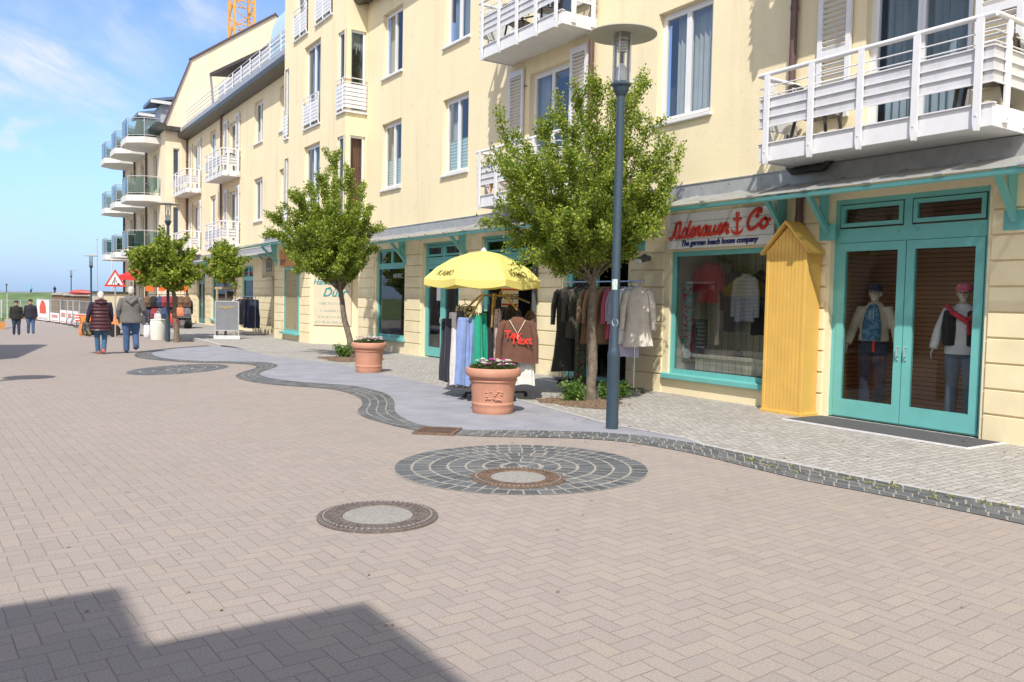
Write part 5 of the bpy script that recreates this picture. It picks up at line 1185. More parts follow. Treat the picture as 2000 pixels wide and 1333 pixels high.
def hang(kind, label, cat, px, py, dd, ang, mt, bottom, **k):
    top = atD(px, py, dR+dd); bot = atD(px, bottom, dR+dd); return garment(kind, label, cat, top, ang, mt, L=(top-bot).length, group=gA, **k)
NAVYB = cloth('black_navy_cloth', (.018, .018, .03)); BLKC = cloth('black_cloth', (.014, .014, .016)); GRYC = cloth('charcoal_cloth', (.06, .06, .07))
hang('trousers', 'black trousers with wide legs at the outer left of the stand', 'trousers', 874, 624, .05, va+.5, NAVYB, 745, hw=.17, hd=.06, seed=2)
hang('trousers', 'white trousers hanging between black and grey ones', 'trousers', 887, 612, -.05, va+.35, cloth('white_trouser_cloth', (.66, .65, .64)), 752, hw=.16, hd=.055, seed=3)
hang('trousers', 'charcoal trousers beside the white ones', 'trousers', 897, 610, -.1, va+.3, GRYC, 742, hw=.16, hd=.06, seed=4)
hang('skirt', 'long black and white patterned skirt with pale pattern near the top', 'skirt', 909, 598, .10, side_ang, printed('black_white_print', (.75, .72, .64), (.03, .03, .03), 48), 758, hw=.20, hd=.06, seed=5)
hang('jeans', 'light blue denim trousers with flared legs in front of the patterned skirt', 'trousers', 912, 622, -.45, side_ang+.75, cloth('light_denim', (.21, .30, .58)), 752, hw=.165, hd=.075, seed=6)
GRN = cloth('emerald_cloth', (.008, .30, .19))
hang('pleated_trousers', 'emerald green pleated trousers nearest the blue denim', 'trousers', 931, 616, -.42, va+.5, GRN, 736, hw=.15, hd=.075, seed=7)
hang('pleated_trousers', 'emerald green pleated trousers hanging next to the black ones', 'trousers', 943, 612, -.30, va+.4, GRN, 733, hw=.13, hd=.07, seed=8)
hang('trousers', 'black trousers right of the emerald green pair', 'trousers', 953, 610, -.22, va+.3, BLKC, 728, hw=.15, hd=.07, seed=9)
hang('trousers', 'narrow black trousers beside the speckled scarf', 'trousers', 962, 602, -.15, va+.1, BLKC, 726, hw=.14, hd=.06, seed=10)
hang('scarf', 'pale pink speckled scarf hanging beside the brown sweater', 'scarf', 972, 604, -.3, va+.3, printed('speckled_pink', (.70, .58, .54), (.30, .22, .22), 70, .45), 700, hw=.08, hd=.06, seed=11)
def sweater_text(par, top, side, dep):
    r = MB(); q = top+dep*.125
    for txt, u, v, s in (('Tex', -.07, -.31, .17), ('Text', .06, -.40, .18)): put_text(r, txt, s, q+side*u+FU*v, side, FU, dep, .002, .003)
    r.build('chest_lettering', mat('red_print', (.75, .03, .02), .6), par)
    z = MB(); z.tube([top+side*-.13+dep*.09-FU*.03, top+dep*.118-FU*.25, top+side*.12+dep*.09-FU*.03], .009, 6); z.bar(top+dep*.118-FU*.25, top+dep*.12-FU*.33, .035, .006); z.build('neck_cord', cloth('cream_cord', (.65, .58, .5)), par)
fa = math.atan2(-math.sin(YAW), math.cos(YAW))+math.pi                    # width across the picture, front towards the camera
fside, fdep = basis(fa)
if fdep.dot(EYE-rc) < 0: fa += math.pi
fa = fa
BRN = cloth('brown_knit', (.135, .058, .038))
sw_ = hang('sweater', 'brown sweater with a cream neck cord and red lettering', 'sweater', 1011, 622, -.42, fa-math.pi if basis(fa)[0].dot(Rt) < 0 else fa, BRN, 708, hw=.25, hd=.085, seed=12, sleeve=.62, folds=6)
ts, dp = Vector(R2).xy.to_3d().normalized(), None
dp = (EYE-rc).xy.to_3d().normalized(); sweater_text(sw_, Vector(sw_['o']), Vector((-dp.y, dp.x, 0)) if Vector((-dp.y, dp.x, 0)).dot(Rt) > 0 else Vector((dp.y, -dp.x, 0)), dp)
hang('skirt', 'white skirt hanging below the brown sweater', 'skirt', 1027, 690, -.32, side_ang, cloth('white_skirt', (.66, .64, .60)), 752, hw=.13, hd=.06, seed=13)
hang('jacket', 'black jackets bundled on dark hangers behind the brown sweater', 'jacket', 1000, 598, .1, va+.4, BLKC, 690, hw=.2, hd=.09, seed=14, sleeve=.5)
hang('jacket', 'dark brown jacket at the far right arm of the stand', 'jacket', 1036, 610, .05, va+.2, cloth('dark_brown_cloth', (.07, .032, .025)), 700, hw=.19, hd=.07, seed=15, sleeve=.55)
YCAN = None
m, n, b = newmat('yellow_parasol_cloth'); o = m.node_tree.nodes['Material Output']; p = n.pos()
col = n.mix(n.noise(p, 3, 3), (.86, .79, .24), (.88, .83, .30)); n.put(b.inputs['Base Color'], col); b.inputs['Roughness'].default_value = .7; n.put(b.inputs['Normal'], n.bump(n.noise(p, 8, 3), .3))
tr = n.node('ShaderNodeBsdfTranslucent'); n.put(tr.inputs[0], (.9, .65, .10)); mx = n.node('ShaderNodeMixShader'); mx.inputs[0].default_value = .35
m.node_tree.links.new(b.outputs[0], mx.inputs[1]); m.node_tree.links.new(tr.outputs[0], mx.inputs[2]); m.node_tree.links.new(mx.outputs[0], o.inputs[0]); YCAN = m
uc = atD(944, 540, dR); uc = Vector((uc.x, uc.y, 0)); apex = atD(944, 490, dR).z; rim = apex-.50; RU = 1.0
t = thing('parasol', 'yellow parasol with black lettering over the clothes stand', 'parasol', uc)
m = MB(); m.smooth = True; m.tube([uc+FU*1.0, uc+FU*(apex-.03)], .016, 8); m.build('pole', ALU, t)
dc = (EYE-uc).xy.to_3d(); ca_ = math.atan2(dc.y, dc.x)
m = MB(); NR = 8; a0 = ca_+.35; prof = [(0, 0), (.25, .045), (.55, .15), (.8, .30), (1., .48)]; sub = 4; vs = []; 
for r, dz in prof:
    for j in range(NR*sub):
        a = a0+2*math.pi*j/(NR*sub); f = (j % sub)/sub; cr = math.cos(math.pi/NR)/math.cos((f-.5)*2*math.pi/NR); sag = 1-.05*math.sin(math.pi*f)*r
        vs.append(uc+Vector((math.cos(a)*r*RU*cr*sag, math.sin(a)*r*RU*cr*sag, apex-dz-.03*math.sin(math.pi*f)*r)))
K = NR*sub
for j in range(K):                                                     # hanging valance
    q = vs[(len(prof)-1)*K+j]; vs.append(q+(q-uc-FU*q.z).normalized()*.0-FU*(.10+.02*math.sin(math.pi*(j % sub)/sub)))
m.smooth = True; m.add(vs, [(i*K+j, i*K+(j+1) % K, (i+1)*K+(j+1) % K, (i+1)*K+j) for i in range(len(prof)) for j in range(K)]); m.build('canopy', YCAN, t, fix=False)
m = MB()
for j in range(NR): a = a0+2*math.pi*j/NR; d = Vector((math.cos(a), math.sin(a), 0)); m.tube([uc+FU*(apex-.05), uc+d*RU*.55+FU*(apex-.17), uc+d*RU*.97+FU*(apex-.48)], .006, 5); m.tube([uc+FU*(apex-.62), uc+d*RU*.5+FU*(apex-.16)], .005, 5)
m.build('ribs', BRASS, t); m = MB(); m.smooth = True; m.lathe([(.05, 0), (.04, .02), (.015, .05), (.001, .055)], uc+FU*(apex-.005), 10); m.build('cap', WHITE, t)
m = MB()
for da in (-.82, .74):
    jj = round((ca_+da-a0)/(2*math.pi/NR)-.5); am = a0+2*math.pi*(jj+.5)/NR; d = Vector((math.cos(am), math.sin(am), 0)); rr = Vector((-d.y, d.x, 0)); slope = (d*.30-FU*.18).normalized(); out = Vector((d.x*.18, d.y*.18, .30)).normalized()
    vs_, fs_ = text_mesh('KAMO', .135, .001, .001)
    def onc(v):
        r_ = .93-v.y; a = am+v.x/.86; f = ((a-a0)/(2*math.pi/NR)) % 1; i_ = max(i for i in range(4) if prof[i][0] <= max(r_, 0)); q_ = (r_-prof[i_][0])/(prof[i_+1][0]-prof[i_][0]); dz = prof[i_][1]*(1-q_)+prof[i_+1][1]*q_
        cr = math.cos(math.pi/NR)/math.cos((f-.5)*2*math.pi/NR)*(1-.05*math.sin(math.pi*f)*r_); return uc+Vector((math.cos(a)*r_*RU*cr, math.sin(a)*r_*RU*cr, apex-dz-.03*math.sin(math.pi*f)*r_))+out*.012
    m.add([onc(v) for v in vs_], fs_)
m.build('lettering', mat('olive_print', (.30, .26, .08), .7), t)
t = thing('hanging_sign', 'small white card with red stripes and dark capitals under the parasol', 'sign', atD(996, 580, dR+.3)); q = Vector(t['o']); d = (EYE-q).xy.to_3d().normalized(); rr = Vector((-d.y, d.x, 0)); rr = rr if rr.dot(Rt) > 0 else -rr
m = MB(); m.obox(q, rr*.14, d*.004, FU*.17); m.build('card', WHITE, t); m = MB(); put_text(m, 'MUSS', .13, q+d*.006-FU*.04, rr, FU, d, .001, .002); m.build('lettering', NAVY, t)
m = MB(); 
for z in (-.13, .12): m.obox(q+d*.005+FU*z, rr*.135, d*.002, FU*.014)
m.build('stripe', RED, t)
# ------------------------------------------------------------------ rail of clothes by the second door
ra, rb = onX(1108, 545, 9.62), onX(1254, 557, 9.62); zr = (ra.z+rb.z)/2; ra.z = rb.z = zr
t = thing('clothes_rail', 'silver clothes rail on castors behind the nearest tree', 'clothes rail', (9.62, (ra.y+rb.y)/2, zside(ra.y)))
m = MB(); m.smooth = True; m.tube([ra, rb], .016, 8); m.ball(rb, .03); m.ball(ra, .03); m.build('bar', CHROME, t)
for q in (ra.lerp(rb, .05), ra.lerp(rb, .93)):
    m = MB(); m.smooth = True; m.tube([q, Vector((q.x, q.y, .12))], .014, 8); m.build('post', CHROME, t); m = MB(); m.bar((q.x-.24, q.y, .105), (q.x+.24, q.y, .105), .035, .03); m.build('foot', BLK, t)
    for s in (-1, 1): m = MB(); m.tube([(q.x+s*.22-.0, q.y-.014, .04), (q.x+s*.22, q.y+.014, .04)], .04, 12); m.box(q.x+s*.22-.012, q.x+s*.22+.012, q.y-.02, q.y+.02, .06, .1); m.build('castor', BLK, t)
m = MB(); m.bar((9.62, ra.lerp(rb, .05).y, .105), (9.62, ra.lerp(rb, .93).y, .105), .03); m.build('brace', BLK, t)
gB = 'clothes on the silver rail'
def rail(kind, label, cat, px, bottom, ang, mt, **k):
    p = onX(px, 550, 9.62); top = Vector((9.62, p.y, zr-.115)); bz = onX(px, bottom, 9.62).z; return garment(kind, label, cat, top, ang, mt, L=top.z-bz, group=gB, **k)
xa = math.atan2(-.35, .93)
rail('coat', 'long dark olive coat at the left end of the rail', 'coat', 1112, 726, xa-.25, cloth('olive_black_cloth', (.028, .028, .02)), hw=.25, hd=.12, seed=21, sleeve=.62)
rail('jacket', 'dark tweed jacket next to the long coat', 'jacket', 1131, 660, xa, printed('dark_tweed', (.05, .05, .04), (.10, .08, .06), 120), hw=.23, hd=.06, seed=22)
rail('scarf', 'green red and black patterned scarf trailing down to the shrub', 'scarf', 1137, 750, xa, printed('multi_pattern', (.03, .16, .07), (.03, .03, .03), 40, .5, (.35, .08, .07)), hw=.11, hd=.06, seed=23)
TAN = [cloth('tan_jacket_cloth', (.24, .15, .085)), cloth('camel_cloth', (.30, .19, .10)), cloth('khaki_cloth', (.27, .20, .125))]
for i, (px, lab) in enumerate(((1160, 'tan jacket just behind the tree trunk'), (1171, 'camel jacket in the middle of the rail'), (1182, 'khaki jacket left of the lamp post'), (1193, 'camel jacket hidden partly by the lamp post'))): rail('jacket', lab, 'jacket', px, 672, xa, TAN[i % 3], hw=.22, hd=.055, seed=30+i, sleeve=.56)
rail('cardigan', 'raspberry pink cardigan right of the lamp post', 'cardigan', 1209, 664, xa, cloth('raspberry_knit', (.52, .075, .15)), hw=.22, hd=.065, seed=41, sleeve=.55)
rail('blouse', 'grey lilac blouse between pink and pale blue tops', 'blouse', 1216, 690, xa, cloth('grey_lilac_cloth', (.40, .36, .44)), hw=.21, hd=.05, seed=42, sleeve=.5)
rail('shirt', 'grey blue shirt beside the raspberry cardigan', 'shirt', 1222, 668, xa, cloth('grey_blue_cloth', (.34, .40, .46)), hw=.22, hd=.05, seed=43)
rail('blouse', 'lilac blouse hanging low below the white shirt', 'blouse', 1227, 698, xa, cloth('lilac_cloth', (.52, .48, .68)), hw=.22, hd=.06, seed=44, sleeve=.5)
rail('shirt', 'white shirt next to the cream dress', 'shirt', 1234, 672, xa, cloth('white_cotton', (.68, .70, .70)), hw=.22, hd=.06, seed=45)
p = onX(1247, 560, 9.62); garment('dress', 'cream tunic dress hanging outermost at the right end of the rail', 'dress', (9.60, p.y-.03, zr-.12), side_ang-.35, cloth('cream_cotton', (.64, .59, .53)), L=1.0, hw=.215, hd=.085, group=gB, seed=46, sleeve=.62, hm=HANGW)
# ------------------------------------------------------------------ goods behind the big shop window
SX = XA+.55
def flatg(kind, label, cat, px, py, X, bottom, mt, **k):
    top = onX(px, py, X); bz = onX(px, bottom, X).z; return garment(kind, label, cat, top, math.pi/2, mt, L=top.z-bz, group='goods in the anchor shop window', **k)
flatg('hooded_jacket', 'bright red hooded jacket in the shop window', 'jacket', 1386, 515, SX, 592, cloth('red_jacket', (.60, .025, .03)), hw=.24, hd=.09, seed=51, sleeve=.42)
flatg('striped_shirt', 'blue and white striped long sleeved shirt in the shop window', 'shirt', 1457, 538, SX-.05, 628, striped('navy_stripes', (.68, .70, .74), (.09, .12, .28), 44, 2, .55), hw=.20, hd=.05, seed=52, sleeve=.62)
flatg('jacket', 'dark jacket left of the striped shirt in the shop window', 'jacket', 1431, 530, SX+.12, 648, BLKC, hw=.16, hd=.06, seed=53, sleeve=.6); flatg('jacket', 'dark jacket right of the striped shirt, next to the yellow cabinet', 'jacket', 1487, 532, SX+.12, 655, NAVYB, hw=.17, hd=.06, seed=54, sleeve=.6)
t = thing('display_bench', 'pale green plank bench along the bottom of the shop window', 'bench', (SX, 9.6, .4)); m = MB(); m.bbox(XA+.32, XA+.72, 8.45, 10.55, .66, .72, .008); m.build('seat', PLANK, t)
m = MB(); m.box(XA+.36, XA+.39, 8.5, 10.5, .44, .66); m.build('front_panel', PLANK, t)
q = onX(1441, 703, XA+.5); t = thing('cap', 'navy peaked cap lying on the window bench', 'cap', (q.x, q.y, .722)); m = MB(); m.smooth = True
m.lathe([(.095, 0), (.10, .03), (.085, .075), (.05, .105), (.005, .115)], (q.x, q.y, .722), 16); m.build('crown', cloth('navy_cap_cloth', (.02, .025, .06)), t); m = MB(); m.prism([(q.x-.05, q.y+.07, .724), (q.x-.13, q.y+.14, .722), (q.x-.10, q.y+.20, .722), (q.x, q.y+.19, .722), (q.x+.05, q.y+.09, .724)], (0, 0, .01)); m.build('peak', cloth('navy_cap_cloth', (.02, .025, .06)), t)
a = onX(1367, 668, XA+.36); t = thing('chalkboard', 'small black price board with chalk lines in the shop window', 'board', (a.x, a.y, .72)); m = MB(); m.obox((a.x, a.y, .72+.31), (.012, 0, 0), (0, .165, 0), (0, 0, .31)); m.build('board', BLK, t); m = MB(); random.seed(9)
for i in range(7): 
    z = 1.26-i*.07; y = a.y+random.uniform(.05, .1)
    while y > a.y-.1: w = random.uniform(.02, .05); m.box(a.x-.016, a.x-.012, y-w, y, z, z+.012); y -= w+.015
m.build('chalk_lines', mat('chalk', (.6, .6, .58), .9), t)
t = thing('beach_towel', 'white and turquoise patterned towel hanging at the left of the shop window', 'towel', (XA+.35, 10.55, .6)); m = MB(); curtain(m, XA+.36, 10.62, 10.81, .62, 2.0, .03, .1); m.build('fabric', printed('towel_print', (.55, .62, .62), (.20, .52, .58), 14, .52, (.55, .06, .10)), t)
t = thing('bag', 'red bag leaning beside the chalkboard in the shop window', 'bag', (XA+.36, 10.33, .72)); m = MB(); m.smooth = True; ring_loft(m, Vector((XA+.42, 10.62, 1.22)), Vector((0, 1, 0)), Vector((1, 0, 0)), [(0, .09, .02, .2), (.1, .11, .04, .4), (.40, .115, .05, .4), (.5, .11, .04, .2)], 3, .1, 3); m.build('body', printed('red_bag_print', (.50, .03, .06), (.62, .25, .25), 20, .6), t); m = MB(); m.tube([(XA+.42, 10.56, 1.2), (XA+.42, 10.58, 1.34), (XA+.42, 10.66, 1.34), (XA+.42, 10.68, 1.2)], .01, 6); m.build('handle', RED, t)
# ------------------------------------------------------------------ people and mannequins
SKIN = mat('skin', (.55, .33, .24), .5, .08, 20); DENIM = cloth('blue_denim', (.055, .11, .24)); DENIMD = cloth('dark_denim', (.03, .04, .08)); SHOE = mat('dark_shoe', (.03, .03, .035), .5, .2); GREYH = mat('grey_hair', (.55, .52, .48), .8, .15, 60, bump=.5, bscale=200); WHH = mat('white_hair', (.70, .66, .60), .8, .12, 60, bump=.5, bscale=200); DKH = mat('dark_hair', (.03, .025, .02), .7)
def figure(name, label, cat, foot, head, h, mats, pose, group=None, vox=.012, build=1.0, extras=None):
    """one person: fused skin, fused clothes; head = facing angle (radians, direction the face looks)"""
    s = h/1.75; f = Vector((math.cos(head), math.sin(head), 0)); r = Vector((f.y, -f.x, 0)); foot = Vector(foot)
    def P(x, y, z): return foot+(r*x+f*y)*s+FU*z*s
    t = thing(name, label, cat, foot, group); w = build
    Lh, Rh = pose.get('L', [(-.25, .0, 1.13), (-.28, .06, .88)]), pose.get('R', [(.25, .0, 1.13), (.28, .06, .88)])
    legs = pose.get('legs', [((-.10, .0, .49), (-.10, -.02, .09)), ((.10, .0, .49), (.10, .02, .09))])
    b = MB(); ht = pose.get('tilt', 0)
    b.tube([P(0, 0, 1.34), P(0, .0, 1.48), P(0, .015, 1.56)], [(.07*s, .06*s), (.058*s, .056*s), (.055*s, .055*s)], 12, ref=r)
    b.ball(P(0, .02+ht, 1.645), .074*s, .092*s, .105*s, 14, 10) if abs(f.y) > .7 else b.ball(P(0, .02+ht, 1.645), .092*s, .074*s, .105*s, 14, 10)
    b.ball(P(0, .06+ht, 1.575), .05*s, .05*s, .05*s); b.ball(P(0, .118+ht, 1.635), .014*s, .014*s, .022*s, 8, 6)
    for q in (-1, 1): b.ball(P(q*.078, .01+ht, 1.64), .014*s, .02*s, .03*s, 8, 6)
    b.tube([P(0, 0, .92), P(0, 0, 1.1), P(0, 0, 1.38)], [(.13*s, .09*s), (.12*s, .085*s), (.15*s, .08*s)], 12, ref=r)
    for sg, (el, wr), (kn, an) in ((-1, Lh, legs[0]), (1, Rh, legs[1])):
        sh = (sg*.18, 0, 1.42); b.tube([P(*sh), P(*el), P(*wr)], [.048*s, .04*s, .028*s], 10); W = P(*wr); d = (W-P(*el)).normalized()
        b.tube([P(0, 0, 1.4), P(*sh)], [.05*s, .05*s], 10)
        pn = W+d*.075*s; sd = d.cross(f).normalized() if abs(d.dot(f)) < .9 else r; ps = f-d*f.dot(d); ps.normalize()
        b.tube([W-d*.01, W+d*.045*s, pn], [(.028*s, .017*s), (.04*s, .016*s), (.04*s, .015*s)], 8, ref=ps)
        for i, (o_, L_) in enumerate(((-.033, .058), (-.011, .072), (.011, .068), (.031, .05))):
            a = pn+ps*o_*-1*s; e1 = a+d*L_*.5*s+sd*(-sg)*.004*s; e2 = e1+(d*.7+sd*(-sg)*.55).normalized()*L_*.55*s; b.tube([a-d*.012, e1, e2], [.0105*s, .0095*s, .008*s], 6)
        a = W+d*.025*s+ps*.03*s; b.tube([a, a+(d*.6+ps*.7)*.04*s, a+(d*.95+ps*.75)*.06*s], [.013*s, .0115*s, .009*s], 6)
        hp = (sg*.09, 0, .92); b.tube([P(*hp), P(*kn), P(*an)], [.082*s, .056*s, .04*s], 10)
    remesh(b, 'body', mats['skin'], t, vox*.8, 3)
    # trousers
    b = MB(); b.tube([P(0, 0, 1.02), P(0, 0, .94), P(0, 0, .82)], [(.165*s*w, .12*s*w), (.18*s*w, .135*s*w), (.15*s*w, .12*s*w)], 14, ref=r)
    for sg, (kn, an) in ((-1, legs[0]), (1, legs[1])):
        lw = pose.get('leg', 1.); b.tube([P(sg*.095, 0, .92), P(sg*.1+(kn[0]-sg*.1)*.5, kn[1]*.5, .7), P(*kn), P((kn[0]+an[0])/2, (kn[1]+an[1])/2+.0, (kn[2]+an[2])/2), P(an[0], an[1], an[2]-.03)], [.108*s*w, .095*s*w*lw, .078*s*lw, .073*s*lw, .07*s*lw], 14)
    remesh(b, 'trousers', mats['legs'], t, vox, 3)
    for sg, (kn, an) in ((-1, legs[0]), (1, legs[1])):
        b = MB(); up = pose.get('heel', {}).get(sg, 0.); z = an[2]-.09; b.tube([P(an[0], an[1]-.075, z+.045+up), P(an[0], an[1]-.02, z+.05+up*.7), P(an[0], an[1]+.09, z+.04+up*.1), P(an[0], an[1]+.18, z+.03)], [(.034*s, .036*s), (.044*s, .05*s), (.046*s, .036*s), (.03*s, .022*s)], 12, ref=r)
        b.tube([P(an[0], an[1]-.03, z+.05+up), P(an[0], an[1]-.02, z+.12+up*.5)], [.045*s, .044*s], 10); remesh(b, 'shoe', mats['shoe'], t, vox*.7, 2)
    # jacket
    j = MB(); bot = pose.get('hem', .86); bw = pose.get('flare', 1.05)
    j.tube([P(0, 0, bot), P(0, 0, bot+.06), P(0, 0, 1.08), P(0, 0, 1.28), P(0, -.005, 1.40), P(0, -.005, 1.465), P(0, 0, 1.52)], [(.205*s*w*bw, .155*s*w*bw), (.205*s*w*bw, .155*s*w*bw), (.195*s*w, .15*s*w), (.205*s*w, .145*s*w), (.19*s*w, .115*s*w), (.12*s, .095*s), (.085*s, .08*s)], 18, ref=r)
    for sg, (el, wr) in ((-1, Lh), (1, Rh)):
        sh = (sg*.175*w, 0, 1.415); d = (Vector(wr)-Vector(el)).normalized(); w2 = Vector(wr)-d*.0
        ms = j if 'sleeve' not in mats else MB()
        ms.tube([P(sg*.13*w, 0, 1.40), P(*sh), P(*((Vector(sh)+Vector(el))/2)), P(*el), P(*((Vector(el)+w2)/2)), P(*w2)], [.07*s, .078*s*w**.5, .073*s*w**.5, .066*s, .06*s, .052*s], 12)
        if ms is not j: remesh(ms, 'sleeve', mats['sleeve'], t, vox, 2)
    remesh(j, 'jacket', mats['top'], t, vox, 2)
    
    if 'hair' in mats:
        hb = MB(); hb.ball(P(0, .0+ht, 1.675), .088*s, .098*s, .098*s, 14, 9) if abs(f.y) > .7 else hb.ball(P(0, .0+ht, 1.675), .098*s, .088*s, .098*s, 14, 9)
        hb.ball(P(0, -.045+ht, 1.62), .075*s, .06*s, .085*s, 12, 8); remesh(hb, 'hair', mats['hair'], t, vox*.7, 2)
    for q in (-1, 1):
        e = MB(); e.ball(P(q*.030, .100+ht, 1.655), .011*s, .011*s, .008*s, 8, 6); e.build('eye', mat('dark_eye', (.02, .015, .012), .2), t)
    e = MB(); e.tube([P(-.022, .1+ht, 1.59), P(0, .108+ht, 1.588), P(.022, .1+ht, 1.59)], .004*s, 5); e.build('mouth', mat('lip', (.35, .13, .11), .5), t)
    if extras: extras(t, P, s, r, f)
    return t
FD = R_(90)-R_(6)        # walking away along the street
mp = G(256, 690); mdep = (mp-EYE).dot(Fw)
def man_x(t, P, s, r, f):
    b = MB(); b.tube([P(-.13, -.06, 1.50), P(-.10, -.13, 1.42), P(0, -.175, 1.32), P(.10, -.13, 1.42), P(.13, -.06, 1.50), P(.0, -.11, 1.47)], [.04*s, .055*s, .06*s, .055*s, .04*s, .05*s], 10); b.ball(P(0, -.12, 1.42), .12*s, .05*s, .09*s); remesh(b, 'hood', MANJ, t, .012, 3)
MANJ = cloth('grey_anorak', (.145, .138, .135), .08)
figure('person', 'person in a loose grey hooded anorak and blue jeans walking away, right of the pair', 'person', mp, FD, 1.77, dict(skin=SKIN, legs=DENIM, shoe=SHOE, top=MANJ, hair=GREYH), dict(legs=[((-.11, .03, .49), (-.11, .05, .09)), ((.11, .08, .50), (.12, -.05, .16))], heel={1: .06}, hem=.80, flare=1.18, L=[(-.30, -.02, 1.15), (-.30, .06, .90)], R=[(.31, .0, 1.15), (.40, .12, .98)], leg=1.1), 'couple walking towards the sea', .011, 1.18, man_x)
wp = G(197, 692); QUILT = None
m, n, b = newmat('aubergine_quilted_gilet'); p = n.pos(); x, y, z = n.sep(p); wv = n.m('FRACT', n.m('MULTIPLY', z, 11.)); dd = n.m('ABSOLUTE', n.m('SUBTRACT', wv, .5))
n.put(b.inputs['Base Color'], n.mix(n.rng(dd, .40, .5), (.075, .022, .030), (.03, .01, .014))); b.inputs['Roughness'].default_value = .38; n.put(b.inputs['Normal'], n.bump(n.rng(dd, .5, .1), .9, .03)); QUILT = m
def wom_x(t, P, s, r, f):
    b = MB(); b.ball(P(0, -.10, 1.46), .15*s, .07*s, .11*s); b.tube([P(-.12, -.02, 1.5), P(-.1, -.12, 1.46), P(0, -.15, 1.42), P(.1, -.12, 1.46), P(.12, -.02, 1.5)], .045*s, 10); remesh(b, 'hood', QUILT, t, .012, 3)
figure('person', 'person in a long quilted aubergine gilet carrying bags, left of the pair', 'person', wp, FD+.1, 1.62, dict(skin=SKIN, legs=cloth('teal_blue_jeans', (.05, .13, .24)), shoe=mat('red_white_trainer', (.50, .12, .10), .5, .3, 30), top=QUILT, sleeve=cloth('navy_sleeve', (.015, .016, .045)), hair=WHH), dict(legs=[((-.09, .04, .49), (-.06, .08, .09)), ((.10, .02, .49), (.06, -.06, .10))], heel={1: .03}, hem=.66, flare=1.2, L=[(-.30, .02, 1.12), (-.33, .10, .92)], R=[(.27, .03, 1.13), (.28, .12, .92)], leg=.95), 'couple walking towards the sea', .011, 1.22, wom_x)
wd_ = (wp-EYE).dot(Fw); q = atD(171, 648, wd_+.0); 
def tote(name, label, px, py, dep, hw, h, hd, mt, hl, seed):
    c = atD(px, py, dep); t = thing(name, label, 'bag', c, 'bags carried by the walking couple'); b = MB(); ring_loft(b, c+FU*h/2, Rt, Vector((Rt.y, -Rt.x, 0)), [(0, hw*.85, hd*.6, .2), (.05, hw*.92, hd*.9, .4), (h*.6, hw*1.05, hd*1.1, .5), (h*.92, hw, hd, .4), (h, hw*.7, hd*.7, .2)], 3, .1, seed); b.build('body', mt, t)
    b = MB(); b.tube([c+FU*h*.47-Rt*hw*.5, c+FU*(h*.5+hl*.7)-Rt*hw*.2, c+FU*(h*.5+hl), c+FU*(h*.5+hl*.7)+Rt*hw*.2, c+FU*h*.47+Rt*hw*.5], .012, 6); b.build('handle', mt, t); return t
tote('shopping_bag', 'dark plaid shopping bag with yellow checks held by the person in the gilet', 176, 642, wd_-.05, .21, .36, .10, printed('plaid_print', (.03, .03, .03), (.22, .19, .07), 14, .55, (.08, .10, .16)), .16, 5)
tote('paper_bag', 'orange bag hanging behind the plaid bag', 166, 645, wd_+.15, .16, .30, .06, cloth('orange_bag', (.75, .22, .07)), .15, 6)
FC = R_(90)+math.pi+.1
for px, py, hh, lab, tp, lg in ((32, 655, 1.72, 'person in a black coat and cap approaching from the sea, left of two', BLKC, DENIMD), (60, 652.5, 1.74, 'person in a black padded jacket and blue jeans approaching from the sea, right of two', NAVYB, DENIM)):
    c = atD(px, py, 1614*hh/66.5)
    def cap_x(t, P, s, r, f):
        b = MB(); b.smooth = True; b.lathe([(.10*s, 0), (.105*s, .05*s), (.07*s, .10*s), (.005, .115*s)], P(0, .015, 1.67), 14); b.build('cap', BLKC, t)
    figure('person', lab, 'person', c, FC, hh, dict(skin=SKIN, legs=lg, shoe=SHOE, top=tp), dict(legs=[((-.1, .05, .49), (-.1, .08, .09)), ((.1, .02, .49), (.1, -.08, .10))], hem=.82, flare=1.1), 'two people walking up from the sea', .016, 1.15, cap_x)
for px, py, lab, tp, dep in ((60.5, 574, 'tiny person in a light blue jacket standing on the grass dike', cloth('light_blue_jacket', (.15, .45, .62)), 108), (107, 575, 'tiny person in dark clothes on the grass dike', BLKC, 108)):
    c = atD(px, py, dep); c.z = 1.22
    figure('person', lab, 'person', c, FD, 1.0, dict(skin=SKIN, legs=BLKC, shoe=SHOE, top=tp, hair=DKH), dict(hem=.8), None, .03)
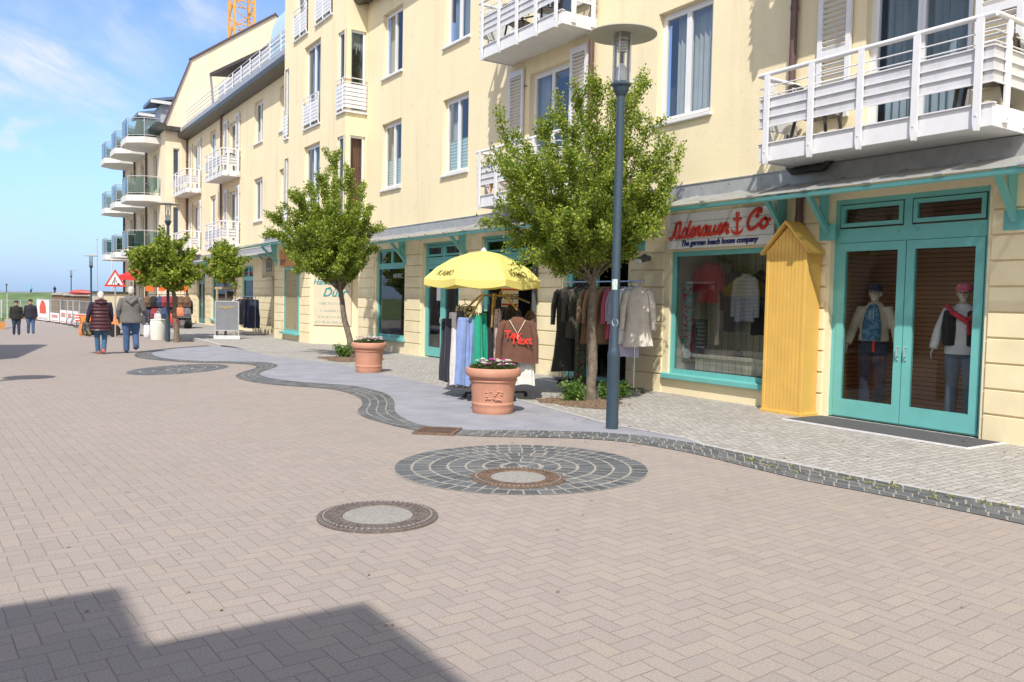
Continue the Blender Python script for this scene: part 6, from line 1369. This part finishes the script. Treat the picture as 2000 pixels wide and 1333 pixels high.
# mannequins behind the double door
CREAM = mat('mannequin_cream', (.62, .55, .45), .35, .04); GOLD = mat('mannequin_hand', (.45, .31, .12), .4, .1)
DK = XA+.62
def manq(px, label, mats, xtra, pose, floor=.12, hh=1.80):
    q = onX(px, 700, DK); return figure('mannequin', label, 'mannequin', (DK, q.y, floor), math.pi+.35, hh, mats, pose, 'mannequins behind the double door', .010, 1.0, xtra)
def pl(t, nm, mt, x): x.smooth = True; return x.build(nm, mt, t)
def m1(t, P, s, r, f):
    b = MB(); b.smooth = True; b.lathe([(.10*s, 0), (.105*s, .05*s), (.08*s, .095*s), (.005, .115*s)], P(0, .015, 1.675), 16); b.prism([P(-.08, .09, 1.69), P(-.06, .20, 1.675), P(.06, .20, 1.675), P(.08, .09, 1.69)], FU*.012); b.build('cap', cloth('navy_cap_cloth', (.02, .025, .06)), t)
    b = MB(); b.tube([P(0, .155, .98), P(0, .165, 1.2), P(0, .145, 1.38), P(0, .10, 1.48)], [(.125*s, .035), (.125*s, .03), (.095*s, .03), (.055*s, .03)], 10, ref=r); pl(t, 'blue_hoodie_front', printed('blue_hoodie', (.035, .11, .22), (.10, .24, .36), 16), b)
    b = MB(); b.tube([P(-.03, .13, .98), P(-.035, .15, .82)], [.018, .022], 8); pl(t, 'red_strap', RED, b)
    b = MB()
    for q in (-1, 1): b.tube([P(q*.02, .172, 1.42), P(q*.025, .19, 1.28)], .004, 5)
    pl(t, 'drawstring', WHITE, b)
manq(1705, 'mannequin in a beige jacket over a blue hoodie behind the left door leaf', dict(skin=CREAM, legs=DENIMD, shoe=SHOE, top=cloth('beige_jacket', (.56, .50, .40))), m1, dict(hem=.97, flare=1.02, L=[(-.28, .0, 1.16), (-.33, .06, .92)], R=[(.28, .0, 1.16), (.33, .08, .92)]))
def m2(t, P, s, r, f):
    b = MB(); b.smooth = True; b.lathe([(.10*s, 0), (.106*s, .05*s), (.08*s, .095*s), (.005, .115*s)], P(0, .015, 1.675), 16); b.prism([P(-.08, .09, 1.69), P(-.06, .20, 1.675), P(.06, .20, 1.675), P(.08, .09, 1.69)], FU*.012); b.build('cap', cloth('pink_cap_cloth', (.70, .16, .26)), t)
    b = MB()
    for q in (-1, 1): b.tube([P(q*.135, .06, .98), P(q*.145, .08, 1.2), P(q*.135, .06, 1.42)], [(.095*s, .12*s), (.10*s, .125*s), (.085*s, .10*s)], 14, ref=r)
    remesh(b, 'padded_vest', BLKC, t, .01, 3)
    b = MB(); b.tube([P(.20, .03, 1.50), P(.10, .17, 1.40), P(-.06, .21, 1.30), P(-.14, .20, 1.22)], [.03, .035, .04, .03], 10); b.tube([P(-.20, .03, 1.48), P(-.15, .14, 1.40), P(-.08, .21, 1.28)], [.03, .035, .035], 10); b.tube([P(-.09, .22, 1.30), P(-.12, .23, 1.12)], [(.05, .02), (.06, .02)], 10); remesh(b, 'red_scarf', cloth('red_scarf_cloth', (.62, .035, .07)), t, .009, 2)
manq(1878, 'mannequin with white shirt, red scarf and pink cap behind the right door leaf', dict(skin=CREAM, legs=cloth('faded_denim', (.10, .15, .22)), shoe=SHOE, top=cloth('white_shirt', (.66, .68, .72))), m2, dict(hem=.86, flare=1.0, L=[(-.28, .04, 1.16), (-.36, .14, .96)], R=[(.28, .0, 1.16), (.33, .06, .92)]))
# ------------------------------------------------------------------ balcony furniture
def chair(loc, ang, m, label, group):
    t = thing('balcony_chair', label, 'chair', loc, group); c = Vector(loc); s, d = basis(ang)       # d = back direction
    def Q(x, y, z): return c+s*x+d*y+FU*z
    b = MB(); b.smooth = False
    b.prism([Q(-.23, -.22, .42), Q(.23, -.22, .42), Q(.21, .2, .40), Q(-.21, .2, .40)], FU*.025); b.build('seat', m, t)
    b = MB(); b.smooth = True; k = 8
    for i in range(5): b.tube([Q(-.18+.09*i, .20, .43), Q(-.19+.095*i, .27, .7), Q(-.17+.085*i, .32, .87-.05*abs(i-2)*.5)], [(.03, .012)]*3, 6, ref=s)
    b.tube([Q(-.24*math.cos(math.pi*i/k), .30+.02*math.sin(math.pi*i/k), .80+.10*math.sin(math.pi*i/k)) for i in range(k+1)], .026, 6); b.build('backrest', m, t)
    for q in (-1, 1):
        b = MB(); b.smooth = True; b.tube([Q(q*.25, -.22, .42), Q(q*.26, -.24, .60), Q(q*.265, -.20, .655), Q(q*.265, .1, .66), Q(q*.24, .28, .72)], [(.028, .018)]*5, 8); b.build('armrest', m, t)
        for y, e in ((-.22, -.27), (.2, .28)): b = MB(); b.tube([Q(q*.22, y, .42), Q(q*.25, e, 0)], [.026, .02], 6); b.build('leg', m, t)
    return t
gC = 'chairs on the white balconies'; DKW = mat('dark_brown_plastic', (.035, .028, .025), .4, .1)
zb = 3.85
chair((9.98, 5.25, zb), math.atan2(0, 1)+R_(200), DKW, 'dark plastic chair at the right end of the nearest balcony', gC)
chair((10.0, 7.55, zb), R_(10), DKW, 'dark plastic chair at the left end of the nearest balcony', gC)
chair((9.98, 14.1, 7.13), R_(160), DKW, 'dark chair on the upper balcony above the nearest tree, right', gC); chair((10.0, 15.2, 7.13), R_(20), DKW, 'dark chair on the upper balcony above the nearest tree, left', gC)
ORW = mat('orange_teak', (.50, .20, .085), .5, .15, 12)
chair((9.95, 15.75, zb), R_(60), ORW, 'orange wooden chair on the lower balcony beside the nearest tree', gC)
for y, z, lab in ((39.7, 7.2, 'black chair on the far wing balcony next to the downpipe'),): chair((9.95, y, z), R_(200), BLK, lab, gC)
def gchair(x, y, z, lab):
    t = thing('covered_chair', lab, 'chair', (x, y, z), 'dark chairs behind green glass'); b = MB(); b.smooth = True; b.tube([(x, y, z), (x, y, z+.45), (x+.05, y, z+.9), (x+.06, y, z+1.15)], [(.32, .3), (.3, .3), (.25, .16), (.2, .10)], 10); b.build('cover', cloth('dark_green_cover', (.03, .055, .045)), t); return t
for y, n_ in ((52.9, 'nearest'), (57.3, 'middle'), (61.9, 'farthest')):
    for z, r_ in ((4.09, 'lowest'), (7.19, 'middle'), (10.49, 'top')): gchair(8.3, y, z, 'dark covered chair behind green glass, %s column, %s row' % (n_, r_))
# ------------------------------------------------------------------ litter bin, pavement board, far rack
bp = G(309, 664); t = thing('litter_bin', 'white barrel shaped litter bin standing beside the second street lamp', 'litter bin', bp); m = MB(); m.smooth = True
m.lathe([(.27, .0), (.275, .03), (.30, .35), (.30, .62), (.285, .74), (.27, .80), (.265, .80), (.255, .80), (.25, .72), (.01, .70)], bp, 28); m.build('barrel', mat('white_bin_enamel', (.70, .71, .66), .4, .04, 4, dirt=.12), t); m = MB(); m.smooth = True; m.lathe([(.283, .745), (.292, .755), (.292, .775), (.275, .79)], bp, 28); m.build('rim', mat('bin_rim', (.55, .56, .52), .4), t)
t = thing('pavement_board', 'grey pavement board on a white weighted foot with yellow lettering', 'board', pa); d = (EYE-pa).xy.to_3d().normalized(); rr = Vector((-d.y, d.x, 0)); rr = rr if rr.dot(Rt) > 0 else -rr
W2, H0, H1 = .38, .34, 1.52
m = MB(); m.obox(pa+FU*.07, rr*.45, d*.24, FU*.06); m.build('foot', mat('white_foot', (.62, .63, .66), .6, .05, 5, dirt=.2), t)
m = MB(); m.obox(pa+FU*.84, rr*W2, d*.02, FU*.52); m.build('panel', mat('grey_board_panel', (.20, .215, .24), .5, .08, 4), t)
m = MB(); 
for s in (-1, 1): m.obox(pa+rr*s*(W2+.02)+FU*.74, rr*.02, d*.025, FU*.64)
m.obox(pa+FU*1.375, rr*W2, d*.025, FU*.02); m.obox(pa+FU*.32, rr*W2, d*.024, FU*.02); m.build('frame', ALU, t)
m = MB(); m.smooth = True; pts = spline([(-.28+.056*i, (.0, .09, .0, .06, -.02, .07, 0, .08, .01, .06, .09)[i]) for i in range(11)], 4)
m.tube([pa+d*.024+rr*p.x+FU*(1.12+p.y) for p in pts], .014, 5); m.build('lettering', mat('gold_print', (.50, .38, .10), .6), t)
FRK = G(490, 657, zside); FRK.z = zside(36); fr_d = 31.5
t = thing('clothes_rail', 'small rail of black coats outside the dark doorway of the far wing', 'clothes rail', (9.55, 35.0, FRK.z)); fz = FRK.z
m = MB(); m.tube([(9.55, 33.4, fz+1.55), (9.55, 36.3, fz+1.55)], .016, 6); m.build('bar', CHROME, t)
for y in (33.5, 36.2): m = MB(); m.tube([(9.55, y, fz+.1), (9.55, y, fz+1.55)], .014, 6); m.bar((9.3, y, fz+.08), (9.8, y, fz+.08), .03); m.build('post', CHROME, t)
gD = 'coats on the far rail'
for i, (y, lab, mt, L) in enumerate(((36.1, 'pale blue shirt at the left end of the far rail', cloth('pale_blue_cloth', (.45, .58, .70)), .75), (35.7, 'short black quilted coat on the far rail, left', BLKC, .95), (35.3, 'black coat in the middle of the far rail', BLKC, 1.05), (34.9, 'black coat next to the navy trousers on the far rail', GRYC, 1.0), (34.3, 'navy trousers on the far rail', DENIMD, 1.15), (33.8, 'dark blue jeans at the right end of the far rail', DENIMD, 1.15))):
    garment('trousers' if 'trous' in lab or 'jeans' in lab else 'coat', lab, 'trousers' if 'trous' in lab or 'jeans' in lab else 'coat', (9.55, y, fz+1.43), side_ang+.2, mt, L=L, hw=.22, hd=.09, group=gD, seed=60+i, hm=HANGR)
# ------------------------------------------------------------------ bag shop under the red awning
ORB = mat('orange_display_card', (.75, .13, .02), .6, .1, 6); RAWN = mat('red_awning_cloth', (.55, .03, .03), .7, .1, 3)
bD = 38.5
def pz(px, py, dd=0): return atD(px, py, bD+dd)
gz = zst(44)
t = thing('awning', 'red awning over the bag shop at the end house', 'awning', pz(268, 535, 3)); a, b_, c, d = pz(232, 540, 1), pz(330, 545, 1), pz(340, 527, 5), pz(262, 528, 5); m = MB(); m.prism([a, b_, c, d], (0, 0, .05)); m.build('cloth', RAWN, t); m = MB(); m.prism([a, b_, b_-FU*.16, a-FU*.16], (0, .03, 0)); m.build('valance', RAWN, t)
m = MB(); m.tube([pz(272, 545, 2.), Vector((*pz(272, 545, 2.).xy, gz))], .03, 6); m.build('mast', ALU, t)
gE = 'orange display cards above the bags'
for i, (px, w) in enumerate(((293, 17), (316, 12), (333, 10), (352, 10))):
    q = pz(px, 562, -.1*i); t = thing('display_card', 'orange display card above the hanging bags, %s from the left' % ('first', 'second', 'third', 'fourth')[i], 'sign', q, gE); m = MB(); s = w/2/1614*bD; m.obox(q, Rt*s, Vector((Rt.y, -Rt.x, 0))*.02, FU*.17); m.build('card', ORB, t); m = MB(); m.bar(q-FU*.17, q-FU*.42, .02); m.build('stem', ALU, t)
q = pz(360, 562); t = thing('display_card', 'round orange display disc at the right end above the bags', 'sign', q, gE); m = MB(); m.tube([q, q+Vector((Rt.y, -Rt.x, 0))*.03], .17, 16); m.build('disc', ORB, t); m = MB(); m.bar(q-FU*.17, q-FU*.4, .02); m.build('stem', ALU, t)
random.seed(31); BAGC = [BLKC, cloth('navy_bag', (.04, .05, .13)), cloth('grey_bag', (.13, .13, .14)), cloth('brown_leather', (.13, .07, .04)), BLKC, cloth('wine_cloth', (.26, .03, .04)), cloth('slate_bag', (.08, .11, .15))]
t = thing('bag_rack', 'dark steel rack that carries the backpacks outside the end house', 'rack', (*pz(330, 600).xy, gz)); m = MB()
for px in (285, 312, 340, 368):
    for dd in (0, .6): q = pz(px, 575, dd); m.tube([(q.x, q.y, gz), q], .02, 6)
for py in (576, 600, 625): 
    for dd in (0, .6): m.tube([pz(285, py, dd), pz(368, py, dd)], .016, 6)
m.build('frame', BLKF, t)
gF = 'backpacks and bags on the steel rack'; cols = (290, 301, 312, 323, 334, 345, 356, 366); wordc = ('first', 'second', 'third', 'fourth', 'fifth', 'sixth', 'seventh', 'eighth')
for r_, (py, rn_) in enumerate(((590, 'top'), (612, 'middle'), (634, 'bottom'))):
    for i, px in enumerate(cols):
        if r_ == 2 and i < 2: continue
        q = pz(px+random.uniform(-2, 2), py, -.1+random.uniform(-.05, .1)); mt = random.choice(BAGC); t = thing('backpack', 'dark backpack in the %s row of the steel rack, %s column from the left' % (rn_, wordc[i]), 'bag', q, gF); m = MB(); m.smooth = True; h = .52; m.tube([q-FU*h*.5, q-FU*h*.42, q, q+FU*h*.36, q+FU*h*.5], [(.12, .06), (.18, .11), (.19, .12), (.16, .09), (.08, .04)], 10, ref=Rt); m.build('body', mt, t)
        o_ = Vector((Rt.y, -Rt.x, 0)); m = MB(); m.smooth = True; m.tube([q-FU*.16+o_*.09, q-FU*.02+o_*.13, q+FU*.05+o_*.1], [(.09, .03), (.11, .04), (.08, .02)], 8, ref=Rt); m.build('front_pocket', mt, t); m = MB(); m.tube([q+FU*.2-Rt*.04, q+FU*.27, q+FU*.2+Rt*.04], .01, 5); m.build('handle', BLK, t)
for px, py, mt, lab in ((352, 610, cloth('coral_bag', (.60, .20, .10)), 'coral bag among the dark backpacks'), (335, 623, RED, 'red bag low behind the second street lamp'), (308, 622, mat('silver_bag', (.5, .5, .52), .4), 'silver grey tote above the white litter bin')):
    tote('tote_bag', lab, px, py, bD-.8, .17, .42, .09, mt, .12, 8)
tote('tote_bag', 'white carrier bag standing left of the white litter bin', 287, 648, bD-5, .13, .5, .09, mat('white_carrier_bag', (.75, .74, .80), .5), .1, 9)
gH = 'added dark jackets standing in for shade behind the backpacks'
for i, px in enumerate((287, 298, 309, 320, 331, 342, 353, 364)):  # dark cloth added in place of the deep shade under awning and tree
    garment('jacket', 'added dark jacket standing in for shade behind the backpacks, %s from the left' % wordc[i], 'jacket', pz(px, 585, .55), R_(90)+.3, random.choice((BLKC, NAVYB, GRYC)), L=1.2, hw=.33, hd=.16, group=gH, seed=80+i, sleeve=.6)
# orange machine behind the couple
q = G(222, 662); t = thing('hand_cart', 'orange builders cart with black wheels half hidden between the walking couple', 'cart', q+Vector((0, 4, -.1))); c = Vector(t['o']); m = MB(); m.prism([c+Rt*-.75+FU*.35, c+Rt*.75+FU*.35, c+Rt*.95+FU*1.0, c+Rt*-.85+FU*.85], Vector((0, 1.0, 0))); m.build('tray', mat('orange_machine_paint', (.80, .26, .04), .5, .1, 5, dirt=.2), t)
for s in (-.55, .55):
    m = MB(); m.smooth = True; m.tube([c+Rt*s+FU*.28, c+Rt*s+FU*.28+Vector((.0, -.16, 0))], .28, 18); m.build('wheel', BLK, t)
# ------------------------------------------------------------------ road works sign and cabin
q = atD(225, 548, 36); gq = Vector((q.x, q.y, zst(q.y))); t = thing('road_works_sign', 'triangular red bordered road works sign showing a digging figure', 'sign', gq); d = (EYE-q).xy.to_3d().normalized(); rr = Vector((-d.y, d.x, 0)); rr = rr if rr.dot(Rt) > 0 else -rr
def S2(x, y, o_=0): return q+rr*x+FU*y+d*o_
def tri(s, o_, th): m = MB(); m.prism([S2(-s, -s*.62, o_), S2(s, -s*.62, o_), S2(0, s*1.11, o_)], d*th); return m
tri(.44, 0, .02).build('red_border', RED, t); tri(.315, .021, .004).build('white_field', WHITE, t)
m = MB()
for pts, w in ((((-.02, .06), (-.06, -.02), (-.01, -.1), (-.02, -.19)), .028), (((-.06, -.03), (-.10, -.1), (-.13, -.19)), .026), (((-.02, .05), (.03, -.0), (.07, -.05)), .02), (((-.06, .02), (.10, -.12)), .012)):
    for a, b_ in zip(pts, pts[1:]): m.bar(S2(*a, .027), S2(*b_, .027), w, .004, up=d)
m.prism([S2(.06, -.19, .026), S2(.2, -.19, .026), S2(.13, -.10, .026)], d*.004); m.prism([S2(.035*math.cos(i*.785)-.01, .1+.035*math.sin(i*.785), .026) for i in range(8)], d*.004); m.build('pictogram', BLK, t)
m = MB(); m.tube([gq, q-d*.03+FU*.2], .03, 8); m.build('post', ALU, t)
q = atD(221, 600, 50); gq = Vector((q.x, q.y, zst(q.y))); t = thing('site_cabin', 'beige site cabin with a dark roof edge behind the road works sign', 'cabin', gq); m = MB(); m.bbox(gq.x-.75, gq.x+1.0, gq.y, gq.y+3.5, gq.z+.35, gq.z+2.55, .03); m.build('body', mat('beige_cabin_panel', (.62, .55, .40), .6, .06, 3, dirt=.15), t); m = MB(); m.box(gq.x-.85, gq.x+1.1, gq.y-.1, gq.y+3.6, gq.z+2.55, gq.z+2.66); m.build('roof', GUTT, t)
m = MB(); m.tube([(gq.x, gq.y-.02, gq.z+.3), (gq.x, gq.y+.2, gq.z+.3)], .3, 14); m.build('wheel', BLK, t)
m = MB(); m.bar(atD(213, 622, 46), atD(243, 602, 46), .07, .05); m.build('tow_ramp', WHITE, t)
# ------------------------------------------------------------------ construction fence and posters
FEN = mat('galvanised_mesh', (.50, .52, .52), .45, .1, 6, .5)
def fence_panel(p0, p1, h, label, banner=None, emblem=False, low=False):
    c = (p0+p1)/2; t = thing('fence_panel', label, 'fence panel', c, 'mesh fence panels round the building site'); u_ = (p1-p0).xy.to_3d(); L = u_.length; u_ /= L; o_ = Vector((u_.y, -u_.x, 0)); o_ = o_ if o_.dot(EYE-c) > 0 else -o_
    m = MB(); 
    for z in (.15, h): m.tube([p0+FU*z, p1+FU*z], .03, 6)
    for q in (p0, p1): m.tube([q, q+FU*h], .03, 6)
    m.build('frame', FEN, t); m = MB(); k = int(L/.22)
    for i in range(1, k): m.bar(p0+u_*L*i/k+FU*.15, p0+u_*L*i/k+FU*h, .012)
    for i in range(1, 4): m.bar(p0+FU*(h*i/4), p1+FU*(h*i/4), .014)
    m.build('wire_mesh', FEN, t); m = MB()
    for q in (p0, p1): m.obox(q+FU*.07, u_*.12, o_*.35, FU*.06)
    m.build('foot_block', mat('recycled_block', (.10, .09, .08), .9), t)
    if banner:
        z0, z1 = banner; m = MB(); m.obox(c+o_*.05+FU*(z0+z1)/2, u_*L*.47, o_*.006, FU*(z1-z0)/2); b = m.build('banner', mat('white_banner', (.74, .73, .72), .6, .04, 4), t)
        m = MB()
        if emblem:
            w = L*.24; zc = z0+(z1-z0)*.58; m.prism([c+o_*.06+u_*x+FU*z for x, z in ((-w, zc-.45), (w, zc-.45), (w, zc+.15), (w*.45, zc+.62), (0, zc+.72), (-w*.45, zc+.62), (-w, zc+.15))], o_*.006); m.build('red_house_emblem', mat('poster_red', (.62, .09, .05), .6, .2, 5), b); m = MB()
            for i in range(2): m.obox(c+o_*.06+FU*(z0+.22-.11*i), u_*L*.36, o_*.004, FU*.025)
            m.build('small_print', mat('grey_print', (.35, .35, .33), .7), b)
        else:
            m.obox(c+o_*.06+FU*(z0+(z1-z0)*.62), u_*L*.30, o_*.004, FU*(z1-z0)*.16); m.build('poster_print', mat('pale_red_print', (.55, .25, .22), .7, .3, 9), b); m = MB(); m.obox(c+o_*.06+FU*(z0+.1), u_*L*.34, o_*.004, FU*.03); m.build('small_print', mat('pale_red_print', (.55, .25, .22), .7, .3, 9), b)
    return t
def fp(px): 
    k = (px-72)/(178-72); q = atD(px, 600, 74-14*k); return Vector((q.x, q.y, zst(q.y)))
ed = (72, 98.5, 118, 132, 143, 155, 178); labs = ('fence panel with a white banner and a red house emblem', 'fence panel with a half height white banner next to the red house emblem', 'fence panel with a narrow white poster in front of a brown hut', 'fence panel with the narrowest white poster, middle of three', 'fence panel with a narrow white poster, right of three', 'fence panel with a red and white striped barrier before it, behind the second farthest lamp')
for i, (a, b_) in enumerate(zip(ed, ed[1:])): fence_panel(fp(a+.4), fp(b_-.4), 1.95, labs[i], [(.1, 1.9), (.1, .85), (.1, 1.15), (.1, 1.15), (.1, 1.15), None][i], i == 0)
a, b_ = atD(4, 600, 82), atD(40, 600, 80); a.z = b_.z = -1.1; fence_panel(a, b_, 1.7, 'open mesh fence panel left behind the approaching pair'); a, b_ = atD(41, 600, 80), atD(71, 600, 78); a.z = b_.z = -1.1; fence_panel(a, b_, 1.7, 'open mesh fence panel between the approaching pair and the banner')
c = fp(166)+Vector((-.3, -1.2, 0)); t = thing('barrier_board', 'low red and white barrier board in front of the fence by the second farthest lamp', 'barrier', c); m = MB(); m.obox(c+FU*.75, Rt*.55, Vector((Rt.y, -Rt.x, 0))*.02, FU*.30); m.build('board', WHITE, t); m = MB()
for i in range(3): m.obox(c+FU*(.55+.2*i)+Vector((Rt.y, -Rt.x, 0))*.022, Rt*.5, Vector((Rt.y, -Rt.x, 0))*.004, FU*.05)
m.build('red_stripes', RED, t); m = MB()
for s in (-.45, .45): m.box(c.x+s*.8-.03, c.x+s*.8+.03, c.y-.2, c.y+.2, c.z, c.z+.5)
m.build('legs', GREYP, t)
BRW = mat('brown_hut_boards', (.20, .13, .085), .8, .2, 5, dirt=.2)
for px, w, lab, dep in ((122, 1.5, 'brown wooden site hut behind the narrow poster', 78), (146, 1.4, 'brown wooden hut right of the farthest lamp', 72), (160, 1.2, 'grey brown hut with red covers on its roof', 68)):
    q = atD(px, 600, dep); q.z = zst(q.y); t = thing('site_hut', lab, 'hut', q, 'small huts on the building site'); m = MB(); m.bbox(q.x-w/2, q.x+w/2, q.y, q.y+1.6, q.z, q.z+2.3, .03); m.build('walls', BRW, t); m = MB(); m.prism([(q.x-w/2-.1, q.y-.1, q.z+2.3), (q.x+w/2+.1, q.y-.1, q.z+2.3), (q.x+w/2+.1, q.y-.1, q.z+2.38), (q.x, q.y-.1, q.z+2.6), (q.x-w/2-.1, q.y-.1, q.z+2.38)], (0, 1.8, 0)); m.build('roof', mat('hut_roof', (.42, .38, .33), .8), t); m = MB(); m.box(q.x-.3, q.x+.3, q.y-.02, q.y, q.z+.2, q.z+1.9); m.build('door', mat('hut_door', (.10, .08, .06), .8), t)
q = atD(158, 573, 66); t = thing('dinghy', 'upturned red boat lying on the hut roof', 'boat', q); m = MB(); m.smooth = True; m.tube([q-Rt*1.0, q-Rt*.6+FU*.05, q+FU*.08, q+Rt*.6+FU*.05, q+Rt*1.1], [(.02, .02), (.22, .18), (.28, .22), (.22, .18), (.03, .02)], 10); m.build('hull', mat('boat_red', (.45, .07, .05), .5, .2, 4), t); m = MB(); m.tube([q-Rt*.95-FU*.05, q+Rt*.95-FU*.05], .03, 6); m.build('keel_strip', WHITE, t)
# masts and markers
def mast(px, top, dep, r, label, m_):
    q = atD(px, 600, dep); z = zst(q.y); zt = atD(px, top, dep).z; t = thing('mast', label, 'mast', (q.x, q.y, z), 'thin masts by the shore'); m = MB(); m.smooth = True; m.tube([(q.x, q.y, z), (q.x, q.y, zt)], [r, r*.6], 6); m.ball((q.x, q.y, zt), r*1.4); m.build('pole', m_, t); return t
mast(190, 468, 60, .035, 'tall thin grey mast beside the second farthest lamp', mat('grey_mast', (.42, .43, .45), .5)); mast(219, 508, 52, .035, 'white flagpole rising behind the road works sign', WHITE); mast(13, 556, 100, .09, 'dark marker post on the dike at the left edge', GREYP); mast(14, 575, 76, .03, 'pale thin pole below the dark marker post', WHITE)
q = atD(2, 596, 58); q.z = zst(q.y)
t = thing('notice_board', 'framed notice board cut by the left edge of the picture', 'notice board', q); m = MB(); frame_rect(m, q.x-.02, q.x+.02, q.y-.4, q.y+.4, q.z+.7, q.z+2.0, .06); m.build('frame', WHITE, t); m = MB(); m.box(q.x-.01, q.x+.01, q.y-.34, q.y+.34, q.z+.76, q.z+1.94); m.build('panel', mat('navy_panel', (.03, .03, .10), .4), t); m = MB()
for s in (-.36, .36): m.box(q.x-.03, q.x+.03, q.y+s-.03, q.y+s+.03, q.z, q.z+.7)
m.build('legs', WHITE, t)
q = atD(-9, 612, 56); q.z = zst(q.y); t = thing('planter_box', 'orange and green planter box at the left edge', 'planter', q); m = MB(); m.prism([(q.x-.6, q.y, q.z), (q.x+.5, q.y, q.z), (q.x+.6, q.y, q.z+.5), (q.x-.7, q.y, q.z+.5)], (0, .6, 0)); m.build('box', mat('orange_planter', (.55, .25, .08), .7), t); lv, lf = [], []
for i in range(300): leaf(lv, lf, Vector((q.x+random.uniform(-.6, .5), q.y+random.uniform(0, .6), q.z+.5+random.uniform(0, .25))), .09)
leafcloud('foliage', LEAFS, t, lv, lf)
# bicycles leaning by the fence
def bicycle(c, label):
    t = thing('bicycle', label, 'bicycle', c, 'bicycles parked by the fence'); u_ = Vector((.95, .3, 0)).normalized(); n_ = Vector((-u_.y, u_.x, 0))
    for s in (-.52, .52):
        m = MB(); m.smooth = True; m.tube([c+u_*(s+.33*math.cos(a))+FU*(.34+.33*math.sin(a)) for a in [2*math.pi*i/16 for i in range(17)]], .02, 6); w = m.build('wheel', BLK, t); m = MB()
        for i in range(6): a = math.pi*i/6; m.bar(c+u_*(s+.32*math.cos(a))+FU*(.34+.32*math.sin(a)), c+u_*(s-.32*math.cos(a))+FU*(.34-.32*math.sin(a)), .006)
        m.build('spokes', CHROME, w)
    m = MB(); A_, B_, C1, D1, E1 = c+u_*-.52+FU*.34, c+u_*-.15+FU*.32, c+u_*-.28+FU*.82, c+u_*.35+FU*.80, c+u_*.52+FU*.34
    for a, b_ in ((A_, B_), (A_, C1), (B_, C1), (C1, D1), (B_, D1), (D1, E1), (D1, D1+FU*.2)): m.tube([a, b_], .02, 6)
    m.build('frame', mat('bike_frame', (.35, .36, .38), .3, .1, 5, .5), t); m = MB(); m.bar(c+u_*-.4+FU*.90, c+u_*-.16+FU*.92, .13, .05); m.build('saddle', BLK, t); m = MB(); m.tube([D1+FU*.2-n_*.28, D1+FU*.22, D1+FU*.2+n_*.28], .015, 6); m.build('handlebar', CHROME, t)
for px, py, lab in ((163, 640, 'grey bicycle parked left of the person in the gilet'), (152, 637, 'second grey bicycle, nearer the fence posters')): bicycle(G(px, py), lab)
# ------------------------------------------------------------------ tower crane behind the roofs
t = thing('tower_crane', 'yellow lattice tower crane mast rising behind the gable', 'crane', (20.05, 75, -1)); YC = mat('crane_yellow', (.72, .36, .06), .5, .08, 3); m = MB(); h = .85
for sx_ in (-h, h):
    for sy_ in (-h, h): m.box(20.05+sx_-.1, 20.05+sx_+.1, 75+sy_-.1, 75+sy_+.1, -1, 42)
m.build('mast_posts', YC, t); m = MB(); z = -1
while z < 41:
    for s in (-h, h):
        m.bar((20.05-h, 75+s, z), (20.05+h, 75+s, z+1.0), .07); m.bar((20.05+h, 75+s, z+1.0), (20.05-h, 75+s, z+2.0), .07); m.bar((20.05+s, 75-h, z), (20.05+s, 75+h, z+1.0), .07); m.bar((20.05+s, 75+h, z+1.0), (20.05+s, 75-h, z+2.0), .07)
        m.bar((20.05-h, 75+s, z), (20.05+h, 75+s, z), .08)
    z += 2
m.build('lattice', YC, t); m = MB(); m.bbox(18.5, 21.6, 73.5, 76.5, -1.4, -.4, .05); m.build('base_block', KERB, t)
